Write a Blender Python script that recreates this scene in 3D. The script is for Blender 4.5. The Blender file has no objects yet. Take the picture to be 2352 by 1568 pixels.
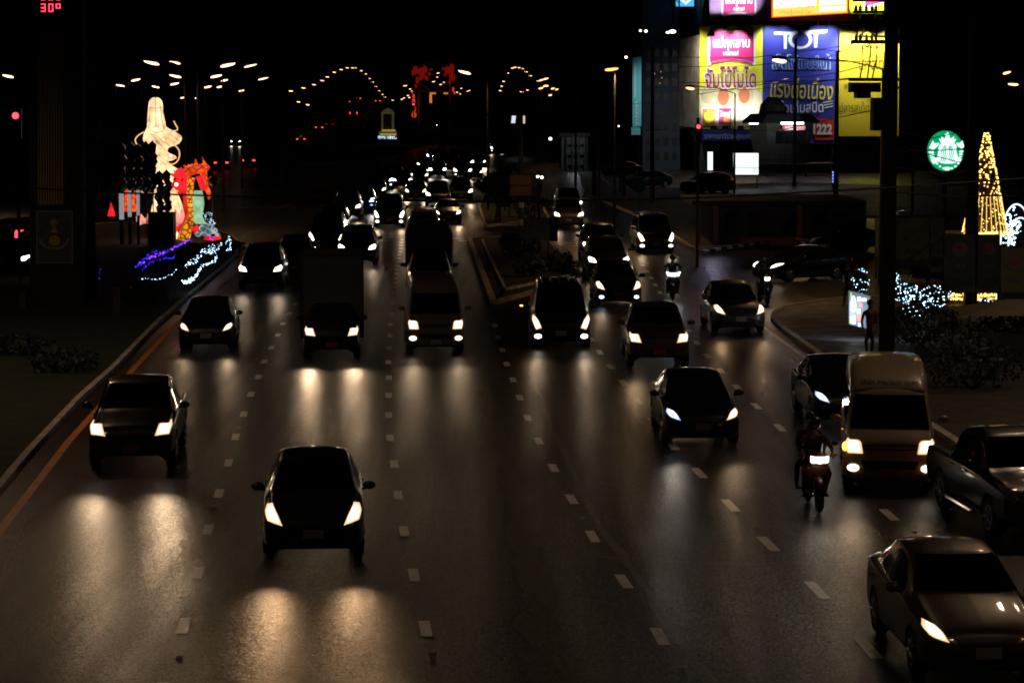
import bpy, bmesh, math, random
from mathutils import Vector, Matrix
from mathutils.bvhtree import BVHTree
random.seed(7)
SC = bpy.context.scene
COL = SC.collection
# ------------------------------------------------------------------ camera
CAM_H = 7.6; FPX = 5573.0; HOR = 228.0
TH = math.atan((784.0-HOR)/FPX)
cd = bpy.data.cameras.new('camera'); cam = bpy.data.objects.new('camera', cd); COL.objects.link(cam)
cd.sensor_width = 36.0; cd.lens = 36.0*FPX/2352.0; cd.clip_start = 0.5; cd.clip_end = 6000
cam.location = (0, 0, CAM_H); cam.rotation_euler = (math.pi/2-TH, 0, 0)
SC.camera = cam
# ------------------------------------------------------------------ world: night sky, no sun in it
w = bpy.data.worlds.new("World"); SC.world = w; w.use_nodes = True
nt = w.node_tree; bg = nt.nodes['Background']
sky = nt.nodes.new('ShaderNodeTexSky'); sky.sky_type = 'NISHITA'; sky.sun_disc = False
sky.sun_elevation = math.radians(-4); sky.sun_rotation = math.radians(200)
nt.links.new(sky.outputs[0], bg.inputs[0]); bg.inputs[1].default_value = 0.02
SC.view_settings.view_transform = 'Standard'; SC.view_settings.look = 'None'
SC.view_settings.exposure = 0.0; SC.view_settings.gamma = 1.0
SC.cycles.use_denoising = True
SC.cycles.max_bounces = 5; SC.cycles.diffuse_bounces = 2; SC.cycles.glossy_bounces = 3
SC.cycles.sample_clamp_indirect = 3.0; SC.cycles.sample_clamp_direct = 0.0
SC.cycles.caustics_reflective = False; SC.cycles.caustics_refractive = False
SC.cycles.filter_width = 1.8

# ------------------------------------------------------------------ picture to place helpers
CT, ST = math.cos(TH), math.sin(TH)
def ray(px, py):
    x = (px-1176.0)/FPX; y = -(py-784.0)/FPX
    return Vector((x, CT+y*ST, -ST+y*CT))
def gr(px, py, h=0.0):
    d = ray(px, py); t = (h-CAM_H)/d.z
    return Vector((d.x*t, d.y*t, h))
def at(px, py, Y):
    d = ray(px, py); t = Y/d.y
    return Vector((d.x*t, Y, CAM_H+d.z*t))

# ------------------------------------------------------------------ materials
def mat(name, col, rough=.6, metal=0.0, coat=0.0, emit=None, es=0.0, sample='NONE'):
    m = bpy.data.materials.new(name); m.use_nodes = True
    p = m.node_tree.nodes['Principled BSDF']
    p.inputs['Base Color'].default_value = (*col, 1); p.inputs['Roughness'].default_value = rough
    p.inputs['Metallic'].default_value = metal; p.inputs['Coat Weight'].default_value = coat
    p.inputs['Coat Roughness'].default_value = .06
    if emit:
        p.inputs['Emission Color'].default_value = (*emit, 1); p.inputs['Emission Strength'].default_value = es
        m.cycles.emission_sampling = sample
    return m
def noisy(name, c1, c2, scale=3.0, rough=.8, r2=None, bump=0.0, bscale=40.0, metal=0.0, coat=0.0):
    m = mat(name, c1, rough, metal, coat); t = m.node_tree; p = t.nodes['Principled BSDF']
    tc = t.nodes.new('ShaderNodeTexCoord')
    n = t.nodes.new('ShaderNodeTexNoise'); n.inputs['Scale'].default_value = scale; n.inputs['Detail'].default_value = 6
    t.links.new(tc.outputs['Object'], n.inputs['Vector'])
    r = t.nodes.new('ShaderNodeValToRGB'); r.color_ramp.elements[0].position = .35; r.color_ramp.elements[1].position = .65
    r.color_ramp.elements[0].color = (*c1, 1); r.color_ramp.elements[1].color = (*c2, 1)
    t.links.new(n.outputs['Fac'], r.inputs[0]); t.links.new(r.outputs[0], p.inputs['Base Color'])
    if r2 is not None:
        mr = t.nodes.new('ShaderNodeMapRange'); mr.inputs['To Min'].default_value = rough; mr.inputs['To Max'].default_value = r2
        mr.inputs['From Min'].default_value = .35; mr.inputs['From Max'].default_value = .65
        t.links.new(n.outputs['Fac'], mr.inputs['Value']); t.links.new(mr.outputs[0], p.inputs['Roughness'])
    if bump:
        n2 = t.nodes.new('ShaderNodeTexNoise'); n2.inputs['Scale'].default_value = bscale; n2.inputs['Detail'].default_value = 3
        t.links.new(tc.outputs['Object'], n2.inputs['Vector'])
        b = t.nodes.new('ShaderNodeBump'); b.inputs['Strength'].default_value = bump; b.inputs['Distance'].default_value = .01
        t.links.new(n2.outputs['Fac'], b.inputs['Height']); t.links.new(b.outputs[0], p.inputs['Normal'])
    return m
def chips(t, tc, prev=None, kk=1.0):
    # every stone chip of the surface faces its own way and glints on its own
    N = t.nodes.new; L = t.links.new
    if prev is None: prev = N('ShaderNodeNewGeometry').outputs['Normal']
    for sc_, k_ in ((36, .17), (85, .18)):
        vv = N('ShaderNodeTexVoronoi'); vv.inputs['Scale'].default_value = sc_; L(tc.outputs['Object'], vv.inputs['Vector'])
        s1 = N('ShaderNodeVectorMath'); s1.operation = 'SUBTRACT'; s1.inputs[1].default_value = (.5, .5, .5); L(vv.outputs['Color'], s1.inputs[0])
        s2 = N('ShaderNodeVectorMath'); s2.operation = 'SCALE'; s2.inputs['Scale'].default_value = k_*kk; L(s1.outputs[0], s2.inputs[0])
        s3 = N('ShaderNodeVectorMath'); s3.operation = 'ADD'; L(prev, s3.inputs[0]); L(s2.outputs[0], s3.inputs[1])
        s4 = N('ShaderNodeVectorMath'); s4.operation = 'NORMALIZE'; L(s3.outputs[0], s4.inputs[0]); prev = s4.outputs[0]
    return prev
def asphalt():
    m = bpy.data.materials.new('asphalt'); m.use_nodes = True; t = m.node_tree; p = t.nodes['Principled BSDF']
    N = t.nodes.new; L = t.links.new
    tc = N('ShaderNodeTexCoord')
    big = N('ShaderNodeTexNoise'); big.inputs['Scale'].default_value = .35; big.inputs['Detail'].default_value = 5
    mp = N('ShaderNodeMapping'); mp.inputs['Scale'].default_value = (1.0, .22, 1); mp.inputs['Rotation'].default_value = (0, 0, .06)
    L(tc.outputs['Object'], mp.inputs[0]); L(mp.outputs[0], big.inputs['Vector'])
    grit = N('ShaderNodeTexNoise'); grit.inputs['Scale'].default_value = 26; grit.inputs['Detail'].default_value = 4; grit.inputs['Roughness'].default_value = .75
    L(tc.outputs['Object'], grit.inputs['Vector'])
    vor = N('ShaderNodeTexVoronoi'); vor.inputs['Scale'].default_value = 40; L(tc.outputs['Object'], vor.inputs['Vector'])
    r = N('ShaderNodeValToRGB'); r.color_ramp.elements[0].color = (.004, .0035, .003, 1); r.color_ramp.elements[1].color = (.036, .029, .021, 1)
    r.color_ramp.elements[0].position = .3; r.color_ramp.elements[1].position = .75
    add = N('ShaderNodeMath'); add.operation = 'MULTIPLY_ADD'; add.inputs[1].default_value = .5; L(grit.outputs['Fac'], add.inputs[0]); 
    hb = N('ShaderNodeMath'); hb.operation = 'MULTIPLY'; hb.inputs[1].default_value = .5; L(big.outputs['Fac'], hb.inputs[0]); L(hb.outputs[0], add.inputs[2])
    L(add.outputs[0], r.inputs[0]); L(r.outputs[0], p.inputs['Base Color'])
    mr = N('ShaderNodeMapRange'); mr.inputs['From Min'].default_value = .35; mr.inputs['From Max'].default_value = .68
    mr.inputs['To Min'].default_value = .265; mr.inputs['To Max'].default_value = .33
    L(big.outputs['Fac'], mr.inputs['Value'])
    trk = N('ShaderNodeTexNoise'); trk.inputs['Scale'].default_value = 1.0; trk.inputs['Detail'].default_value = 4; trk.inputs['Roughness'].default_value = .6
    mt = N('ShaderNodeMapping'); mt.inputs['Scale'].default_value = (1.15, .045, 1); mt.inputs['Rotation'].default_value = (0, 0, -.062)
    L(tc.outputs['Object'], mt.inputs[0]); L(mt.outputs[0], trk.inputs['Vector'])
    tm = N('ShaderNodeMapRange'); tm.inputs['From Min'].default_value = .32; tm.inputs['From Max'].default_value = .68; tm.inputs['To Min'].default_value = -.01; tm.inputs['To Max'].default_value = .13
    L(trk.outputs['Fac'], tm.inputs['Value']); ra = N('ShaderNodeMath'); ra.operation = 'ADD'; L(mr.outputs[0], ra.inputs[0]); L(tm.outputs[0], ra.inputs[1]); L(ra.outputs[0], p.inputs['Roughness'])
    # worn patches carry coarser relief
    rel = N('ShaderNodeMath'); rel.operation = 'ADD'; L(grit.outputs['Fac'], rel.inputs[0])
    v2 = N('ShaderNodeMath'); v2.operation = 'MULTIPLY'; v2.inputs[1].default_value = .7; L(vor.outputs['Distance'], v2.inputs[0]); L(v2.outputs[0], rel.inputs[1])
    b = N('ShaderNodeBump'); b.inputs['Strength'].default_value = .55; b.inputs['Distance'].default_value = .006
    L(rel.outputs[0], b.inputs['Height'])
    L(chips(t, tc, b.outputs[0]), p.inputs['Normal'])
    return m
M = {}
M['asphalt'] = asphalt()
def chip_up(n, kk=1.0):
    t = M[n].node_tree; tc = [q for q in t.nodes if q.type == 'TEX_COORD'][0]; t.links.new(chips(t, tc, None, kk), t.nodes['Principled BSDF'].inputs['Normal'])
M['ground'] = noisy('ground_soil', (.012, .014, .010), (.03, .03, .02), .6, .95)
M['grass'] = noisy('grass_verge', (.010, .016, .006), (.030, .034, .014), 1.4, .95, bump=.8, bscale=18)
M['pave'] = noisy('paving', (.022, .020, .018), (.05, .046, .04), 1.5, .75, .55, bump=.4, bscale=12)
M['kerb'] = noisy('kerb_concrete', (.34, .32, .28), (.62, .58, .50), 2.0, .8)
M['kerb_red'] = noisy('kerb_red', (.16, .04, .03), (.28, .10, .07), 2.0, .8)
M['white_line'] = noisy('white_road_paint', (.76, .75, .72), (.90, .89, .86), 7.0, .30, .36); chip_up('white_line')
M['white_line'].node_tree.nodes['Principled BSDF'].inputs['Specular IOR Level'].default_value = .9
M['orange_line'] = noisy('yellow_road_paint', (.60, .20, .02), (.80, .30, .04), 2.0, .55)
M['seam'] = noisy('tar_seam', (.07, .06, .048), (.10, .088, .068), 1.1, .32, .38); chip_up('seam', .7)
M['black'] = mat('black_paint', (.006, .006, .007), .28, .2, .5)
M['navy'] = mat('navy_paint', (.008, .010, .022), .28, .3, .5)
M['grey'] = mat('grey_paint', (.022, .022, .023), .32, .5, .5)
M['silver'] = mat('silver_paint', (.09, .085, .08), .34, .6, .5)
M['beige'] = mat('beige_paint', (.12, .09, .055), .4, .1, .5)
M['gold'] = mat('gold_paint', (.08, .05, .025), .36, .4, .6)
M['white'] = mat('white_paint', (.26, .205, .135), .4, 0, .5)
M['orange'] = mat('orange_paint', (.50, .16, .03), .35, 0, .5)
M['red'] = mat('red_paint', (.09, .02, .015), .4, 0, .5)
M['glass'] = mat('dark_glass', (.004, .004, .005), .08, 0, 0)
M['rubber'] = mat('rubber', (.012, .012, .012), .75)
M['rim'] = mat('rim_alloy', (.45, .45, .45), .3, .9)
M['trim'] = mat('black_trim', (.008, .008, .008), .45)
M['chrome'] = mat('chrome', (.6, .6, .6), .15, 1)
M['plate'] = mat('plate', (.22, .20, .18), .5)
M['plate_red'] = mat('plate_red', (.22, .03, .02), .5)
M['lamp_off'] = mat('lamp_lens_off', (.25, .25, .25), .1, .5)
def em(n, c, s, base=None, sample='NONE'): M[n] = mat(n, base or tuple(min(1, k*.5) for k in c), .4, emit=c, es=s, sample=sample)
em('hl_warm', (1, .80, .54), 4); em('hl_cool', (.72, .85, 1), 4); em('hl_mid', (1, .88, .70), 4)
em('hl_amber', (1, .34, .04), 6); em('tail_red', (1, .03, .05), 6); em('tail_dim', (1, .02, .02), .5)
em('far_warm', (1, .82, .58), 12); em('far_mid', (1, .90, .76), 12); em('far_cool', (.66, .80, 1), 12)
em('blue_led', (.10, .12, 1), 8)
em('sodium', (1, .48, .18), 4); em('sodium_pale', (1, .62, .34), 4.5); em('lens_warm', (1, .66, .36), 1.1); em('lens_cool', (.55, .70, 1), 1.0); em('sodium_dim', (1, .40, .07), 3.2)
em('led_red', (1, .03, .08), 5)
M['steel'] = noisy('galvanised_steel', (.025, .025, .024), (.05, .048, .042), 2, .5, metal=.5)
M['darksteel'] = noisy('dark_steel', (.012, .012, .012), (.025, .024, .022), 2, .6, metal=.3)
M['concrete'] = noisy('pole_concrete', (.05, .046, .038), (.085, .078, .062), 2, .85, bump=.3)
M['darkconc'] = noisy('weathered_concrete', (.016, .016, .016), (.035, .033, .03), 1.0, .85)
M['leaf'] = noisy('leaf', (.005, .010, .004), (.018, .026, .010), 2.5, .6)
M['bark'] = noisy('bark', (.03, .022, .015), (.06, .045, .03), 6, .9)
M['skin'] = mat('skin', (.25, .13, .08), .6); M['cloth_dark'] = noisy('dark_cloth', (.01, .01, .012), (.02, .02, .024), 8, .85)
M['cloth_red'] = noisy('maroon_cloth', (.10, .03, .02), (.15, .05, .03), 8, .85)
M['cloth_grey'] = noisy('grey_cloth', (.05, .05, .055), (.08, .08, .085), 8, .85)
M['hair'] = mat('hair', (.008, .006, .005), .5)

# ------------------------------------------------------------------ mesh helpers
class MB:
    def __init__(s): s.v = []; s.f = []
    def add(s, vs, fs):
        o = len(s.v); s.v += [tuple(v) for v in vs]; s.f += [tuple(i+o for i in f) for f in fs]
    def box(s, c, d, rz=0.0, taper=1.0):
        x, y, z = d[0]/2, d[1]/2, d[2]/2; cs, sn = math.cos(rz), math.sin(rz); vs = []
        for k, zz in ((1.0, -z), (taper, z)):
            for a, b in ((-x, -y), (x, -y), (x, y), (-x, y)):
                a *= k; b *= k
                vs.append((c[0]+a*cs-b*sn, c[1]+a*sn+b*cs, c[2]+zz))
        s.add(vs, [(3, 2, 1, 0), (4, 5, 6, 7), (0, 1, 5, 4), (1, 2, 6, 5), (2, 3, 7, 6), (3, 0, 4, 7)]); return s
    def ring(s, c, ax, r, n=8, ry=None):
        ax = Vector(ax).normalized(); u = ax.orthogonal().normalized() if abs(ax.z) < .99 else Vector((1, 0, 0))
        if abs(ax.z) < .99: u = ax.cross(Vector((0, 0, 1))).normalized()
        v = ax.cross(u).normalized(); ry = r if ry is None else ry
        return [Vector(c)+u*(r*math.cos(2*math.pi*i/n))+v*(ry*math.sin(2*math.pi*i/n)) for i in range(n)]
    def loft(s, rings, cap=True):
        n = len(rings[0]); vs = [p for r in rings for p in r]; fs = []
        for k in range(len(rings)-1):
            for i in range(n):
                fs.append((k*n+i, k*n+(i+1) % n, (k+1)*n+(i+1) % n, (k+1)*n+i))
        if cap: fs.append(tuple(range(n))[::-1]); fs.append(tuple(range((len(rings)-1)*n, len(rings)*n)))
        s.add(vs, fs); return s
    def tube(s, pts, r, n=6, flat=None):
        pts = [Vector(p) for p in pts]; rr = r if isinstance(r, (list, tuple)) else [r]*len(pts); rings = []
        for i, p in enumerate(pts):
            a = pts[min(i+1, len(pts)-1)]-pts[max(i-1, 0)]
            if a.length < 1e-9: a = Vector((0, 0, 1))
            rings.append(s.ring(p, a, rr[i], n, None if flat is None else rr[i]*flat))
        return s.loft(rings)
    def sph(s, c, r, n=8, m=6):
        if not isinstance(r, (list, tuple)): r = (r, r, r)
        rings = []
        for k in range(m+1):
            a = math.pi*k/m; q = max(math.sin(a), .02)
            rings.append([Vector((c[0]+r[0]*q*math.cos(2*math.pi*i/n), c[1]+r[1]*q*math.sin(2*math.pi*i/n), c[2]-r[2]*math.cos(a))) for i in range(n)])
        return s.loft(rings)
    def cyl(s, c, ax, r, h, n=16):
        ax = Vector(ax).normalized(); c = Vector(c)
        return s.loft([s.ring(c-ax*h/2, ax, r, n), s.ring(c+ax*h/2, ax, r, n)])
    def slab(s, pts, z0, z1):
        n = len(pts); vs = [(p[0], p[1], z0) for p in pts]+[(p[0], p[1], z1) for p in pts]
        s.add(vs, [tuple(range(n))[::-1], tuple(range(n, 2*n))]+[(i, (i+1) % n, n+(i+1) % n, n+i) for i in range(n)]); return s
    def panel(s, pts, t=.03):
        """polygon facing the road (-Y) with thickness t; pts in world 3D, counter-clockwise"""
        n = len(pts); vs = [tuple(p) for p in pts]+[(p[0], p[1]+t, p[2]) for p in pts]
        s.add(vs, [tuple(range(n)), tuple(range(n, 2*n))[::-1]]+[(i, n+i, n+(i+1) % n, (i+1) % n) for i in range(n)]); return s
    def build(s, name, m, parent=None, smooth=False, loc=None, world=False, fixn=True):
        off = Vector((0, 0, 0))
        if world and parent is not None:
            off = parent.matrix_world.translation if False else (parent.location+(parent.parent.location if parent.parent else Vector((0, 0, 0))))
        me = bpy.data.meshes.new(name); me.from_pydata([(v[0]-off.x, v[1]-off.y, v[2]-off.z) for v in s.v], [], s.f); me.update()
        if fixn:
            b = bmesh.new(); b.from_mesh(me); bmesh.ops.recalc_face_normals(b, faces=b.faces); b.to_mesh(me); b.free()
        if smooth: me.polygons.foreach_set('use_smooth', [True]*len(me.polygons))
        if m is not None: me.materials.append(M[m] if isinstance(m, str) else m)
        o = bpy.data.objects.new(name, me); COL.objects.link(o)
        if parent is not None: o.parent = parent
        if loc is not None: o.location = loc
        return o
def tag(o, label=None, cat=None, group=None, kind=None):
    if label: o['label'] = label
    if cat: o['category'] = cat
    if group: o['group'] = group
    if kind: o['kind'] = kind
    return o
def empty(name, loc, label=None, cat=None, group=None, rz=0.0):
    o = bpy.data.objects.new(name, None); COL.objects.link(o); o.location = loc; o.rotation_euler = (0, 0, rz); o.empty_display_size = .3
    return tag(o, label, cat, group)
def kids(o): return [c for c in list(COL.objects) if c.parent == o]
CH = {}
def copy_tree(o, parent=None):
    c = o.copy(); COL.objects.link(c); c.parent = parent
    for ch in CH.get(o.name, ()): 
        k = copy_tree(ch, c); CH.setdefault(c.name, []).append(k)
    return c
def light(name, kind, loc, power, col, parent=None, size=.1, spot=None, blend=1.0, rot=None):
    d = bpy.data.lights.new(name, kind); d.energy = power; d.color = col
    if kind == 'AREA': d.shape = 'DISK'; d.size = size
    else: d.shadow_soft_size = size
    if spot: d.spot_size = spot; d.spot_blend = blend
    o = bpy.data.objects.new(name, d); COL.objects.link(o); o.location = loc
    if rot is not None: o.rotation_euler = rot
    if parent is not None: o.parent = parent
    return o
def aim(o, target):
    d = Vector(target)-o.location; o.rotation_euler = d.to_track_quat('-Z', 'Y').to_euler()
_tc = {}
def text_geo(s, bold=.0):
    k = (s, bold)
    if k not in _tc:
        c = bpy.data.curves.new('txt', 'FONT'); c.body = s; c.offset = bold; c.resolution_u = 3
        o = bpy.data.objects.new('txt', c); COL.objects.link(o)
        me = bpy.data.meshes.new_from_object(o.evaluated_get(bpy.context.evaluated_depsgraph_get()))
        vs = [tuple(v.co) for v in me.vertices]; fs = [tuple(p.vertices) for p in me.polygons]
        bpy.data.objects.remove(o); bpy.data.curves.remove(c); bpy.data.meshes.remove(me)
        xs = [v[0] for v in vs]; ys = [v[1] for v in vs]
        _tc[k] = (vs, fs, min(xs), max(xs), min(ys), max(ys))
    return _tc[k]
def text_px(s, x0, y0, x1, y1, Y, bold=.0, skew=0.0, off=.05, drop=0.0):
    """lettering fitted to a box of the sign face that stands at distance Y"""
    vs, fs, a, b, c, d = text_geo(s, bold); mb = MB(); out = []
    for v in vs:
        u = (v[0]-a)/(b-a); t = (v[1]-c)/(d-c)
        p = at(x0+u*(x1-x0)+skew*t, y1+(y0-y1)*t-drop*u, Y)
        out.append((p.x, Y-off, p.z))
    mb.add(out, fs); return mb
def rect_px(x0, y0, x1, y1, Y, t=.05, mb=None, off=0.0, dy=0.0):
    mb = mb or MB(); p = [at(x0, y1, Y), at(x1, y1-dy, Y), at(x1, y0-dy, Y), at(x0, y0, Y)]
    return mb.panel([(q.x, Y-off, q.z) for q in p], t)
def poly_px(pts, Y, t=.03, off=.0, mb=None):
    mb = mb or MB(); return mb.panel([(q.x, Y-off, q.z) for q in (at(x, y, Y) for x, y in pts)], t)
def lerp(a, b, t): return a+(b-a)*t
em('pale_tube', (1, .8, .65), .6)
M['box_grey'] = noisy('cargo_box_panel', (.035, .032, .028), (.06, .055, .047), .8, .5)
M['screen_black'] = mat('screen_black', (.004, .003, .003), .3); M['sign_back'] = noisy('sign_back', (.07, .035, .018), (.10, .05, .03), 2, .6)
M['rib_panel'] = noisy('ribbed_panel', (.40, .28, .15), (.50, .36, .20), 1.2, .6); M['plaque_blue'] = noisy('plaque_blue', (.06, .07, .09), (.09, .10, .12), 3, .5)
M['plaque_edge'] = mat('plaque_edge', (.30, .26, .18), .5); M['crest_gold'] = noisy('crest_gold', (.45, .28, .05), (.6, .38, .08), 12, .5)
M['post_white'] = mat('post_white', (.55, .55, .55), .5); em('post_glow', (.62, .60, .62), .42); M['steel_light'] = mat('steel_light', (.25, .24, .23), .5); M['concrete_dark'] = noisy('pole_concrete_dark', (.006, .006, .005), (.012, .011, .01), 2, .9)
M['chrome_dark'] = mat('dark_mirror', (.25, .28, .32), .08, 1.0); M['net_gold'] = mat('net_gold', (.10, .07, .02), .6)
em('strip_gold', (1, .42, .04), 1.1); em('arch_white', (.80, .90, 1), 1.5); em('scr_icon', (.80, .95, .92), 1.0); em('scr_icon2', (.80, .25, .20), .8); em('scr_icon3', (.45, .85, .15), .8); em('hl_off2', (1, .5, .2), .5)
M['hl_off3'] = mat('indicator_off', (.35, .12, .02), .3)
M['wire_brown'] = mat('wire_brown', (.12, .06, .02), .6)
em('hl_off4', (.5, .75, 1), 2.0)
# ------------------------------------------------------------------ vehicles
def pchip(xs, ys, x):
    n = len(xs)
    if x <= xs[0]: return ys[0]
    if x >= xs[-1]: return ys[-1]
    k = 0
    while xs[k+1] < x: k += 1
    def dl(i): return (ys[i+1]-ys[i])/(xs[i+1]-xs[i])
    def m(i):
        if i == 0: return dl(0)
        if i == n-1: return dl(n-2)
        a, b = dl(i-1), dl(i)
        return 0 if a*b <= 0 else 2*a*b/(a+b)
    h = xs[k+1]-xs[k]; t = (x-xs[k])/h
    return ((1+2*t)*(1-t)**2*ys[k]+t*(1-t)**2*h*m(k)+t*t*(3-2*t)*ys[k+1]+t*t*(t-1)*h*m(k+1))
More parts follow.
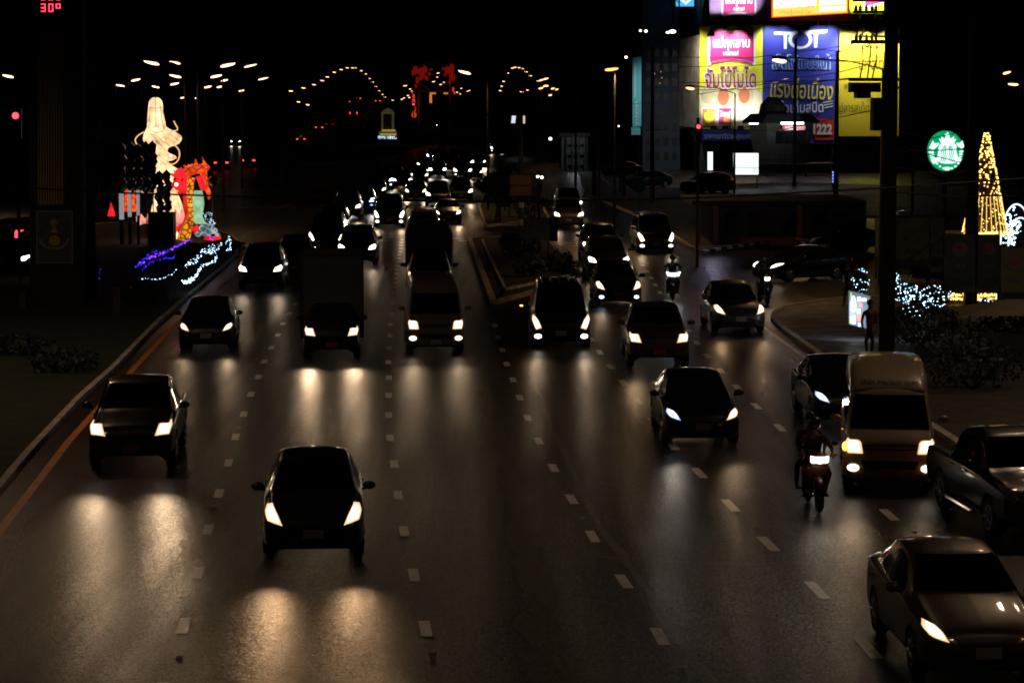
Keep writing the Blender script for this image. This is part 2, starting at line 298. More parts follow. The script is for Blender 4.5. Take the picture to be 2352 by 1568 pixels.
# y (from the front bumper), half width, underside, belt line, top, half width of the top
PROF = {
 'sedan': dict(keys=[(0, .50, .34, .50, .56, .36), (.05, .68, .24, .60, .66, .48), (.16, .78, .19, .67, .74, .56), (.45, .835, .17, .74, .83, .62), (1.15, .85, .17, .86, .97, .64),
    (1.32, .85, .17, .89, 1.03, .64), (1.75, .85, .17, .905, 1.27, .58), (2.10, .85, .17, .915, 1.415, .545), (2.6, .85, .17, .925, 1.465, .54), (3.15, .85, .17, .94, 1.42, .53), (3.55, .845, .17, .955, 1.25, .56),
    (3.95, .83, .18, .97, 1.07, .60), (4.25, .79, .22, .94, 1.02, .56), (4.36, .72, .28, .85, .92, .48), (4.40, .60, .36, .70, .76, .40)],
    wheels=(.82, 3.42), r=.31,
    head=[(.50, .60), (.72, .66), (.79, .74), (.75, .80), (.66, .79), (.58, .72)], grille=[(-.36, .56), (.36, .56), (.46, .68), (-.46, .68)], intake=[(-.50, .30), (.50, .30), (.42, .42), (-.42, .42)],
    fog=(.62, .36, .07), ws=[(-.70, 1.02), (.70, 1.02), (.53, 1.39), (-.53, 1.39)],
    sw=[[(1.62, .95), (2.52, .95), (2.52, 1.36), (2.20, 1.34)], [(2.60, .95), (3.62, .98), (3.42, 1.17), (3.10, 1.32), (2.60, 1.37)]], rear=[(-.60, 1.05), (.60, 1.05), (.48, 1.34), (-.48, 1.34)],
    tail=[(.48, .78), (.76, .78), (.74, .90), (.50, .92)], mir=(.93, 1.50, 1.0), plate=.47, L=4.4),
 'pickup': dict(keys=[(0, .60, .42, .60, .70, .46), (.04, .76, .36, .74, .84, .58), (.14, .84, .33, .86, .95, .66), (.5, .88, .33, .94, 1.03, .70), (1.25, .89, .33, 1.00, 1.10, .70),
    (1.42, .89, .33, 1.03, 1.16, .69), (1.80, .89, .33, 1.05, 1.48, .62), (2.08, .89, .33, 1.06, 1.66, .60), (2.5, .89, .33, 1.07, 1.72, .60), (3.1, .89, .33, 1.08, 1.68, .60), (3.36, .89, .33, 1.08, 1.55, .62), (3.42, .89, .36, 1.06, 1.10, .74),
    (3.9, .89, .36, 1.06, 1.09, .76), (4.9, .88, .38, 1.05, 1.08, .76), (5.05, .84, .42, 1.0, 1.04, .74)],
    wheels=(.90, 3.95), r=.37,
    head=[(.50, .76), (.78, .78), (.83, .94), (.80, 1.0), (.58, .98)], grille=[(-.45, .76), (.45, .76), (.50, .94), (-.50, .94)], intake=[(-.46, .45), (.46, .45), (.52, .58), (-.52, .58)],
    fog=(.66, .55, .07), ws=[(-.72, 1.17), (.72, 1.17), (.56, 1.62), (-.56, 1.62)],
    sw=[[(1.72, 1.10), (2.52, 1.10), (2.52, 1.60), (2.20, 1.58)], [(2.60, 1.10), (3.28, 1.10), (3.22, 1.54), (2.60, 1.61)]], rear=[(-.55, 1.2), (.55, 1.2), (.5, 1.5), (-.5, 1.5)],
    tail=[(.68, .72), (.82, .72), (.82, 1.0), (.68, 1.0)], mir=(1.0, 1.62, 1.16), plate=.5, L=5.05),
 'van': dict(keys=[(0, .66, .38, .70, .86, .56), (.04, .80, .28, .84, .98, .66), (.16, .86, .24, .98, 1.10, .72), (.34, .88, .22, 1.06, 1.24, .74),
    (.62, .885, .22, 1.12, 1.56, .73), (.95, .89, .22, 1.14, 1.92, .70), (1.25, .89, .22, 1.15, 2.12, .68), (1.8, .89, .22, 1.16, 2.24, .66), (3.2, .89, .22, 1.16, 2.28, .66), (4.5, .89, .24, 1.16, 2.27, .66), (4.72, .88, .28, 1.15, 2.20, .66), (4.84, .84, .36, 1.1, 1.9, .66)],
    wheels=(.98, 3.62), r=.34,
    head=[(.52, .80), (.80, .80), (.84, 1.0), (.80, 1.07), (.56, 1.03)], grille=[(-.50, .86), (.50, .86), (.54, .97), (-.54, .97)], intake=[(-.48, .50), (.48, .50), (.56, .66), (-.56, .66)],
    fog=(.70, .52, .09), ws=[(-.76, 1.24), (.76, 1.24), (.68, 1.84), (-.68, 1.84)],
    sw=[[(.86, 1.22), (1.52, 1.22), (1.52, 1.80), (1.12, 1.80)], [(1.66, 1.22), (2.9, 1.22), (2.9, 1.82), (1.66, 1.82)], [(3.0, 1.22), (4.5, 1.22), (4.5, 1.82), (3.0, 1.82)]], rear=[(-.6, 1.3), (.6, 1.3), (.58, 1.85), (-.58, 1.85)],
    tail=[(.72, .8), (.84, .8), (.84, 1.2), (.72, 1.2)], mir=(1.02, .66, 1.36), plate=.40, L=4.84),
 'minivan': dict(keys=[(0, .60, .36, .56, .66, .44), (.05, .78, .26, .70, .82, .56), (.18, .86, .21, .82, .95, .64), (.5, .90, .19, .93, 1.06, .70), (.92, .91, .19, 1.02, 1.20, .72),
    (1.25, .91, .19, 1.06, 1.42, .70), (1.70, .91, .19, 1.08, 1.72, .66), (2.1, .91, .19, 1.10, 1.88, .64), (3.2, .91, .19, 1.10, 1.92, .64), (4.6, .91, .21, 1.10, 1.88, .64), (4.95, .89, .26, 1.08, 1.75, .62), (5.08, .84, .36, 1.0, 1.4, .62)],
    wheels=(.95, 4.05), r=.34,
    head=[(.58, .62), (.76, .60), (.88, .90), (.84, 1.02), (.70, .90)], grille=[(-.42, .62), (.42, .62), (.50, .80), (-.50, .80)], intake=[(-.50, .32), (.50, .32), (.44, .46), (-.44, .46)],
    fog=(.70, .40, .09), ws=[(-.78, 1.18), (.78, 1.18), (.66, 1.76), (-.66, 1.76)],
    sw=[[(1.5, 1.14), (2.35, 1.14), (2.35, 1.72), (1.95, 1.70)], [(2.45, 1.14), (3.6, 1.14), (3.6, 1.76), (2.45, 1.74)], [(3.7, 1.14), (4.8, 1.14), (4.7, 1.70), (3.7, 1.76)]], rear=[(-.6, 1.2), (.6, 1.2), (.55, 1.7), (-.55, 1.7)],
    tail=[(.7, .8), (.86, .8), (.84, 1.3), (.7, 1.3)], mir=(1.03, 1.32, 1.18), plate=.50, L=5.08),
 'suv': dict(keys=[(0, .60, .40, .60, .72, .46), (.05, .78, .32, .74, .86, .58), (.16, .86, .27, .86, .98, .66), (.5, .90, .26, .95, 1.08, .70), (1.15, .91, .26, 1.03, 1.14, .70),
    (1.32, .91, .26, 1.05, 1.22, .69), (1.75, .91, .26, 1.07, 1.52, .64), (2.1, .91, .26, 1.08, 1.70, .61), (2.8, .91, .26, 1.09, 1.76, .61), (3.8, .91, .28, 1.10, 1.70, .60), (4.35, .89, .32, 1.08, 1.45, .60), (4.55, .84, .40, 1.0, 1.15, .60)],
    wheels=(.90, 3.60), r=.36,
    head=[(.52, .76), (.80, .78), (.86, .92), (.80, 1.0), (.60, .92)], grille=[(-.42, .72), (.42, .72), (.46, .90), (-.46, .90)], intake=[(-.48, .44), (.48, .44), (.42, .56), (-.42, .56)],
    fog=(.68, .48, .07), ws=[(-.74, 1.2), (.74, 1.2), (.60, 1.66), (-.60, 1.66)],
    sw=[[(1.66, 1.14), (2.5, 1.14), (2.5, 1.64), (2.15, 1.62)], [(2.6, 1.14), (3.4, 1.14), (3.4, 1.66), (2.6, 1.66)], [(3.5, 1.14), (4.15, 1.2), (3.95, 1.55), (3.5, 1.62)]], rear=[(-.6, 1.2), (.6, 1.2), (.5, 1.55), (-.5, 1.55)],
    tail=[(.68, .85), (.86, .85), (.82, 1.2), (.68, 1.2)], mir=(1.02, 1.55, 1.2), plate=.55, L=4.55),
}
def hatch_from_sedan():
    p = dict(PROF['sedan']); p['keys'] = p['keys'][:7]+[(2.05, .85, .17, .92, 1.44, .555), (2.6, .85, .17, .93, 1.52, .55), (3.2, .85, .17, .95, 1.47, .54), (3.6, .83, .18, .97, 1.28, .55), (3.85, .79, .24, .95, 1.05, .55), (3.92, .70, .34, .80, .90, .5)]
    p['wheels'] = (.78, 3.28); p['L'] = 3.92
    p['head'] = [(.50, .60), (.74, .66), (.80, .76), (.76, .86), (.68, .87), (.58, .74)]
    p['sw'] = [[(1.60, .96), (2.45, .96), (2.45, 1.40), (2.15, 1.37)], [(2.53, .96), (3.45, 1.0), (3.30, 1.28), (2.53, 1.42)]]
    p['rear'] = [(-.56, 1.10), (.56, 1.10), (.48, 1.38), (-.48, 1.38)]; PROF['hatch'] = p
hatch_from_sedan()
def shell(P, NY=54):
    keys = P['keys']; ys = [k[0] for k in keys]; L = ys[-1]
    st = sorted(set([round(L*i/NY, 4) for i in range(NY+1)]+[.02, .05, .10, .16, .24, .34]+[round(k[0], 4) for k in keys]))
    def sec(y):
        hw, zb, be, tp, rt = (pchip(ys, [k[j] for k in keys], y) for j in range(1, 6))
        h = tp-be
        kp = [(0, zb), (hw*.86, zb), (hw*.975, zb+.10), (hw, lerp(zb, be, .5)), (hw*.985, be-.05), (hw*.95, be+.01), (lerp(hw*.93, rt+.05, .5), be+h*.48), (rt+.055, be+h*.87), (rt*.9, tp-.012), (rt*.5, tp+.012), (0, tp+.02)]
        out = []
        for i in range(len(kp)-1):
            n = 3 if 0 < i < 9 else 2
            for k in range(n):
                t = k/n; p0 = kp[max(i-1, 0)]; p1 = kp[i]; p2 = kp[i+1]; p3 = kp[min(i+2, len(kp)-1)]
                if i in (0, 1): out.append((lerp(p1[0], p2[0], t), lerp(p1[1], p2[1], t))); continue
                q = [.5*((2*p1[j])+(-p0[j]+p2[j])*t+(2*p0[j]-5*p1[j]+4*p2[j]-p3[j])*t*t+(-p0[j]+3*p1[j]-3*p2[j]+p3[j])*t**3) for j in (0, 1)]
                out.append((q[0], q[1]))
        out.append(kp[-1]); return out
    rows = []
    for y in st:
        h = sec(y); rows.append([(-x, y, z) for x, z in h[::-1]]+[(x, y, z) for x, z in h[1:]])
    n = len(rows[0]); vs = [list(p) for r in rows for p in r]; R = P['r']+.055; fs = []
    ins = {}
    for i, v in enumerate(vs):
        for wy in P['wheels']:
            d = math.hypot(v[1]-wy, v[2]-P['r'])
            if abs(v[0]) > .45 and d < R and v[2] < P['r']+R: ins[i] = (wy, d)
    for k in range(len(rows)-1):
        for i in range(n-1):
            q = (k*n+i, k*n+i+1, (k+1)*n+i+1, (k+1)*n+i)
            if all(j in ins for j in q): continue
            fs.append(q)
    for i, (wy, d) in ins.items():
        if d > .02:
            vs[i][1] = wy+(vs[i][1]-wy)*R/d; vs[i][2] = max(P['r']+(vs[i][2]-P['r'])*R/d, .1)
    fs.append(tuple(range(n))); fs.append(tuple(range((len(rows)-1)*n, len(rows)*n))[::-1])
    mb = MB(); mb.add(vs, fs); return mb
def patch(bvh, poly, axis, side=1, nu=10, nv=8, off=.010):
    """a piece laid on the shell: poly is (across, up) seen from the front/back or (along, up) seen from the side"""
    us = [p[0] for p in poly]; zs = [p[1] for p in poly]; z0, z1 = min(zs), max(zs); mb = MB(); vs = []
    for j in range(nv+1):
        z = lerp(z0+1e-4, z1-1e-4, j/nv); xs = []
        for a, b in zip(poly, poly[1:]+poly[:1]):
            if (a[1]-z)*(b[1]-z) <= 0 and abs(a[1]-b[1]) > 1e-9: xs.append(lerp(a[0], b[0], (z-a[1])/(b[1]-a[1])))
        if not xs: xs = [us[0], us[0]]
        lo, hi = min(xs), max(xs)
        for i in range(nu+1):
            u = lerp(lo, hi, i/nu)
            if axis == 'f': o, d = Vector((u, -3, z)), Vector((0, 1, 0))
            elif axis == 'b': o, d = Vector((u, 9, z)), Vector((0, -1, 0))
            else: o, d = Vector((3*side, u, z)), Vector((-side, 0, 0))
            h, nn, _, _ = bvh.ray_cast(o, d); t_ = 0
            while h is None and t_ < 40 and axis != 's':
                t_ += 1; o.x *= .98; h, nn, _, _ = bvh.ray_cast(o, d)
            if h is None: h = o+d*2.2; nn = -d
            if nn.dot(d) > 0: nn = -nn
            vs.append(h+nn*off)
    fs = []
    for j in range(nv):
        for i in range(nu):
            a = j*(nu+1)+i; fs.append((a, a+1, a+nu+2, a+nu+1))
    mb.add(vs, fs); return mb
def mirrorx(p): return [(-x, y) for x, y in p]
SH = {}
def vehicle(kind, name, detail=2):
    P = PROF[kind]
    if kind not in SH:
        mb = shell(P); b = BVHTree.FromPolygons([Vector(v) for v in mb.v], mb.f); SH[kind] = (mb, b)
    mb, bvh = SH[kind]
    root = empty(name, (0, 0, 0)); ks = CH.setdefault(root.name, [])
    def put(m, nm, ma, par=root, smooth=True, fixn=False):
        o = m.build(nm, ma, par, smooth, fixn=fixn); CH.setdefault(par.name, []).append(o); return o
    bo = put(mb, 'body', 'black', fixn=True)
    put(patch(bvh, P['ws'], 'f', nu=16, nv=10), 'windshield', 'glass')
    for s in (-1, 1):
        hp = P['head'] if s > 0 else mirrorx(P['head'])
        hl = put(patch(bvh, hp, 'f', off=.014), 'headlight', 'lens_warm')
        cx_ = sum(q[0] for q in hp)/len(hp); cz_ = sum(q[1] for q in hp)/len(hp)
        core = put(patch(bvh, [(lerp(cx_, q[0], .66), lerp(cz_, q[1], .70)) for q in hp], 'f', off=.030), 'bulb', 'hl_warm', hl)
        x, z, r = P['fog']; c = [(s*x+r*math.cos(a)*1.25, z+r*.8*math.sin(a)) for a in [k*math.pi/5 for k in range(10)]]
        put(patch(bvh, c, 'f', nu=5, nv=5, off=.015), 'fog_light', 'lamp_off')
        tp = P['tail'] if s > 0 else mirrorx(P['tail'])
        put(patch(bvh, tp, 'b', nu=4, nv=4, off=.015), 'tail_light', 'tail_dim')
    put(patch(bvh, P['grille'], 'f', off=.008), 'grille', 'trim')
    pz = P['plate']; put(MB().box((0, -.035, pz), (.34, .012, .15)), 'number_plate', 'plate', smooth=False)
    for s in (-1, 1):
        mx, my, mz = P['mir']; m = MB().sph((s*(mx+.02), my, mz+.04), (.115, .07, .075), 10, 8); m.tube([(s*(mx-.10), my+.02, mz-.03), (s*(mx+.0), my, mz+.0)], .022)
        put(m, 'wing_mirror', 'black')
        for wy in P['wheels']:
            r = P['r']; cx = s*(P['keys'][3][1]-.10)
            t = MB(); prof = [(-.10, r*.62), (-.105, r*.90), (-.07, r), (.07, r), (.105, r*.90), (.10, r*.62)]
            t.loft([t.ring((cx+s*a, wy, r), (1, 0, 0), q, 24) for a, q in prof]); ty = put(t, 'wheel', 'rubber')
            if detail > 1:
                q = MB(); q.loft([q.ring((cx+s*.102, wy, r), (1, 0, 0), r*.62, 20), q.ring((cx+s*.110, wy, r), (1, 0, 0), r*.52, 20), q.ring((cx+s*.085, wy, r), (1, 0, 0), r*.50, 20)], cap=False)
                for k in range(5):
                    a = 2*math.pi*k/5; q.tube([(cx+s*.10, wy, r), (cx+s*.105, wy+r*.55*math.cos(a), r+r*.55*math.sin(a))], .028, 5)
                q.cyl((cx+s*.10, wy, r), (1, 0, 0), .05, .02, 10); put(q, 'rim', 'rim', ty)
    if detail > 1 or True:
        for s in (-1, 1):
            for k in P['sw']: put(patch(bvh, k, 's', s, nu=8, nv=6), 'side_window', 'glass')
        put(patch(bvh, P['rear'], 'b', nu=8, nv=6), 'rear_window', 'glass')
    if detail > 1:
        put(patch(bvh, P['intake'], 'f', off=.008), 'air_intake', 'trim')
        for s in (-1, 1):
            for k in P['sw'][:2]:
                y = max(q[0] for q in k)-.16; z = min(q[1] for q in k)-.12; h, nn, _, _ = bvh.ray_cast(Vector((3*s, y, z)), Vector((-s, 0, 0)))
                if h: put(MB().box((h.x+s*.02, y, z), (.025, .17, .03)), 'door_handle', 'chrome', smooth=False)
    return root
PROTO = {}
HID = []
def proto(kind):
    if kind not in PROTO: PROTO[kind] = vehicle(kind, {'sedan': 'sedan_car', 'hatch': 'hatchback_car', 'pickup': 'pickup_truck', 'van': 'passenger_van', 'minivan': 'minivan', 'suv': 'suv_car'}[kind]); PROTO[kind]['used'] = 0
    return PROTO[kind]
def setm(o, m):
    if o.material_slots: o.material_slots[0].link = 'OBJECT'; o.material_slots[0].material = M[m]
CATS = {'sedan': 'car', 'hatch': 'car', 'pickup': 'pickup truck', 'van': 'van', 'minivan': 'minivan', 'suv': 'car'}
def slope(Y): return -.075 if Y < 60 else (-.03 if Y > 110 else lerp(-.075, -.03, (Y-60)/50))
BEAM = 15.0
def car(kind, px, py, label, paint='black', hl=('hl_warm', 'hl_warm'), fog=None, beam=1.0, sl=None, head=None, sc=1.0, group='traffic driving towards the footbridge', away=False, pos=None, tail='tail_dim', drop=(), plate=None, thin=False, h=0.0, tilt=2.0):
    pr = proto(kind)
    if pr['used'] == 0: o = pr; pr['used'] = 1
    else: o = copy_tree(pr)
    p = pos or gr(px, py)
    o.location = p; s = slope(p.y) if sl is None else sl
    rz = -math.atan(s) if head is None else head
    if away: rz = rz+math.pi
    o.rotation_euler = (0, 0, rz); o.scale = (sc, sc, sc)
    for kx in ('used',):
        if kx in o.keys() and o is not pr: del o[kx]
    tag(o, label, CATS[kind], group)
    heads = [c for c in CH[o.name] if c.name.startswith('headlight')]
    for c in CH[o.name]:
        n = c.name.split('.')[0]
        if n == 'body': setm(c, paint)
        elif n == 'wing_mirror': setm(c, paint)
        elif n == 'fog_light': setm(c, fog or ('trim'))
        elif n == 'tail_light': setm(c, tail)
        elif n == 'number_plate' and plate: setm(c, plate)
    for c, m in zip(heads, hl):
        setm(c, {'hl_warm': 'lens_warm', 'hl_mid': 'lens_warm', 'hl_cool': 'lens_cool', None: 'lamp_off'}[m])
        far = p.y > 95 and m
        for g_ in CH.get(c.name, ()): setm(g_, (m.replace('hl_', 'far_') if far else m) or 'lamp_off')
        if far: setm(c, m)
    P = PROF[kind]; hx = sum(q[0] for q in P['head'])/len(P['head']); hz = sum(q[1] for q in P['head'])/len(P['head'])
    if p.y > 140 and beam < 5: beam = beam*2.6      # beams boosted to brighten the far road
    if beam > 0:
        colr = {'hl_warm': (1, .60, .30), 'hl_mid': (1, .68, .40), 'hl_cool': (1, .84, .68), 'hl_amber': (1, .4, .1)}
        for s_, m in zip((-1, 1), hl):
            if m is None: continue
            light('headlamp_beam', 'SPOT', (s_*hx, -.10, hz), BEAM*beam, colr[m], o, .06, math.radians(38), 1.0, (math.radians(90-tilt), 0, math.pi))
    if thin:
        for c in list(CH[o.name]):
            if c.name.split('.')[0] in thin:
                for g in CH.get(c.name, ()): bpy.data.objects.remove(g)
                CH[o.name].remove(c); bpy.data.objects.remove(c)
    if fog and beam > 0: pass
    return o
FAR = ('fog_light', 'grille', 'number_plate', 'rear_window', 'air_intake', 'door_handle', 'tail_light')
FAR2 = FAR+('side_window', 'wing_mirror')
W2 = ('hl_warm', 'hl_warm'); C2 = ('hl_cool', 'hl_cool'); N2 = ('hl_mid', 'hl_mid')
# ------------------------------------------------------------------ ground, road, kerbs, markings
def quad(name, x0, y0, x1, y1, z, m, kind='structure'):
    return tag(MB().slab([(x0, y0), (x1, y0), (x1, y1), (x0, y1)], z-.02, z).build(name, m), kind=kind)
quad('ground', -2500, -200, 2500, 4500, -.012, 'ground')
rd = MB(); rd.slab([(-70, -20), (70, -20), (60, 420), (-75, 420)], -.03, 0.0); tag(rd.build('road', 'asphalt'), kind='structure')
def P2(pts): return [gr(x, y) for x, y in pts]
def rounded(pts, r=.6, n=4):
    out = []; N = len(pts)
    for i in range(N):
        p = Vector(pts[i][:2]); a = Vector(pts[i-1][:2])-p; b = Vector(pts[(i+1) % N][:2])-p; q = min(r, a.length*.4, b.length*.4)
        A = p+a.normalized()*q; B = p+b.normalized()*q
        for k in range(n+1):
            t = k/n; out.append(A*(1-t)**2+p*2*t*(1-t)+B*t*t)
    return out
def inset(pts, d):
    N = len(pts); out = []; ar = sum(pts[i][0]*pts[(i+1) % N][1]-pts[(i+1) % N][0]*pts[i][1] for i in range(N)); sg = 1 if ar > 0 else -1
    for i in range(N):
        a = Vector(pts[i-1][:2]); p = Vector(pts[i][:2]); b = Vector(pts[(i+1) % N][:2])
        t = (b-a); t = t.normalized() if t.length > 1e-9 else Vector((1, 0)); out.append(p+Vector((-t.y, t.x))*d*sg)
    return out
def island(name, pts, m, r=.8, kw=.16, km='kerb', h=.13):
    o = rounded(pts, r); i = inset(o, kw)
    n = len(o); mb = MB(); vs = []
    for q, z in ((o, -.01), (o, h), (i, h), (i, h-.03)):
        vs += [(p[0], p[1], z) for p in q]
    fs = []
    for k in range(3):
        for j in range(n): fs.append((k*n+j, k*n+(j+1) % n, (k+1)*n+(j+1) % n, (k+1)*n+j))
    mb.add(vs, fs); tag(mb.build('kerb', km), kind='structure')
    tag(MB().slab(i, -.01, h-.025).build(name, m), kind='structure')
    return o
med = P2([(0, 1135), (73, 1047), (190, 919), (264, 853), (366, 746), (430, 690), (500, 632), (545, 590), (556, 562), (535, 543), (440, 517), (250, 515)])+[Vector((-36, 118, 0)), Vector((-40, 60, 0)), Vector((-24, 6, 0)), Vector((-6.6, 6, 0))]
med[0] = gr(0, 1135); island('verge', [med[-1]]+med[:-1], 'grass', 1.0)
isl = P2([(1072, 548), (1128, 702), (1346, 643), (1267, 548)]); island('traffic_island', isl, 'grass', 1.6, .24)
island('flowerbed', P2([(1104, 556), (1158, 674), (1316, 640), (1262, 557)]), 'grass', .8, .10, 'kerb', .20)
island('median', P2([(1098, 478), (1112, 522), (1265, 505), (1232, 452), (1160, 395), (1128, 395)]), 'grass', 1.0)
island('sidewalk', P2([(1925, 689), (1857, 699), (1800, 708), (1775, 720), (1768, 735), (1789, 757), (1878, 822), (2000, 905), (2160, 1005), (2352, 1135)])+[Vector((9.5, 20, 0)), Vector((40, 20, 0)), Vector((40, 92, 0)), Vector((19, 95, 0))], 'pave', 1.0, .2, 'kerb')
island('sidewalk', P2([(1590, 575), (1760, 560), (1900, 500), (2400, 500), (2400, 440), (1800, 420), (1420, 440), (1370, 400), (1330, 400), (1340, 445), (1480, 505)]), 'pave', 1.0, .2, 'kerb')
island('verge', P2([(1050, 320), (1160, 330), (1100, 300), (930, 292), (640, 335), (700, 380), (850, 372), (960, 340)]), 'grass', 3, .3)
# lane dashes, edge lines, stop lines: laid 4 mm above the asphalt
def interp(pts, y):
    for a, b in zip(pts, pts[1:]):
        if (a.y-y)*(b.y-y) <= 0: return lerp(a.x, b.x, (y-a.y)/(b.y-a.y))
    a, b = (pts[0], pts[1]) if abs(y-pts[0].y) < abs(y-pts[-1].y) else (pts[-2], pts[-1])
    return a.x+(b.x-a.x)*(y-a.y)/(b.y-a.y)
def dashes(pix, y0, y1, step, length, wd, phase, z=.004, skip=()):
    pts = P2(pix); mb = MB(); y = y0+phase; k = 0
    while y < y1:
        if k not in skip:
            a = interp(pts, y); b = interp(pts, y+length); w_ = wd/2; ra = (k*37 % 7)*.004-.012
            mb.slab([(a-w_+ra, y), (a+w_+ra, y), (b+w_+ra, y+length), (b-w_+ra, y+length)], z-.003, z)
        y += step; k += 1
    return mb
def yof(py): return gr(1176, py).y
d0 = yof(1452)
A = [(330, 1700), (423, 1433), (455, 1310), (480, 1210), (504, 1128), (525, 1058), (544, 997), (559, 955), (575, 908), (591, 868), (607, 831), (623, 799), (637, 771), (650, 745), (664, 722), (681, 695), (703, 655), (730, 610)]
tag(dashes(A, d0-8, yof(640), 3.965, 1.02, .17, 0).build('lane_marking', 'white_line'), kind='structure')
B = [(1030, 1700), (976, 1440), (949, 1320), (929, 1217), (914, 1137), (904, 1065), (897, 1006), (893, 961), (892, 875), (893, 803), (897, 749), (903, 687), (908, 640), (918, 580), (924, 552)]
tag(dashes(B, yof(1458)-8, yof(705), 3.965, 1.02, .165, 0).build('lane_marking', 'white_line'), kind='structure')
tag(dashes(B, yof(700), yof(548), 2.6, .9, .19, 0).build('lane_marking', 'white_line'), kind='structure')
C_ = [(1620, 1700), (1517, 1460), (1432, 1336), (1364, 1236), (1315, 1149), (1271, 1077), (1240, 1015), (1217, 970), (1198, 925), (1181, 882), (1167, 843), (1154, 806), (1145, 782), (1133, 728)]
tag(dashes(C_, yof(1478)-8, yof(735), 3.965, 1.1, .17, 0).build('lane_marking', 'white_line'), kind='structure')
D_ = [(2180, 1700), (1878, 1356), (1771, 1254), (1683, 1166), (1613, 1094), (1553, 1032), (1478, 938), (1440, 892), (1410, 850), (1384, 819), (1365, 790), (1350, 768)]
tag(dashes(D_, yof(1372)-12, yof(780), 3.965, 1.35, .18, 0).build('lane_marking', 'white_line'), kind='structure')
E_ = [(2200, 1330), (2045, 1183), (1930, 1085), (1812, 1000), (1760, 953), (1710, 908), (1640, 834), (1612, 805), (1592, 775), (1571, 745), (1543, 708), (1523, 681), (1507, 657), (1490, 629), (1475, 607)]
tag(dashes(E_, yof(1194)-4, yof(602), 3.965, 1.2, .17, 0).build('lane_marking', 'white_line'), kind='structure')
def line(pix, wd, z, m, name='edge_line', world=None):
    p = world or P2(pix); mb = MB(); n = len(p); L, R = [], []
    for i in range(n):
        t = (p[min(i+1, n-1)]-p[max(i-1, 0)]).normalized(); q = Vector((-t.y, t.x, 0))*wd/2; L.append(p[i]+q); R.append(p[i]-q)
    vs = [(v.x, v.y, z) for v in L]+[(v.x, v.y, z) for v in R]
    mb.add(vs, [(i, i+1, n+i+1, n+i) for i in range(n-1)]); return tag(mb.build(name, m), kind='structure')
line([(-130, 1400), (0, 1219), (157, 1014), (308, 845), (400, 748), (470, 690), (560, 620)], .17, .004, 'orange_line')
line([(1128, 692), (1239, 665), (1300, 650)], .12, .004, 'white_line')
line([(1755, 753), (1850, 822), (1990, 925), (2130, 1030)], .13, .004, 'white_line')
line([(1770, 715), (1857, 699), (1985, 678)], .13, .004, 'white_line')
for pr in (((868, 546), (946, 545)), ((1036, 546), (1062, 549)), ((1299, 558), (1345, 560))): line(pr, .30, .004, 'white_line', 'stop_line')
for x in (560, 597, 635, 672): line([(x-14, 477), (x+14, 477)], .5, .004, 'white_line', 'crosswalk_marking')
for x in (1018, 1064, 885, 1318): line([(x-12, 553 if x < 1300 else 565), (x+10, 553 if x < 1300 else 565)], .45, .004, 'white_line', 'crosswalk_marking')
line([(640, 478), (720, 452), (800, 432)], .12, .004, 'white_line')
# shiny tar seams worn into the carriageway
def wob(pts, n=60, amp=.06):
    p = P2(pts); out = []
    ys = [q.y for q in p]; y = ys[0]
    for i in range(n+1):
        t = i/n*(len(p)-1); k = min(int(t), len(p)-2); q = p[k].lerp(p[k+1], t-k); out.append(q+Vector((amp*(math.sin(i*.31+1)+.6*math.sin(i*.83)+.3*math.sin(i*1.9)), 0, 0)))
    return out
def ribbon(pts, w0, w1, m, name, z=.003):
    mb = MB(); n = len(pts); L = []; R = []
    for i, p in enumerate(pts):
        q = lerp(w0, w1, i/(n-1))*(1+.25*math.sin(i*.57)+.15*math.sin(i*1.37)); L.append((p.x-q/2, p.y, z)); R.append((p.x+q/2, p.y, z))
    mb.add(L+R, [(i, i+1, n+i+1, n+i) for i in range(n-1)]); return tag(mb.build(name, m), kind='structure')
ribbon(wob([(1270, 1568), (1245, 1420), (1215, 1280), (1190, 1150), (1160, 1040), (1125, 950), (1110, 885)], 90), .62, .28, 'seam', 'road_seam')
ribbon(wob([(1640, 1590), (1530, 1420), (1400, 1240), (1320, 1100), (1265, 970), (1230, 890), (1208, 820)], 80, .03), .16, .10, 'seam', 'road_seam')
ribbon(wob([(725, 1020), (745, 940), (765, 870), (790, 810)], 30, .02), .22, .16, 'seam', 'road_seam', .0025)
line([(430, 973), (560, 974), (735, 977)], .07, .0035, 'seam', 'road_seam')
line([(1380, 1278), (1560, 1290), (1760, 1296)], .10, .0035, 'seam', 'road_seam')
line([(560, 868), (640, 872), (720, 874)], .06, .0035, 'seam', 'road_seam')
line([(1290, 1105), (1420, 1112), (1530, 1110)], .06, .0035, 'seam', 'road_seam')
# road studs
st = MB().box((0, 0, .012), (.12, .10, .02), taper=.6).build('road_stud', 'kerb'); first = True
for x, y, l in ((490, 1163, 'small raised road stud between two lane dashes in front of the black hatchback'), (550, 983, 'small road stud beside the lane dashes right of the pickup with bright headlights'), (995, 1496, 'small road stud near the bottom edge beside the second lane line'), (1735, 1208, 'road stud between the lane lines ahead of the black sedan with slanted headlights'), (2100, 1222, 'shiny road stud on the asphalt in front of the tall van'), (1568, 1532, 'road stud at the bottom of the picture right of the tar seam'), (1750, 903, 'road stud between the black sedans in the right lanes'), (412, 1508, 'road stud at the lower left below the last lane dash'), (1338, 1190, 'road stud between lane dashes right of the wide tar seam')):
    o = st if first else st.copy()
    if not first: COL.objects.link(o)
    first = False; o.location = gr(x, y); tag(o, l, 'road stud', 'raised studs on the carriageway')
    o.scale = (.9, 1.0, 1.0)

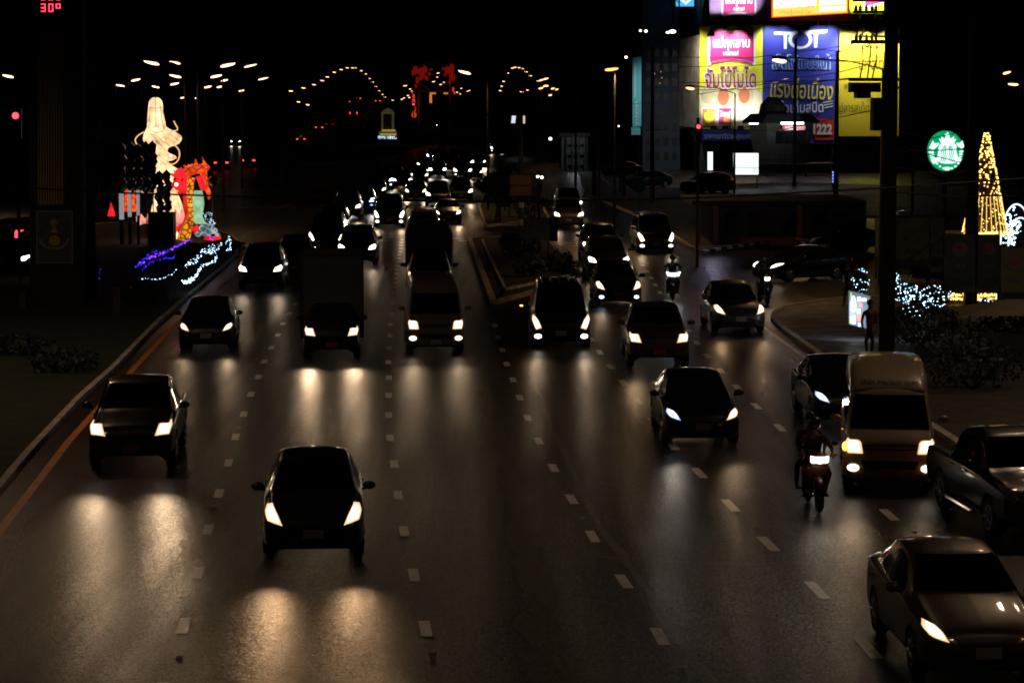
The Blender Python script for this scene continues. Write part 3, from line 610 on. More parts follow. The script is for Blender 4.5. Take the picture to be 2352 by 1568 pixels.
# ------------------------------------------------------------------ traffic
car('hatch', 720, 1290, 'black hatchback with swept white headlights, nearest car in the middle lanes', 'black', W2, plate='plate', beam=4.2, tilt=2.5)
car('pickup', 300, 1086, 'dark pickup truck with large bright headlights beside the yellow edge line', 'black', N2, plate='plate_red', beam=5.4, tilt=2.0)
car('sedan', 473, 806, 'dark sedan with round bright headlights next to the left kerb', 'black', N2, beam=1.1)
t = car('pickup', 762, 828, 'small cargo truck with a tall plain box body behind its cab', 'black', N2, sc=.94, beam=4.4, tilt=7)
t.name = 'cargo_truck'; t['category'] = 'truck'
cb = MB(); cb.box((0, 3.75, 1.83), (1.94, 3.5, 2.62)); cargo = cb.build('cargo_box', 'box_grey', t); 
rr = MB()
for x in (-.98, .98):
    for z in (.54, 3.13): rr.box((x, 3.75, z), (.06, 3.56, .06))
for x in (-.98, .98):
    for y in (1.99, 5.51): rr.box((x, y, 1.83), (.065, .06, 2.63))
for y in (1.99, 5.51): rr.box((0, y, 3.15), (1.96, .06, .05))
rr.build('box_frame', 'steel', t)
car('van', 1001, 815, 'boxy passenger van with four lit lamps and two wide mirrors in the middle lane', 'beige', N2, fog='hl_warm', beam=1.6, sc=.97)
t = car('pickup', 988, 686, 'pickup truck carrying a tall canvas covered load close behind the boxy van', 'black', N2, beam=.3)
cb = MB(); cb.loft([[Vector((x*w_, y, z)) for x, z in ((-1, 1.0), (-1.02, 2.3), (-.8, 2.72), (0, 2.86), (.8, 2.72), (1.02, 2.3), (1, 1.0))] for y, w_ in ((3.2, .88), (3.3, .93), (5.0, .93), (5.1, .88))]); cb.build('canvas_cover', 'cloth_grey', t)
car('suv', 973, 563, 'orange roofed estate car behind the pickup with the covered load', 'orange', N2, fog='hl_mid', beam=.7, thin=('air_intake',))
car('sedan', 1029, 515, 'dark sedan with starry headlights queued behind the orange roofed car', 'black', N2, beam=.9)
car('minivan', 894, 524, 'dark people carrier with four bright lamps just beyond the stop line', 'black', N2, fog='hl_mid', beam=1.1)
car('suv', 598, 668, 'dark car with wide round headlights and shiny flank, second from the left kerb', 'black', N2, beam=1.0)
car('sedan', 674, 622, 'dark sedan with one blue tinted fog lamp behind the wide dark car', 'navy', (None, None), fog='hl_cool', beam=0)
car('suv', 820, 612, 'dark four wheel drive with blue lit mirror beyond the cargo box', 'black', N2, beam=1.0)
car('minivan', 750, 582, 'tall dark people carrier with large glaring headlights left of the blue mirror car', 'black', N2, beam=1.3)
car('suv', 762, 548, 'dark car with a single cold white lamp showing over the glaring people carrier', 'grey', (None, 'hl_cool'), fog='trim', beam=.8)
car('suv', 797, 506, 'dark car with a single warm lamp and amber edge glints', 'black', (None, 'hl_warm'), beam=.8)
car('pickup', 831, 490, 'dark pickup with cold white lamps and a blue strip under its bumper', 'black', C2, fog='blue_led', beam=.8)
car('sedan', 862, 456, 'dark sedan with one round white lamp behind the blue strip pickup', 'black', (None, 'hl_mid'), beam=.8, thin=FAR)
car('suv', 879, 437, 'tall dark car with stacked lamps at the far left of the queue', 'black', (None, 'hl_cool'), fog='hl_cool', beam=.8, thin=('grille', 'number_plate', 'rear_window', 'air_intake', 'door_handle', 'tail_light'))
car('sedan', 955, 460, 'dark sedan with two star bright headlights left of the half hidden car', 'black', N2, beam=1.0)
car('suv', 1006, 474, 'half hidden dark car with only its left lamp lit', 'black', ('hl_mid', None), beam=.8, thin=FAR)
car('suv', 1059, 466, 'dark car with one lamp blazing at the right edge of the queue', 'black', (None, 'hl_mid'), beam=1.4)
car('sedan', 963, 420, 'reddish car with one orange toned lamp in the far queue', 'red', ('hl_mid', 'hl_warm'), beam=.8, thin=FAR)
car('pickup', 1005, 410, 'dark pickup with cold white lamps driving over a bright wet looking patch', 'black', C2, beam=11.0, thin=FAR, tilt=6)
car('van', 1011, 390, 'tall dark van with bluish lamps at the head of the far queue', 'black', C2, fog='hl_cool', beam=1.0, thin=('rear_window', 'air_intake', 'door_handle', 'tail_light'))
car('suv', 1063, 412, 'dark car with four lamps beside the bright patch', 'black', N2, fog='hl_cool', beam=2.4, thin=('rear_window', 'air_intake', 'door_handle', 'tail_light'))
car('suv', 1070, 390, 'dark car with two small star lamps behind the four lamp car', 'black', N2, beam=1.0, thin=FAR)
car('sedan', 1099, 386, 'car with a single very bright lamp throwing a long streak on the road', 'grey', (None, 'hl_mid'), beam=26.0, thin=FAR, tilt=4)
car('suv', 1141, 354, 'lone far car with white and small lamps approaching from the far road', 'black', N2, fog='hl_mid', beam=1.2, thin=('rear_window', 'air_intake', 'door_handle', 'tail_light'))
car('sedan', 998, 294, 'tiny distant car with a single white lamp under the red lantern gate', 'black', (None, 'hl_cool'), beam=2.5, thin=FAR2)
car('minivan', 1140, 452, 'dark vehicle waiting side on behind the green traffic sign', 'black', (None, None), beam=0, head=-.25, thin=FAR)
for k_, x_, y_, l_, p_, h_ in (('sedan', 924, 432, 'small dark sedan just right of the stacked lamp car in the far queue', 'black', N2), ('suv', 1036, 396, 'dark car squeezed between the bright patch and the four lamp car', 'grey', C2), ('sedan', 1090, 412, 'dark sedan at the right rear of the far queue', 'black', (None, 'hl_mid')),
    ('sedan', 975, 392, 'dark sedan left of the tall bluish lamp van', 'black', N2), ('suv', 1046, 376, 'far dark car with round lamps behind the squeezed car', 'black', N2), ('hatch', 995, 371, 'farthest small hatchback at the left end of the queue head', 'black', C2), ('sedan', 905, 412, 'small dark sedan behind the stacked lamp car', 'black', (None, 'hl_mid')), ('sedan', 1084, 372, 'farthest small sedan beside the very bright single lamp', 'grey', N2)):
    car(k_, x_, y_, l_, p_, h_, beam=1.0, thin=FAR)
# right hand approach
car('suv', 1307, 527, 'silver bumpered car with two starry lamps at the right stop line', 'silver', N2, beam=.9, sl=-.01)
car('suv', 1307, 497, 'dark car whose one lamp shows above the silver bumpered car', 'black', (None, 'hl_mid'), beam=.7, sl=-.01, thin=FAR)
car('minivan', 1508, 583, 'dark people carrier with amber flanked headlight and round fog lamps', 'black', ('hl_warm', 'hl_mid'), fog='hl_mid', beam=.8, head=.04)
car('suv', 1382, 606, 'dark car with one lamp seen behind the pale bonneted car', 'black', ('hl_mid', None), beam=.6, sl=-.02)
car('suv', 1399, 645, 'pale bonneted car with two blazing round headlights', 'grey', N2, beam=1.0, sl=-.03)
car('hatch', 1422, 705, 'black hatchback with lit bluish daytime lamps low in its bumper', 'black', N2, fog='hl_cool', beam=.8, sc=1.03, sl=-.03, plate='plate_red')
car('minivan', 1289, 802, 'large black people carrier with a ribbed roof and an amber mirror lamp', 'black', N2, fog='hl_mid', beam=.9, sl=-.01)
mv = [o for o in COL.objects if o.get('label', '').startswith('large black people')][0]
rb = MB()
for x in (-.55, -.28, 0, .28, .55): rb.tube([(x, 2.1, 1.905), (x*1.02, 3.2, 1.945), (x, 4.5, 1.91)], .018, 5)
rb.build('roof_rib', 'chrome', mv); MB().sph((-1.20, 1.30, 1.23), (.05, .03, .025), 6, 5).build('indicator_lamp', 'hl_amber', mv)
car('pickup', 1514, 849, 'gold pickup truck with orange tinted headlight turning in the right lanes', 'gold', ('hl_warm', 'hl_mid'), beam=.8, head=.0, plate='plate_red')
car('hatch', 1702, 766, 'silver hatchback with pale bumper entering from the right hand road', 'silver', W2, beam=1.0, head=.06, sc=1.02)
car('sedan', 1750, 648, 'black sedan turning across behind the motorcycle with one lamp showing', 'black', ('hl_mid', 'hl_mid'), beam=.15, head=-.98)
car('sedan', 1846, 580, 'black sedan parked by the shop with a white glint on its windscreen', 'black', (None, None), beam=0, head=-.95)
car('sedan', 1616, 1028, 'black sedan with slanted cool headlights and a glinting left flank', 'black', ('hl_cool', 'hl_mid'), beam=.9, head=.03)
car('sedan', 1955, 984, 'black sedan half hidden by the tall van with one cold starry lamp', 'black', ('hl_cool', None), beam=.9, head=.03)
v = car('van', 2043, 1136, 'tall cream minibus with lettering above its windscreen and lit fog lamps', 'white', N2, fog='hl_mid', beam=1.0, head=-.12, plate='plate_red', sc=1.0)
hr = MB(); rg_ = []
for y, w_, tz_ in ((.92, .86, 1.90), (1.0, .90, 1.99), (1.12, .93, 2.09), (1.3, .95, 2.18), (1.6, .97, 2.27), (2.0, .985, 2.33), (2.6, .99, 2.36), (3.6, .99, 2.36), (4.4, .985, 2.33), (4.7, .96, 2.22), (4.8, .93, 2.0)):
    b0 = min(1.86, tz_-.03); rg_.append([Vector((x*w_*.80, y, lerp(b0, tz_, q))) for x, q in ((-1, 0), (-.985, .45), (-.93, .78), (-.80, .93), (-.5, .985), (0, 1), (.5, .985), (.80, .93), (.93, .78), (.985, .45), (1, 0))])
hr.loft(rg_)
hr.build('high_roof', 'white', v, True)
vs, fs, a, b_, c, d = text_geo('บริษัท การประปา ขนส่ง', .01); tm = MB(); bv = BVHTree.FromPolygons([Vector(q) for q in hr.v], hr.f); out = []
for q in vs:
    u = (q[0]-a)/(b_-a); k = (q[1]-c)/(d-c); x = -.56+1.12*u; z = 2.02+.10*k; hit, nn, _, _ = bv.ray_cast(Vector((x, -2, z)), Vector((0, 1, 0))); y = hit.y if hit else 1.2
    out.append((x, y-.012, z))
tm.add(out, fs); tm.build('lettering', 'trim', v)
for s in (-1, 1): MB().sph((s*.86, .02, .93), (.06, .05, .09), 8, 6).build('indicator_lamp', 'hl_amber' if s < 0 else 'lamp_off', v, True)
MB().box((0, -.02, .92), (1.0, .03, .045)).build('chrome_bar', 'chrome', v)
car('pickup', 0, 0, 'dark grey pickup with running boards and alloy wheels at the right edge', 'grey', (None, None), beam=0, head=.10, tail='tail_dim', pos=Vector((9.25, 40.9, 0)))
pk = [o for o in COL.objects if o.get('label', '').startswith('dark grey pickup')][0]
for s in (-1, 1): MB().tube([(s*.95, 1.5, .38), (s*.97, 1.6, .36), (s*.97, 3.2, .36), (s*.95, 3.3, .38)], .035, 6).build('running_board', 'chrome', pk)
car('sedan', 2268, 1580, 'bronze bonneted sedan with almond headlight at the lower right corner', 'gold', W2, beam=.7, head=.04, sc=1.0)
# opposite carriageway and far roads
def going(kind, x, y, label, Y=None, head=0.0, paint='black', tail='tail_red', sc=1.0, thin=FAR2):
    p = gr(x, y) if Y is None else at(x, y, Y)
    c, s = math.cos(head), math.sin(head); L = PROF[kind]['L']*sc; pr = Vector((s*L, -c*L, 0))
    o = car(kind, 0, 0, label, paint, (None, None), beam=0, head=head+math.pi, pos=p-Vector((s*L, -c*L, 0)), tail=tail, sc=sc, thin=[t_ for t_ in thin if t_ != 'tail_light'], group='vehicles driving away on the opposite road')
    return o
going('suv', 8, 585, 'grey car with red tail lamps cut by the left edge of the picture', head=-.35, thin=(), paint='silver')
going('sedan', 508, 392, 'pale car with two red tail lamps, left one of the pair beyond the lantern', head=.05, paint='silver')
going('sedan', 570, 386, 'dark car with two red tail lamps, right one of the pair beyond the lantern', head=.05)
going('sedan', 691, 331, 'dark car with red tail lamps waiting at the foot of the bridge ramp', head=.02)
going('sedan', 733, 303, 'small car with red tail lamps climbing the bridge ramp first in line', Y=470)
going('sedan', 757, 295, 'small pale car beside the first car on the bridge ramp', Y=480, paint='silver', tail='tail_dim')
going('van', 812, 270, 'dark truck like van with red tail lamps in the middle of the ramp', Y=560)
going('sedan', 798, 241, 'tiny car with one red glow near the top of the ramp', Y=640)
going('sedan', 823, 233, 'tiny car with a pair of red tail lamps at the crest of the bridge', Y=720)
going('sedan', 868, 239, 'tiny car with red tail lamps on the far side of the bridge crest', Y=660)
car('sedan', 541, 335, 'distant car with two blue white headlamps facing us beyond the lantern', 'black', C2, beam=1.5, thin=FAR2, group='traffic facing us on the opposite road')
car('suv', 20, 640, 'dark car with a white headlamp behind the clock pylon at the left edge', 'black', ('hl_mid', 'hl_mid'), beam=.3, head=-.4, group='traffic facing us on the opposite road')
for x, y, l, k in ((1445, 432, 'dark car parked under the streetlight poles right of the far junction', 'sedan'), (1575, 448, 'dark car parked in front of the police booth', 'suv'), (1390, 405, 'dark car parked beside the pale hall entrance', 'sedan')):
    car(k, x, y, l, 'grey', (None, None), beam=0, head=-.9, thin=('fog_light', 'air_intake', 'door_handle'), group='cars parked on the right hand side')
# ------------------------------------------------------------------ the bridge ramp
rp = [(705, 331, 415), (735, 303, 460), (765, 280, 520), (795, 260, 580), (822, 243, 660), (842, 231, 760), (852, 224, 900)]
vs = []; fs = []
for i, (x, y, Y) in enumerate(rp):
    c = at(x, y, Y); z = max(c.z, .02); vs += [(c.x-6.5, Y, z), (c.x+6.5, Y, z), (c.x+6.5, Y, z-.8), (c.x-6.5, Y, z-.8)]
for i in range(len(rp)-1):
    for k in range(4): fs.append((i*4+k, i*4+(k+1) % 4, (i+1)*4+(k+1) % 4, (i+1)*4+k))
mb = MB(); mb.add(vs, fs); tag(mb.build('bridge_deck', 'pave'), 'arching road bridge deck climbing away behind the lantern display', 'bridge')
pr = MB()
for sx in (-6.4, 6.4): pr.tube([(v[0]+6.5+sx, v[1], v[2]+.9) for v in vs[::4]], .10, 5)
for v in vs[::4]:
    for sx in (-6.4, 6.4): pr.box((v[0]+6.5+sx, v[1], v[2]+.4), (.15, .15, 1.1))
tag(pr.build('parapet_rail', 'steel'), 'pale guard rails along the edges of the climbing bridge', 'guard rail')
# ------------------------------------------------------------------ street lamps
lens_mb = {}
def lamp(px, py, Y, m, label, group, wide=.75, dirx=1, hgt=None, tiltd=8, power=0, arm=1.6, slim=False):
    p = at(px, py, Y); gz = 0.0 if p.z < 11.5 else p.z-9.5
    base = Vector((p.x+dirx*arm, Y+.3, gz)); r = empty('street_lamp', base, label, 'street lamp', group)
    q = p-base; top = Vector((0, 0, q.z-.35)); k = max(1.0, Y/260)*.8
    po = MB().tube([(0, 0, -.05), (0, 0, top.z*.5), top], [.11*k, .085*k, .06*k], 6); po.build('pole', 'steel', r)
    MB().tube([top, top+Vector((-dirx*arm*.35, 0, .32)), q+Vector((dirx*wide*.45, 0, .10))], .04*k, 5).build('arm', 'steel', r)
    hd = MB(); hd.sph(q+Vector((0, 0, .07)), (wide*.58, .17*max(1, wide), .11*max(1, wide)), 10, 6); h = hd.build('lamp_head', 'darksteel', r, True)
    a = math.radians(tiltd)*dirx
    le = MB().sph((0, 0, 0), (wide*.5, .16*max(1, wide), (.09 if not slim else .05)*max(1, wide)), 10, 6); l = le.build('lamp_lens', m, h, True); l.location = q+Vector((0, -.03, -.03*max(1, wide)))
    l.rotation_euler = (0, a, 0)
    if power: light('lamp_light', 'SPOT', q+Vector((0, 0, -.25)), power, (1, .55, .24), r, .25, math.radians(150), .6, (0, 0, 0))
    return r
ORD = 'first second third fourth fifth sixth seventh eighth ninth tenth eleventh twelfth thirteenth fourteenth fifteenth sixteenth seventeenth eighteenth nineteenth twentieth'.split()
G1 = 'street lamps over the opposite road'
for x, y, Y, d, w_, l in ((347, 143, 150, 1, 1.25, 'street lamp with long slanting lens above the hooded lantern figure, highest on its side'), (401, 143, 190, 1, 1.1, 'slanting street lamp right of the highest lamp above the lantern figure'),
    (525, 148, 150, -1, 1.25, 'biggest and brightest street lamp right of the lantern figure'), (577, 150, 165, -1, 1.2, 'street lamp tilted up to the right beside the brightest lamp'),
    (313, 183, 230, -1, 1.15, 'street lamp upper left of the hooded lantern figure'), (276, 196, 230, 1, 1.1, 'small street lamp farthest left of the lamps around the lantern figure'),
    (357, 199, 260, 1, 1.05, 'small street lamp just above the hood of the lantern figure'), (402, 174, 210, 1, 1.35, 'wide slanting street lamp in the middle of the lamp cluster'),
    (402, 192, 250, -1, 1.2, 'double street lamp just under the wide slanting lamp'), (498, 174, 180, -1, 1.15, 'round bright street lamp under the biggest lamp'),
    (516, 184, 240, -1, .9, 'small crescent street lamp right of the round bright lamp'), (478, 199, 240, -1, .95, 'small bright street lamp lower left of the round lamp'),
    (505, 199, 260, -1, .8, 'tiny triple street lamp under the crescent lamp'), (606, 180, 210, -1, 1.2, 'thin dim street lamp at the right end of the cluster'),
    (555, 208, 300, -1, .85, 'small amber street lamp low on the right of the cluster'), (420, 224, 330, -1, .8, 'tiny street lamp right of the lantern hood'),
    (451, 225, 420, -1, .6, 'tiniest dot like street lamp right of the lantern hood'), (18, 174, 170, 1, 1.0, 'street lamp alone at the left edge above the red traffic light')):
    lamp(x, y, Y, 'sodium_pale', l, G1, w_*.85, d, tiltd=14, arm=2.0, slim=(x in (606, 577)), power=(300 if x in (347, 525, 18) else 0))
G2 = 'small lamps strung along the arching bridge'
for i, (x, y) in enumerate([(668, 209), (697, 202), (721, 194.5), (740, 185), (752, 177), (767.6, 166), (783.7, 160), (797.5, 156), (809.5, 156), (815.5, 156), (830, 162.6), (839.7, 170), (848.7, 180.5), (856, 188.7), (863, 198.6), (870, 208.6), (878, 217), (884, 223), (890, 227.2), (901.5, 230.3)]):
    Y = 430+i*26; lamp(x, y, Y, 'sodium', ORD[i]+' lamp from the left end of the long arch of lamps', G2, max(.75, Y*5.6/5573)*1.05, 1, arm=.8)
lamp(685.5, 234, 420, 'sodium', 'small orange lamp below the left end of the bridge arch', 'low lamps beside the ramp', .6, arm=.8); lamp(706.6, 240.5, 400, 'sodium', 'white orange lamp beside the start of the bridge ramp', 'low lamps beside the ramp', .6, arm=.8)
G3 = 'small orange lamps around the red lantern gate'
for i, (x, y, s) in enumerate(sorted([(923, 228, .7), (928, 225, .6), (937, 219.4, .8), (940, 224, .8), (931, 197, 1.5), (942, 204.5, .8), (946, 209, .6), (1006, 168, 1.3), (1006, 177, 1.3), (996, 187.5, 1.2), (1013, 194, 1.4), (1019.6, 189, .7), (1059.7, 203, .8), (1073.8, 209.8, .6), (1078, 208, .8), (1050, 212, .8), (1057, 216, .6)])):
    lamp(x, y, 520+i*8, 'sodium', 'small orange lamp, '+ORD[i]+' from the left among those by the red lantern gate', G3, s*.62, -1, arm=.8)
G4 = 'small lamps on the smaller arch right of the gate'
for i, (x, y, s) in enumerate(sorted([(1177, 156.4, .8), (1183, 154.7, .9), (1191.5, 155.5, .9), (1199.8, 157.6, .9), (1208.5, 165, 1), (1218, 174, 1), (1167.5, 168, .4), (1156.7, 187, .7), (1152, 198, .6), (1148.8, 208.3, .7), (1236, 186, 1.0), (1198, 211, 1.1), (1210.6, 206.8, 1.0)])):
    lamp(x, y, 520+i*6, 'sodium', 'small orange lamp, '+ORD[i]+' in order along the smaller arch right of the gate', G4, s*.8, 1, arm=.8)
for x, y, s, l in ((1244, 183.4, 1.2, 'oval lamp in the small lamp cluster by the tall thin pole'), (1254, 180.5, 1.5, 'tilted brightest lamp of the cluster right of the small arch'), (1253, 196.6, 1.2, 'lamp under the tilted lamp of the small cluster'), (1243, 202, 1.4, 'round lamp at the top of the tall thin pole'), (1270, 203, 1, 'lamp at the right end of the small cluster'), (1279, 205, .8, 'dim orange lamp right of the small cluster'), (1264, 218, .9, 'lowest lamp right of the tall thin pole'), (1257, 197, .6, 'dimmest small lamp in the cluster by the thin pole')):
    lamp(x, y, 300, 'sodium', l, 'cluster of lamps by the tall thin pole', s*.5, -1, arm=.6, tiltd=18)
lamp(1066, 165, 165, 'sodium_pale', 'large street lamp with long slanting lens over the far queue', 'street lamps over the junction', .95, 1, tiltd=16, power=900)
lamp(1405, 158, 135, 'sodium_dim', 'amber street lamp glowing alone right of the junction', 'street lamps over the junction', .78, 1, tiltd=-8, power=900, arm=.2)
lamp(1790, 138, 100, 'sodium_pale', 'bright street lamp on a long arm in front of the blue billboard', 'street lamps over the junction', .62, 1, tiltd=10, power=900, arm=4.3)
lamp(1585, 202, 150, 'sodium', 'small street lamp on a curved arm before the yellow billboard', 'street lamps over the junction', .55, 1, tiltd=10, arm=2.8)
lamp(2313, 166, 170, 'sodium', 'upper of the two orange lamps at the right edge', 'lamps at the right edge', .6, 1, tiltd=-20, arm=1)
lamp(2327, 193, 170, 'sodium', 'lower brighter orange lamp at the right edge', 'lamps at the right edge', .75, 1, tiltd=5, arm=1)
lamp(2063, 485, 105, 'pale_tube', 'thin unlit looking curved lamp over the yellow banners', 'lamps by the banners', .6, 1, tiltd=-18, arm=-.3, slim=True) if 'pale_tube' in M else None
# unseen street lamps, suggested by bonnet glints, added to light dashes, banners and pylon
for x, y, pw in ((11.8, 24, 520), (-12.0, 34, 380), (14.5, 52, 1400), (-15.5, 60, 1400), (23.0, 70, 1500), (-20.5, 74, 700)):
    r = empty('street_lamp', (x, y, 0), {24: 'added unseen street lamp nearest the footbridge, mast right of the bottom sedan', 34: 'added street lamp mast left of the yellow edge line, outside the picture', 52: 'added street lamp mast beside the grey pickup, outside the picture', 60: 'added unseen street lamp mast on the dark verge left of the pickup', 74: 'added street lamp mast left of the clock pylon, outside the picture', 70: 'added unseen street lamp mast at the right end of the festival banners'}[y], 'street lamp', 'tall street lamps added along the kerbs for light, outside the picture'); s = 1 if x > 0 else -1
    MB().tube([(0, 0, 0), (0, 0, 12.5)], [.1, .06], 8).build('pole', 'steel', r); MB().tube([(0, 0, 12.5), (-s*1.8, 0, 12.9)], .04, 6).build('arm', 'steel', r)
    h = MB().sph((-s*2.0, 0, 12.9), (.4, .17, .11), 10, 6).build('lamp_head', 'darksteel', r, True); MB().sph((-s*2.0, 0, 12.84), (.34, .14, .08), 10, 6).build('lamp_lens', 'sodium', h, True)
    light('lamp_light', 'SPOT', (-s*2.0, 0, 12.7), pw*.66, (1, .66, .40), r, .2, math.radians(155), .6, (0, 0, 0))
# ------------------------------------------------------------------ thermometer and clock pylon
pc = gr(120, 712); r = empty('clock_pylon', pc, 'tall dark clock and temperature pylon with ribbed panel and crest plaque', 'pylon'); Yp = pc.y
def rp_(name, x0, y0, x1, y1, m, off, t=.06, par=r): return rect_px(x0, y0, x1, y1, Yp, t, off=off).build(name, m, par, world=True)
rect_px(68, -70, 190, 716, Yp, .7).build('shaft', 'darkconc', r, world=True)
rp_('led_display', 80, -60, 152, 34, 'screen_black', .06)
rp_('ribbed_panel', 88, 80, 148, 470, 'rib_panel', .05)
for i in range(10): rp_('rib', 91+i*6.0, 80, 93+i*6.0, 470, 'darksteel', .075, .02)
rp_('plaque_frame', 84, 484, 168, 605, 'plaque_edge', .05); pq = rp_('plaque', 87, 487, 165, 602, 'plaque_blue', .07, .03)
seg = {'3': 'abgcd', '0': 'abcdef', 'o': 'abgf', '2': 'abged', '1': 'bc', '5': 'afgcd'}
def digit(ch, x, y, w_, h, mb):
    t = 2.2
    S = {'a': (x, y, x+w_, y+t), 'g': (x, y+h/2-t/2, x+w_, y+h/2+t/2), 'd': (x, y+h-t, x+w_, y+h), 'f': (x, y, x+t, y+h/2), 'b': (x+w_-t, y, x+w_, y+h/2), 'e': (x, y+h/2, x+t, y+h), 'c': (x+w_-t, y+h/2, x+w_, y+h)}
    for k in seg[ch]:
        a = S[k]; rect_px(a[0]+.3, a[1]+.3, a[2]-.3, a[3]-.3, Yp, .02, mb, off=.10)
for dg_ in (('3', 95, 9.5, 10.5, 18.5), ('0', 112.5, 9.5, 10.5, 18.5), ('o', 129.5, 9.5, 10.5, 20), ('2', 95, -17, 10.5, 18), ('0', 112.5, -17, 10.5, 18), ('2', 129.5, -17, 10.5, 18)):
    mb = MB(); digit(*dg_, mb); mb.build('led_digit', 'led_red', r, world=True)

cr = MB()
for k in range(9):
    a = math.radians(-40+10*k); cr_ = [(126+4*math.sin(a), 530-8*math.cos(a)), (126+18*math.sin(a)+1.3*math.cos(a), 530-27*math.cos(a)), (126+18*math.sin(a)-1.3*math.cos(a), 530-27*math.cos(a))]
    poly_px([cr_[0], cr_[1], cr_[2]], Yp, .01, .10, cr)
poly_px([(118, 534), (122, 524), (126, 514), (130, 524), (134, 534)], Yp, .01, .10, cr)
poly_px([(126+13*math.cos(-k*math.pi/8), 552+12*math.sin(-k*math.pi/8)) for k in range(16)][::-1], Yp, .01, .10, cr)
for k in range(13):
    a = math.radians(15+12.5*k); x, y = 126+33*math.cos(a), 545+26*math.sin(a); poly_px([(x-2.4, y+3), (x+2.4, y+3), (x+2.0, y-3), (x-2.0, y-3)][::1], Yp, .01, .10, cr)
cr.build('crest', 'crest_gold', r, world=True)
for x, y0, y1, l in ((54, 668, 712, 'pale concrete post left of the clock pylon'), (162, 662, 690, 'short concrete post just right of the clock pylon'), (270, 664, 722, 'pale concrete post in front of the lantern display')):
    b = gr(x, y1); hh = at(x, y0, b.y).z; mbb = MB().box((0, 0, hh/2), (.26, .26, hh), taper=.85); mbb.box((0, 0, hh+.03), (.30, .30, .06)); o = mbb.build('stone_post', 'concrete'); o.location = b; tag(o, l, 'post', 'posts on the verge')
pz = gr(205, 690); o = MB().tube([(0, 0, 0), (0, 0, 14)], [.30, .2], 10).build('utility_pole', 'darkconc'); o.location = pz; tag(o, 'bare dark pole standing just right of the clock pylon', 'pole')
# traffic signals
def signal(px, py, Y, label, red=True, pole=True, s=1.0):
    p = at(px, py, Y); r = empty('traffic_light', (p.x, Y, 0), label, 'traffic light', 'traffic lights')
    if pole: MB().tube([(0, .15, 0), (0, .15, p.z+.4)], .07, 8).build('pole', 'darksteel', r)
    h = MB().box((0, 0, p.z-.30), (.38*s, .22, 1.05*s)).build('signal_head', 'trim', r)
    for k, m in enumerate(('tail_red' if red else 'trim', 'trim', 'trim')):
        q = MB().cyl((0, -.12, p.z-.33*k*s), (0, 1, 0), .115*s, .04, 14).build('signal_lamp', m, h)
    MB().box((0, -.2, p.z+.15*s), (.30*s, .22, .02)).build('visor', 'trim', r)
    return r
signal(37, 266, 100, 'traffic light glowing red at the left edge beside the pylon', s=1.15)
signal(1604, 291, 110, 'traffic light glowing red before the yellow billboard', s=.8); signal(1238, 408, 150, 'small white lit signal on the thin pole in the median', red=False)
signal(950, 240, 330, 'far traffic light glowing red under the lantern gate')
tl = [o for o in COL.objects if o.get('label', '').startswith('small white lit signal')][0]
for dx in (-.08, .17): MB().sph((dx, -.2, at(1240, 406+dx*8, 150).z), .09, 8, 6).build('lit_lamp', 'hl_mid', tl)
# gantry
g = gr(1196, 528); r = empty('sign_gantry', g, 'tall black gantry pole with a long arm reaching left over the far road', 'gantry')
tz = at(1196, 263, g.y).z; MB().tube([(0, 0, 0), (0, 0, tz+.1)], [.17, .13], 8).build('pole', 'darksteel', r)
xl = at(966, 259, g.y).x-g.x; MB().tube([(0, 0, tz), (xl, 0, tz+.05)], [.10, .06], 6).build('arm', 'darksteel', r)
sb = at(1194, 425, g.y); MB().box((0, -.2, sb.z-g.z), (1.25, .06, 1.2)).build('sign_board', 'sign_back', r)
fr = MB()
for sx in (-.64, .64): fr.box((sx, -.22, sb.z), (.05, .08, 1.26))
for sz in (-.63, 0, .63): fr.box((0, -.24, sb.z+sz), (1.33, .05, .05))
fr.build('sign_frame', 'steel', r)
for z_ in (at(1196, 470, g.y).z, at(1196, 510, g.y).z): MB().cyl((0, -.02, z_), (0, 0, 1), .185, .35, 10).build('reflective_band', 'plate', r)
o = MB().tube([(0, 0, 0), (0, 0, at(1240, 395, 128).z)], .06, 6).build('signal_pole', 'darksteel'); o.location = gr(1238, 585); tag(o, 'thin dark pole rising from the traffic island', 'pole')
# ------------------------------------------------------------------ island furniture
def board(name, x0, y0, x1, y1, ybase, m, label, cat, legs=True, t=.08, text=None, tm='trim', frame=True):
    b = gr((x0+x1)/2, ybase); r = empty(name, b, label, cat)
    rect_px(x0, y0, x1, y1, b.y, t).build('panel', m, r, world=True)
    if frame:
        f = MB(); e = (x1-x0)*.015+.5
        rect_px(x0-e, y0-e, x1+e, y0, b.y, t*1.2, f, .01); rect_px(x0-e, y1, x1+e, y1+e, b.y, t*1.2, f, .01); rect_px(x0-e, y0, x0, y1, b.y, t*1.2, f, .012); rect_px(x1, y0, x1+e, y1, b.y, t*1.2, f, .012); f.build('frame', 'darksteel', r, world=True)
    if legs:
        for x in (x0+2, x1-2): q = at(x, y1, b.y); l = MB().box((q.x-b.x, .04, q.z/2), (.07, .07, q.z)); l.build('leg', 'steel', r)
    if text:
        for (s, a, c, d, e) in text: text_px(s, a, c, d, e, b.y, .01, off=.03).build('lettering', tm, r, world=True)
    return r
em('sign_white', (.80, .95, .95), 1.5); em('sign_dim', (.7, .9, .9), .55)
M['panel_grey'] = noisy('panel_grey', (.05, .05, .048), (.09, .09, .085), 2, .6); M['green_sign'] = mat('green_sign', (.01, .22, .12), .4)
board('information_board', 1203, 502, 1262, 550, 628, 'panel_grey', 'plain pale notice board on two legs on the traffic island', 'notice board')
board('notice_box', 1264, 500, 1280, 553, 560, 'panel_grey', 'narrow grey cabinet behind the notice board on the traffic island', 'cabinet', legs=False)
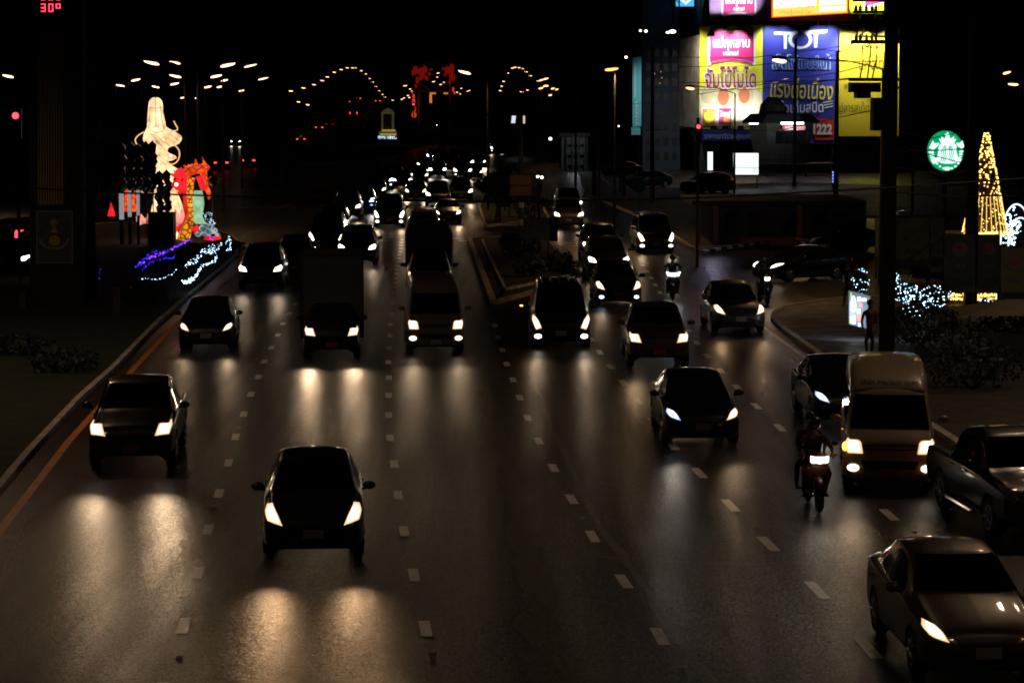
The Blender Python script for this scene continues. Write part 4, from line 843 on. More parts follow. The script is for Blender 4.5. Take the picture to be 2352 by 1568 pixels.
r = board('direction_sign', 1140, 430, 1172, 474, 500, 'panel_grey', 'dark square sign back beside the green arrow sign in the median', 'sign')
gs = gr(1152, 490); r = empty('keep_left_sign', gs, 'round green lit keep left sign low in the median', 'road sign'); hz = at(1150, 424, gs.y).z
MB().cyl((0, 0, hz), (0, 1, 0), .55, .05, 20).build('disc', 'green_sign', r); MB().tube([(.2, .05, 0), (.2, .05, hz+.9)], .05, 6).build('post', 'green_sign', r)
gs = gr(1467, 500); r = empty('round_sign', gs, 'round green sign on a green post under the right streetlights', 'road sign'); hz = at(1467, 427, gs.y).z
MB().cyl((0, 0, hz), (0, 1, 0), .45, .05, 20).build('disc', 'green_sign', r); MB().tube([(0, .05, 0), (0, .05, hz)], .05, 6).build('post', 'green_sign', r)
board('bus_stop_sign', 642, 350, 685, 374, 420, 'sign_back', 'small brown rectangular sign standing on the far verge', 'sign'); board('route_sign', 668, 268, 690, 280, 330, 'panel_grey', 'tiny pale road sign beside the foot of the ramp', 'sign')
# ------------------------------------------------------------------ plants
def leaves(mb, c, r, n, s, seed=0):
    rnd = random.Random(seed)
    for _ in range(n):
        a = rnd.uniform(0, 6.283); z = rnd.uniform(-1, 1); q = rnd.uniform(.35, 1.0)**.5; k = math.sqrt(1-z*z)
        lump = .8+.25*math.sin(a*3+seed)*math.cos(z*4+seed)
        p = Vector((c[0]+r[0]*k*math.cos(a)*q*lump, c[1]+r[1]*k*math.sin(a)*q*lump, c[2]+r[2]*z*q*lump)); u = Vector((rnd.uniform(-1, 1), rnd.uniform(-1, 1), rnd.uniform(-1, 1))).normalized(); v = u.orthogonal().normalized()
        L = s*rnd.uniform(.6, 1.4); mb.add([p-u*L, p+v*L*.4, p+u*L, p-v*L*.4], [(0, 1, 2, 3)])
    return mb
def shrub(loc, r, label, group, n=700, s=.09, name='shrub', cat='shrub', seed=1):
    o = empty(name, loc, label, cat, group); leaves(MB(), (0, 0, r[2]*.95), r, n, s, seed).build('foliage', 'leaf', o, fixn=False)
    st = MB()
    for k in range(5): a = k*1.26; st.tube([(0, 0, 0), (r[0]*.5*math.cos(a), r[1]*.5*math.sin(a), r[2]*1.2)], [.04, .015], 5)
    st.build('stem', 'bark', o); return o
def tree(loc, h, cr_, label, group, seed=2, n=2600, s=.2):
    o = empty('tree', loc, label, 'tree', group); rnd = random.Random(seed); t = MB(); t.tube([(0, 0, 0), (.1, 0, h*.35), (0, .1, h*.7)], [.2, .15, .07], 8); f = MB()
    for k in range(7):
        a = k*.9+seed; p = (cr_*.6*math.cos(a), cr_*.6*math.sin(a), h*(.55+.06*k)); t.tube([(0, 0, h*.35), (p[0]*.6, p[1]*.6, p[2]*.85), p], [.09, .05, .02], 5)
        leaves(f, p, (cr_*rnd.uniform(.4, .6), cr_*rnd.uniform(.4, .6), cr_*rnd.uniform(.3, .5)), n//7, s, seed*10+k)
    t.build('trunk', 'bark', o); f.build('crown', 'leaf', o, fixn=False); return o
gi = 'shrubs on the traffic island'
shrub(gr(1195, 600), (1.2, 1.0, .8), 'rounded dark shrub behind the notice board', gi, seed=3); shrub(gr(1215, 645), (.9, .9, .65), 'dark shrub at the near end of the island bed', gi, seed=4)
shrub(gr(1285, 632), (.9, .9, .6), 'low shrub at the right side of the island bed', gi, seed=5); shrub(gr(1172, 575), (.7, .9, .5), 'low reddish dark shrub left in the island bed', gi, seed=6)
tree(gr(1142, 515), 3.4, 1.5, 'small bushy dark tree in the median under the green sign', 'median trees', 7, 1800, .12); shrub(gr(1218, 505), (1.6, 1.2, 1.0), 'wide dark shrub at the foot of the gantry pole', 'median trees', seed=8)
for x, y, h, s_, l in ((1350, 330, 7, 11, 'dark tree before the pale hall entrance'), (1120, 318, 6, 12, 'dark tree on the far verge beneath the gantry arm'), (1030, 310, 5, 13, 'low dark tree under the red lantern gate'), (860, 330, 5, 14, 'dark tree left of the gilded shrine'), (620, 350, 7, 15, 'dark tree near the foot of the ramp'), (230, 470, 8, 16, 'dark tree behind the hanging ornaments')):
    tree(gr(x, y), h, h*.45, l, 'far dark trees', s_, 1500, .25)
for i, (x, y, l) in enumerate(((2230, 900, 'leafy dark shrub behind the tall cream minibus'), (2120, 800, 'dark shrub between the pole and the lit bushes'), (2330, 820, 'dark shrub at the right edge below the banners'))):
    shrub(gr(x, y), (1.7, 1.2, .8), l, 'roadside shrubs on the right', 1300, .09, seed=20+i)
for i, (x, y, l) in enumerate(((150, 860, 'dark shrub on the verge above the pickup'), (40, 820, 'dark shrub near the left edge of the verge'), (330, 700, 'dark shrub below the blue light strings'))):
    shrub(gr(x, y), (1.2, 1.1, .4), l, 'shrubs on the dark verge', 700, .08, seed=40+i)
# ------------------------------------------------------------------ festival lanterns on the corner of the verge
def lantern_mat(name, c, s, c2=None, sc=6.0):
    m = mat(name, tuple(k*.6 for k in c), .6, emit=c, es=s); t = m.node_tree; p = t.nodes['Principled BSDF']
    n = t.nodes.new('ShaderNodeTexNoise'); n.inputs['Scale'].default_value = 1.6; n.inputs['Detail'].default_value = 2; tc = t.nodes.new('ShaderNodeTexCoord'); t.links.new(tc.outputs['Object'], n.inputs['Vector'])
    mr = t.nodes.new('ShaderNodeMapRange'); mr.inputs['From Min'].default_value = .3; mr.inputs['From Max'].default_value = .7; mr.inputs['To Min'].default_value = s*.42; mr.inputs['To Max'].default_value = s*1.5
    t.links.new(n.outputs['Fac'], mr.inputs['Value']); t.links.new(mr.outputs[0], p.inputs['Emission Strength'])
    if c2:
        v = t.nodes.new('ShaderNodeTexVoronoi'); v.inputs['Scale'].default_value = sc; v.feature = 'DISTANCE_TO_EDGE'; t.links.new(tc.outputs['Object'], v.inputs['Vector'])
        r = t.nodes.new('ShaderNodeValToRGB'); r.color_ramp.elements[0].position = .05; r.color_ramp.elements[1].position = .16; r.color_ramp.elements[0].color = (*c2, 1); r.color_ramp.elements[1].color = (*c, 1)
        t.links.new(v.outputs['Distance'], r.inputs[0]); t.links.new(r.outputs[0], p.inputs['Emission Color'])
    M[name] = m
lantern_mat('silk_cream', (1, .64, .34), 1.55); lantern_mat('silk_red', (1, .02, .03), .8); lantern_mat('silk_orange', (1, .12, .02), 1.0, (.5, .02, .01), 3)
lantern_mat('silk_scale', (1, .34, .02), .95, (.06, .01, .0), 4.2); lantern_mat('silk_green', (.42, .75, .42), .7); lantern_mat('silk_pink', (1, .38, .30), .9); lantern_mat('silk_blue', (.05, .30, .38), .7, (.75, .6, .5), 3.5)
em('rope_light', (1, .50, .18), 1.1); em('led_blue', (.035, .02, 1), 2.6); em('led_violet', (.40, .04, 1), 2.4); em('led_white', (.45, .72, 1), 7); em('led_yellow', (1, .62, .15), 3.2); em('bulb', (1, .92, .75), 2.6)
YL = 131.0
def loft_px(pts, Y, dep=.75, n=14, bend=0.0):
    k = Y/FPX; mb = MB(); rings = []
    for q in pts:
        x, y, r = q[:3]; yo = q[3] if len(q) > 3 else 0; c = at(x, y, Y)
        rings.append([Vector((c.x+r*k*math.cos(2*math.pi*i/n)*(1+.07*math.sin(i*2.3+y*.05)), Y+yo+r*k*dep*math.sin(2*math.pi*i/n), c.z)) for i in range(n)])
    return mb.loft(rings)
def tube_px(pts, Y, n=8, mb=None, flat=None):
    k = Y/FPX; mb = mb or MB(); P = [at(q[0], q[1], Y+(q[3] if len(q) > 3 else 0)) for q in pts]; return mb.tube(P, [q[2]*k for q in pts], n, flat)
def smooth_path(pts, n=5):
    out = []
    for i in range(len(pts)-1):
        p0, p1, p2, p3 = pts[max(i-1, 0)], pts[i], pts[i+1], pts[min(i+2, len(pts)-1)]
        for k in range(n):
            t = k/n; out.append(tuple(.5*(2*p1[j]+(-p0[j]+p2[j])*t+(2*p0[j]-5*p1[j]+4*p2[j]-p3[j])*t*t+(-p0[j]+3*p1[j]-3*p2[j]+p3[j])*t**3) for j in range(len(p1))))
    return out+[pts[-1]]
b = at(375, 545, YL); base = Vector((b.x, YL, 0))
r = empty('figure_lantern', base, 'glowing cream lantern of a hooded robed figure, tallest in the display', 'lantern')
hood_ = loft_px([(357, 224, 5), (357, 227, 10), (357, 233, 14.5), (357, 244, 16.5), (357, 258, 17.2), (358, 272, 18.5), (359, 285, 20), (359, 296, 20.5), (359, 302, 17), (359, 306, 6)], YL-.25, .8, 20); hood_.build('hood', 'silk_cream', r, True, world=True)
prof_ = [(287, 342, 377), (293, 337, 384), (300, 334, 396), (306, 331, 408), (312, 329.5, 416), (318, 328.5, 418), (323, 329, 416), (329, 333, 412), (334, 338, 404), (337, 342, 391), (341, 346, 386), (348, 351, 384), (353, 354, 391), (358, 356, 403), (363, 357, 406), (368, 358, 397), (371, 358, 386), (378, 358, 391), (384, 358, 401), (389, 357, 410), (396, 357, 407), (404, 357, 400), (412, 357, 398), (425, 356, 399), (440, 355, 405), (455, 353, 413), (470, 350, 419), (485, 347, 422), (505, 344, 422), (525, 342, 420), (548, 342, 420)]
k_ = YL/FPX; robe_ = MB(); rings = []
for y, xl, xr in prof_:
    c = at((xl+xr)/2, y, YL); hw_ = (xr-xl)/2*k_; dp = min(hw_, 26*k_)*.75
    rings.append([Vector((c.x+hw_*math.cos(2*math.pi*i/28), YL+dp*math.sin(2*math.pi*i/28)*(1+.12*math.sin(i*2.2+y*.03)), c.z)) for i in range(28)])
robe_.loft(rings); robe_.build('robe', 'silk_cream', r, True, world=True)
both = MB(); both.add(hood_.v, hood_.f); both.add(robe_.v, robe_.f); FB = BVHTree.FromPolygons([Vector(q) for q in both.v], both.f)
def onto(x, y, off=.02):
    d = ray(x, y).normalized(); h, nn, _, _ = FB.ray_cast(Vector((0, 0, CAM_H)), d)
    return (h-d*off) if h else at(x, y, YL-.1)
for pts in ([(357, 224), (357, 240), (358, 262), (358, 284), (358, 303)], [(347, 230), (345, 250), (343, 275), (341, 296)], [(367, 230), (369, 250), (372, 275), (376, 296)], [(341, 246), (350, 248), (357, 249), (366, 248), (374, 246)], [(338, 292), (345, 299), (352, 303), (359, 305), (368, 303), (375, 299), (380, 291)], [(345, 307), (352, 313), (358, 322), (362, 332)], [(331, 322), (338, 329), (346, 333), (354, 341), (361, 351), (368, 360), (376, 366), (386, 370)], [(352, 309), (360, 313), (368, 320), (376, 326), (384, 331), (391, 335)], [(356, 314), (362, 324), (368, 332), (375, 340), (382, 348)], [(345, 336), (351, 345), (358, 354), (364, 364), (372, 372), (382, 380)], [(384, 306), (394, 311), (404, 318), (412, 326)], [(380, 316), (392, 322), (402, 329)], [(361, 372), (360, 395), (359, 420), (356, 450), (351, 485)], [(370, 376), (372, 400), (373, 430), (371, 460), (368, 500)], [(380, 384), (385, 405), (389, 430), (393, 460), (396, 500)], [(392, 392), (396, 410), (402, 435), (409, 460), (414, 490)], [(358, 412), (366, 414), (376, 413), (388, 410), (397, 406)]):
    MB().tube([onto(x, y) for x, y in smooth_path(pts, 3)], .012, 4).build('frame_wire', 'wire_brown', r, world=True)
for pts in ([(258+z[0]*.293, 201+z[1]*.293, 1.6) for z in ((483, 262), (492, 285), (512, 320), (500, 338), (460, 345), (442, 375), (450, 410), (480, 445), (515, 480), (527, 520), (515, 570), (480, 600), (440, 595), (425, 570))], [(258+z[0]*.293, 201+z[1]*.293, 1.6) for z in ((248, 350), (205, 375), (180, 410), (190, 445), (213, 482))], [(258+z[0]*.293, 201+z[1]*.293, 1.3) for z in ((445, 810), (480, 798), (515, 815), (535, 840))], [(258+z[0]*.293, 201+z[1]*.293, 1.3) for z in ((455, 900), (480, 930), (515, 942), (545, 930))], [(258+z[0]*.293, 201+z[1]*.293, 1.2) for z in ((218, 800), (240, 825), (300, 830), (350, 828))]):
    tube_px(smooth_path(pts, 4), YL-.9, 6).build('ribbon_light', 'rope_light', r, True, world=True)
for x, y, s in ((358, 296, 5), (342, 283, 2.2), (376, 322, 2.2), (392, 358, 4), (360, 413, 2.6), (352, 432, 3), (360, 462, 3)):
    q = onto(x, y, -.04); MB().sph((q.x, q.y, q.z), (s*.020, .06, s*.020), 10, 6).build('inner_bulb_glow', 'bulb', r, True, world=True)
# dragon
r = empty('dragon_lantern', at(432, 552, YL-1.5)*1.0, 'glowing orange and gold dragon lantern with scaly neck rearing right of the figure', 'lantern'); r.location.z = 0
tube_px(smooth_path([(420, 552, 15), (428, 530, 13), (437, 505, 8), (438, 480, 7), (436, 455, 7.5), (437, 430, 8), (440, 408, 9)], 4), YL-2, 12).build('scaly_neck', 'silk_scale', r, True, world=True)
tube_px(smooth_path([(408, 532, 5), (420, 522, 7), (429, 500, 6), (428, 470, 6), (426, 440, 6.5), (426, 415, 7), (430, 395, 7)], 4), YL-1.8, 10).build('red_ridge', 'silk_red', r, True, world=True)
hd = MB(); tube_px(smooth_path([(428, 400, 9), (436, 392, 12), (448, 388, 12), (458, 388, 10), (470, 386, 11), (476, 392, 8)], 3), YL-2, 12, hd); tube_px(smooth_path([(466, 385, 8), (468, 400, 8), (472, 425, 6), (480, 445, 5), (480, 458, 2)], 3), YL-2, 8, hd); hd.build('head', 'silk_orange', r, True, world=True)
tube_px(smooth_path([(456, 404, 7), (462, 418, 7), (466, 430, 7), (470, 436, 5)], 3), YL-2.2, 8).build('jaw', 'silk_red', r, True, world=True)
hn = MB()
for pts in ([(472, 384, 5), (469, 374, 3), (464, 360, .6)], [(452, 382, 4), (450, 374, 3.5), (449, 365, .6)], [(430, 392, 6), (426, 384, 3), (422, 378, .5)], [(438, 386, 4), (433, 380, 3), (428, 388, .6)]): tube_px(pts, YL-2, 8, hn)
hn.build('horn', 'silk_orange', r, True, world=True)
fl = MB()
for pts in ([(418, 410, 11), (408, 404, 8), (398, 402, 4), (388, 398, .6)], [(416, 420, 12), (404, 422, 8), (394, 430, 4), (391, 436, .6)], [(420, 400, 10), (412, 392, 6), (402, 396, 3), (399, 390, .5)], [(424, 396, 8), (418, 390, 4), (415, 384, .5)], [(418, 430, 12), (412, 438, 9), (414, 446, 3)], [(440, 500, 5), (448, 496, 3), (453, 491, .5)], [(418, 520, 7), (408, 524, 4), (402, 530, .5)]): tube_px(smooth_path(pts, 3), YL-1.7, 10, fl)
fl.build('flame_mane', 'silk_red', r, True, world=True)
q = at(405, 424, YL-2.6); MB().sph(tuple(q), (.10, .08, .10), 8, 6).build('bulb', 'bulb', r, True, world=True)
# smaller pieces
def lant(name, build, m, base_px, label, Y=YL-1.5, extra=()):
    c = at(base_px[0], base_px[1], Y); r = empty(name, (c.x, Y, 0), label, 'lantern'); build.build('silk_shell', m, r, True, world=True)
    for n_, bld, mm in extra: bld.build(n_, mm, r, True, world=True)
    return r
lant('robed_lantern', loft_px([(455, 438, 9), (456, 450, 12), (456, 470, 13), (455, 495, 10), (457, 508, 13), (462, 514, 14)], YL-2.4, .8), 'silk_green', (456, 540), 'pale green robed lantern standing right of the dragon neck', YL-2.4)
wv = MB()
for x, y, r_ in ((468, 524, 11), (480, 522, 12), (491, 530, 9), (455, 538, 7), (500, 540, 6), (474, 534, 12)): q = at(x, y, YL-3); k = YL/FPX; wv.sph(tuple(q), (r_*k, r_*k*.8, r_*k*.8), 12, 8)
rd_ = MB(); tube_px([(446, 520, 8), (452, 530, 9), (450, 538, 7)], YL-2.8, 8, rd_); tube_px([(470, 546, 5), (490, 548, 5), (508, 546, 3)], YL-3.1, 8, rd_)
lant('wave_lantern', wv, 'silk_blue', (475, 545), 'blue wave shaped lantern at the foot of the pale green figure', YL-3, (('red_base', rd_, 'silk_red'),))
pk_ = MB()
for x, y, a, L in ((410, 500, -.5, 34), (418, 500, 0, 40), (404, 512, -.9, 26), (414, 512, .3, 34)): tube_px([(x, y+14, 8), (x+a*8, y-2, 8), (x+a*16, y-L*.6, 1)], YL-1.0, 8, pk_)
lant('lotus_lantern', pk_, 'silk_pink', (412, 520), 'pink lotus petal lantern left of the dragon neck', YL-1.0)
pk_ = MB()
for x, y, a, L in ((330, 506, -.5, 24), (337, 506, .3, 26), (324, 508, -.9, 18), (343, 500, .5, 22)): tube_px([(x, y+8, 6), (x+a*6, y-2, 6), (x+a*12, y-L*.6, 1)], YL, 8, pk_)
lant('lotus_lantern', pk_, 'silk_pink', (334, 515), 'pink lotus lantern between the pale poles and the dark box hedge', YL)
lant('tower_lantern', loft_px([(299, 432, 4), (299, 438, 13), (299, 448, 11), (299, 452, 15), (299, 466, 12), (299, 470, 15), (299, 486, 14)], YL+4, .8), 'silk_orange', (299, 500), 'small orange tower lantern behind the pale poles', YL+4)
lant('cone_lantern', loft_px([(255, 466, 1), (256, 478, 4), (256, 486, 7), (256, 497, 9)], YL+4, .8), 'silk_red', (256, 500), 'small red cone lantern at the left end of the display', YL+4)
q = at(489, 416, YL-2); o = empty('mirror_ball', (q.x, q.y, 0), 'shiny dark glass ball on a stand right of the dragon head', 'ball'); MB().sph((0, 0, q.z), .30, 18, 12).build('ball', 'chrome_dark' if 'chrome_dark' in M else 'glass', o, True); MB().tube([(0, 0, 0), (0, 0, q.z-.25)], .05, 6).build('stand', 'darksteel', o)
# dark foil ornaments hanging on poles
def orn(x, y0, y1, ypole, label, Y, rr=10.5):
    c = at(x, ypole, Y); r = empty('hanging_ornament', (c.x, Y, 0), label, 'ornament', 'dark foil ornaments on poles'); n = 4; h = (y1-y0)
    mb = MB(); tube_px([(x-2, y0+h*.20, rr*.9), (x-2, y0+h*.08, rr*.8), (x-1, y0, .8)], Y, 8, mb)
    for k in range(n): cy = y0+h*(.14+.24*k); tube_px([(x+(2 if k % 2 else -2), cy-h*.12, rr*.3), (x+(3 if k % 2 else -1), cy-h*.05, rr*.9), (x+(2 if k % 2 else -3), cy+h*.06, rr), (x, cy+h*.15, rr*.75), (x, cy+h*.21, rr*.3)], Y-.1*k, 10, mb, 1.0)
    mb.build('foil_balloon', 'foil', r, True, world=True)
    MB().tube([(0, .3, 0), (0, .3, at(x, y0, Y).z)], .03, 5).build('pole', 'steel', r)
M['foil'] = mat('dark_foil', (.10, .11, .14), .2, .85)
for x, y0, y1, l in ((280, 327, 438, 'leftmost dark ornament column'), (301, 325, 440, 'second dark ornament column from the left'), (318, 330, 436, 'third dark ornament column, beside a tiny red lamp'), (336, 324, 438, 'fourth dark ornament column before the robe hem'), (351, 323, 430, 'dark ornament column touching the glowing robe'), (367, 392, 484, 'lower dark ornament column in front of the robe'), (384, 390, 482, 'lowest dark ornament column left of the dragon mane')):
    orn(x, y0, y1, 560, l, YL-4)
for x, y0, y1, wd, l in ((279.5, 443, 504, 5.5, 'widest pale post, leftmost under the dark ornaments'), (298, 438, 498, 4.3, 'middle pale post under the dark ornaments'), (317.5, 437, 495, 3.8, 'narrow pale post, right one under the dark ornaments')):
    c = at(x, y1, YL-5); z1 = at(x, y0, YL-5).z; k = (YL-5)/FPX; o = MB().cyl((0, 0, (z1+c.z)/2), (0, 0, 1), wd*k, z1-c.z, 12); o = o.build('banner_post', 'post_glow', None, True); o2 = MB().cyl((0, 0, c.z/2), (0, 0, 1), wd*k*.9, c.z, 12).build('foot', 'concrete', o, True); o.location = (c.x, YL-5, 0); tag(o, l, 'post', 'pale posts under the ornaments')  # post surface given an even glow so it shows white in the dark
c = gr(373, 566); bx = MB(); bx.box((0, 0, .9), (1.30, 1.1, 1.75)); o = empty('box_hedge', c, 'dark square clipped hedge in front of the glowing robe', 'hedge'); lf = MB(); leaves(lf, (0, 0, .92), (.80, .75, 1.05), 1500, .07, 77); lf.build('foliage', 'leaf', o, fixn=False); bx.build('hedge_core', 'leaf', o)
# fairy lights
def string(pts, m, label, group, r_=.035, h=.55, jit=3.0, n=None, name='light_string', wire=True, on=True):
    """pts: picture points of the string; every bulb stands at its own place over the shrubs"""
    rnd = random.Random(len(pts)*13+int(pts[0][0])); out = MB(); P = []
    for x, y in pts:
        q = gr(x+rnd.uniform(-jit, jit), y+rnd.uniform(-jit, jit), h+rnd.uniform(-.1, .1)); P.append(q)
    for q in P:
        s = r_*rnd.uniform(.35, .85); out.add([q+Vector((s, 0, 0)), q+Vector((0, s, 0)), q-Vector((s, 0, 0)), q-Vector((0, s, 0)), q+Vector((0, 0, s)), q-Vector((0, 0, s))], [(0, 1, 4), (1, 2, 4), (2, 3, 4), (3, 0, 4), (1, 0, 5), (2, 1, 5), (3, 2, 5), (0, 3, 5)])
    r = empty(name, P[0]*1.0, label, 'light string', group); out.build('bulb', m, r, world=True)
    if wire: MB().tube(P, .006, 3).build('cable', 'trim', r, world=True)
    return r
def along(pts, n):
    out = []; L = [math.dist(a, b) for a, b in zip(pts, pts[1:])]; T = sum(L)
    for i in range(n):
        d = T*i/(n-1); k = 0
        while k < len(L)-1 and d > L[k]: d -= L[k]; k += 1
        t = d/L[k]; out.append((lerp(pts[k][0], pts[k+1][0], t), lerp(pts[k][1], pts[k+1][1], t)))
    return out
gl = 'fairy lights laid over the corner flowerbed'
string(along([(314, 612), (335, 594), (361, 579), (372, 584), (385, 576)], 44), 'led_blue', 'thick blue light string over the left half of the corner flowerbed', gl, .05, jit=4.5)
string(along([(318, 606), (350, 590), (378, 583)], 16), 'led_violet', 'violet bulbs mixed into the left blue light string', gl, .06, jit=5)
string(along([(388, 574), (402, 567), (420, 558), (438, 550)], 34), 'led_blue', 'blue light string rising to the foot of the dragon', gl, .045, jit=2.2)
string(along([(392, 573), (410, 564), (428, 556)], 16), 'led_violet', 'pinkish violet bulbs along the string rising to the dragon', gl, .055, jit=2)
string(along([(328, 618), (345, 603), (370, 596), (385, 592), (398, 594), (402, 586)], 34), 'led_blue', 'lower thin blue light string hooked at its right end', gl, .04, jit=2)
string([(482, 545), (486, 541), (490, 546), (484, 550), (488, 552), (493, 540)], 'led_violet', 'small violet knot of lights right of the wave lantern', gl, .05, jit=2)
string([(227, 622), (229, 628), (228, 640), (230, 618)], 'led_blue', 'two or three lone blue bulbs far left on the dark verge', gl, .03, jit=1)
string(along([(430, 612), (440, 600), (455, 592), (465, 580), (475, 575), (490, 580), (482, 566), (496, 570)], 100), 'led_white', 'dense white light string cluster in the middle of the flowerbed', gl, .03, jit=6)
string(along([(498, 590), (492, 600), (478, 606), (464, 610), (458, 622), (450, 634), (436, 642), (422, 649)], 70), 'led_white', 'white light string curving down to the near corner of the flowerbed', gl, .032, jit=2.6)
string(along([(418, 646), (430, 650), (440, 644), (446, 640)], 26), 'led_white', 'short bright white string at the nearest corner of the bed', gl, .038, jit=3)
string(along([(500, 570), (510, 560), (518, 556), (527, 552)], 18), 'led_white', 'sparse white bulbs leading to the right tip of the flowerbed', gl, .028, jit=4)
string(along([(524, 545), (530, 560), (522, 572), (528, 575)], 26), 'led_white', 'round white knot of lights at the right tip of the flowerbed', gl, .032, jit=3.5)
string(along([(328, 639), (345, 642), (362, 642), (374, 640), (390, 632), (404, 620)], 13), 'led_white', 'very sparse white bulbs along the left near edge of the bed', gl, .03, jit=2)
string(along([(466, 488), (474, 496), (482, 490), (490, 498), (484, 506), (492, 512), (476, 505)], 34), 'led_white', 'small lit twig tree of warm white bulbs right of the green lantern', gl, .025, h=1.2, jit=4)
for i, (x, y, l) in enumerate(((350, 625, 'low flowerbed shrub under the blue strings'), (400, 612, 'flowerbed shrub in the middle of the bed'), (450, 622, 'flowerbed shrub under the white strings'), (490, 596, 'flowerbed shrub at the right of the bed'), (430, 585, 'flowerbed shrub between the blue and white strings'), (515, 578, 'flowerbed shrub at the tip of the bed'))):
    shrub(gr(x, y), (1.2, 1.8, .32), l, 'flowerbed shrubs', 800, .08, seed=60+i)
# ------------------------------------------------------------------ gilded shrine and red lantern gate
Ys = 400.0; c = at(890, 322, Ys); r = empty('gilded_shrine', (c.x, Ys, 0), 'gilded portrait arch lit yellow on a stepped base in the far median', 'shrine')
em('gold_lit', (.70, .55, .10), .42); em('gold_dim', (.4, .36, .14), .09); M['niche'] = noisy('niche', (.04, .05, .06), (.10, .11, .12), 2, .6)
rect_px(877, 256, 905, 306, Ys+.6, .3).build('niche', 'niche', r, world=True)
f = MB(); rect_px(876, 262, 880, 300, Ys, .3, f); rect_px(900, 262, 905, 300, Ys, .3, f); poly_px([(874, 262), (907, 262), (902, 254), (891, 248), (880, 254)], Ys, .3, 0, f); f.build('arch_frame', 'gold_dim', r, world=True)
poly_px([(886, 300), (895, 300), (893, 278), (891, 272), (889, 278)], Ys+.3, .15).build('statuette', 'panel_grey', r, world=True)
f = MB(); rect_px(877, 298, 908, 302, Ys-.3, .3, f); rect_px(873, 307, 910, 311, Ys-.5, .3, f); f.build('gold_step', 'gold_lit', r, world=True); rect_px(870, 302, 911, 320, Ys-.2, .3).build('base', 'gold_dim', r, world=True)
lb = MB()
for k in range(70): q = at(random.uniform(867, 911), random.uniform(313, 319), Ys-1); lb.sph(tuple(q), random.uniform(.03, .07), 4, 3)
lb.build('fairy_light', 'hl_off4', r, world=True)['kind'] = 'stuff'
Yg = 420.0; c = at(997, 300, Yg); r = empty('lantern_gate', (c.x, Yg, 0), 'steel gate hung with big red lanterns over the far road', 'gate'); k = Yg/FPX
em('lant_red', (.75, .02, .01), .17); em('lant_glow', (1, .07, .02), .55); em('sign_orange', (1, .26, .06), .7)
f = MB()
for x in (962, 1034): f.tube([at(x, 300, Yg), at(x, 134 if x > 1000 else 150, Yg)], .22, 5)
for a, b2 in (((962, 152), (997, 143)), ((997, 143), (1030, 150)), ((962, 155), (1010, 178)), ((1030, 155), (965, 185)), ((960, 210), (1034, 211)), ((962, 190), (985, 208)), ((1030, 186), (1000, 205))): f.tube([at(*a, Yg), at(*b2, Yg)], .10, 5)
f.build('steel_frame', 'steel_light', r, world=True)
for x, y, rx, ry in ((954, 162, 6, 10), (968, 165, 9, 9), (976, 160, 6, 8), (958, 185, 4, 8), (980, 180, 4, 6), (1027, 162, 6, 9), (1038, 158, 6, 11), (1041, 178, 5, 10), (1036, 172, 5, 9), (966, 180, 4, 5), (948, 168, 3, 7), (972, 176, 5, 4), (986, 170, 3, 4), (1018, 158, 3, 4), (1033, 188, 3, 7), (955, 198, 3, 5), (1022, 172, 3, 4), (990, 160, 4, 3)):
    q = at(x, y, Yg-.8); MB().sph(tuple(q), (rx*k, ry*k*.8, ry*k), 12, 8).build('red_lantern', 'lant_red', r, True, world=True)
g1 = MB()
for x, y, rx, ry in ((950, 221, 3.2, 5), (950, 235, 4, 10), (951, 250, 4.5, 8), (951, 264, 6, 7), (947, 212, 2, 3), (1041, 206, 2.4, 6), (1044, 214, 2, 4)): q = at(x, y, Yg-1); g1.sph(tuple(q), (rx*k, ry*k*.8, ry*k), 10, 6)
g1.build('glowing_cluster', 'lant_glow', r, True, world=True)
g1 = MB(); rect_px(987, 213, 1001, 216.5, Yg-1, .2, g1); rect_px(986.5, 217, 992, 237, Yg-1, .2, g1); rect_px(1019, 213, 1029, 216.5, Yg-1, .2, g1); g1.build('lit_sign', 'sign_orange', r, world=True)
# footbridge beyond the junction and small far lights
Yo = 330.0; c = at(1290, 262, Yo); r = empty('far_footbridge', (c.x, Yo, 0), 'dark footbridge crossing behind the thin pole', 'footbridge'); f = MB(); rect_px(1005, 246, 1400, 266, Yo, 2.0, f); f.build('deck', 'darkconc', r, world=True)
f = MB()
for x in (1010, 1330, 1396): rect_px(x, 262, x+10, 352, Yo+.3, .7).build('support', 'darkconc', r, world=True)
f = MB()
for x in range(1008, 1400, 14): rect_px(x, 236, x+1.2, 247, Yo, .08, f)
rect_px(1005, 235, 1400, 237, Yo, .08, f); f.build('railing', 'darksteel', r, world=True)
# ------------------------------------------------------------------ billboards and the building behind them
YB = 250.0
def pm(n, c, r=.55): M[n] = mat(n, c, r)
pm('b_yellow', (.72, .70, .02)); pm('b_magenta', (.42, .01, .12)); pm('b_white', (.72, .72, .74)); pm('b_darkred', (.30, .02, .03)); pm('b_cream', (.55, .52, .36)); pm('b_egg', (.42, .38, .22)); pm('b_yolk', (.40, .12, .05)); pm('b_orange', (.70, .20, .02))
pm('b_blue', (.020, .025, .26)); pm('b_lblue', (.30, .48, .65)); pm('b_mustard', (.60, .50, .02)); pm('b_purple', (.34, .22, .42)); pm('b_grey', (.28, .30, .33)); pm('b_red', (.45, .03, .02)); pm('b_brown', (.10, .07, .0)); pm('b_teal', (.12, .50, .55))
pm('b_gold', (.45, .36, .01))
bc = at(1830, 398, YB+6); r = empty('billboard_building', (bc.x, YB+6, 0), 'dark tall building carrying the stacked billboards', 'building')
f = MB(); rect_px(1612, -140, 2066, 400, YB+1.2, 14, f); f.build('wall', 'darkconc', r, world=True)
f = MB()
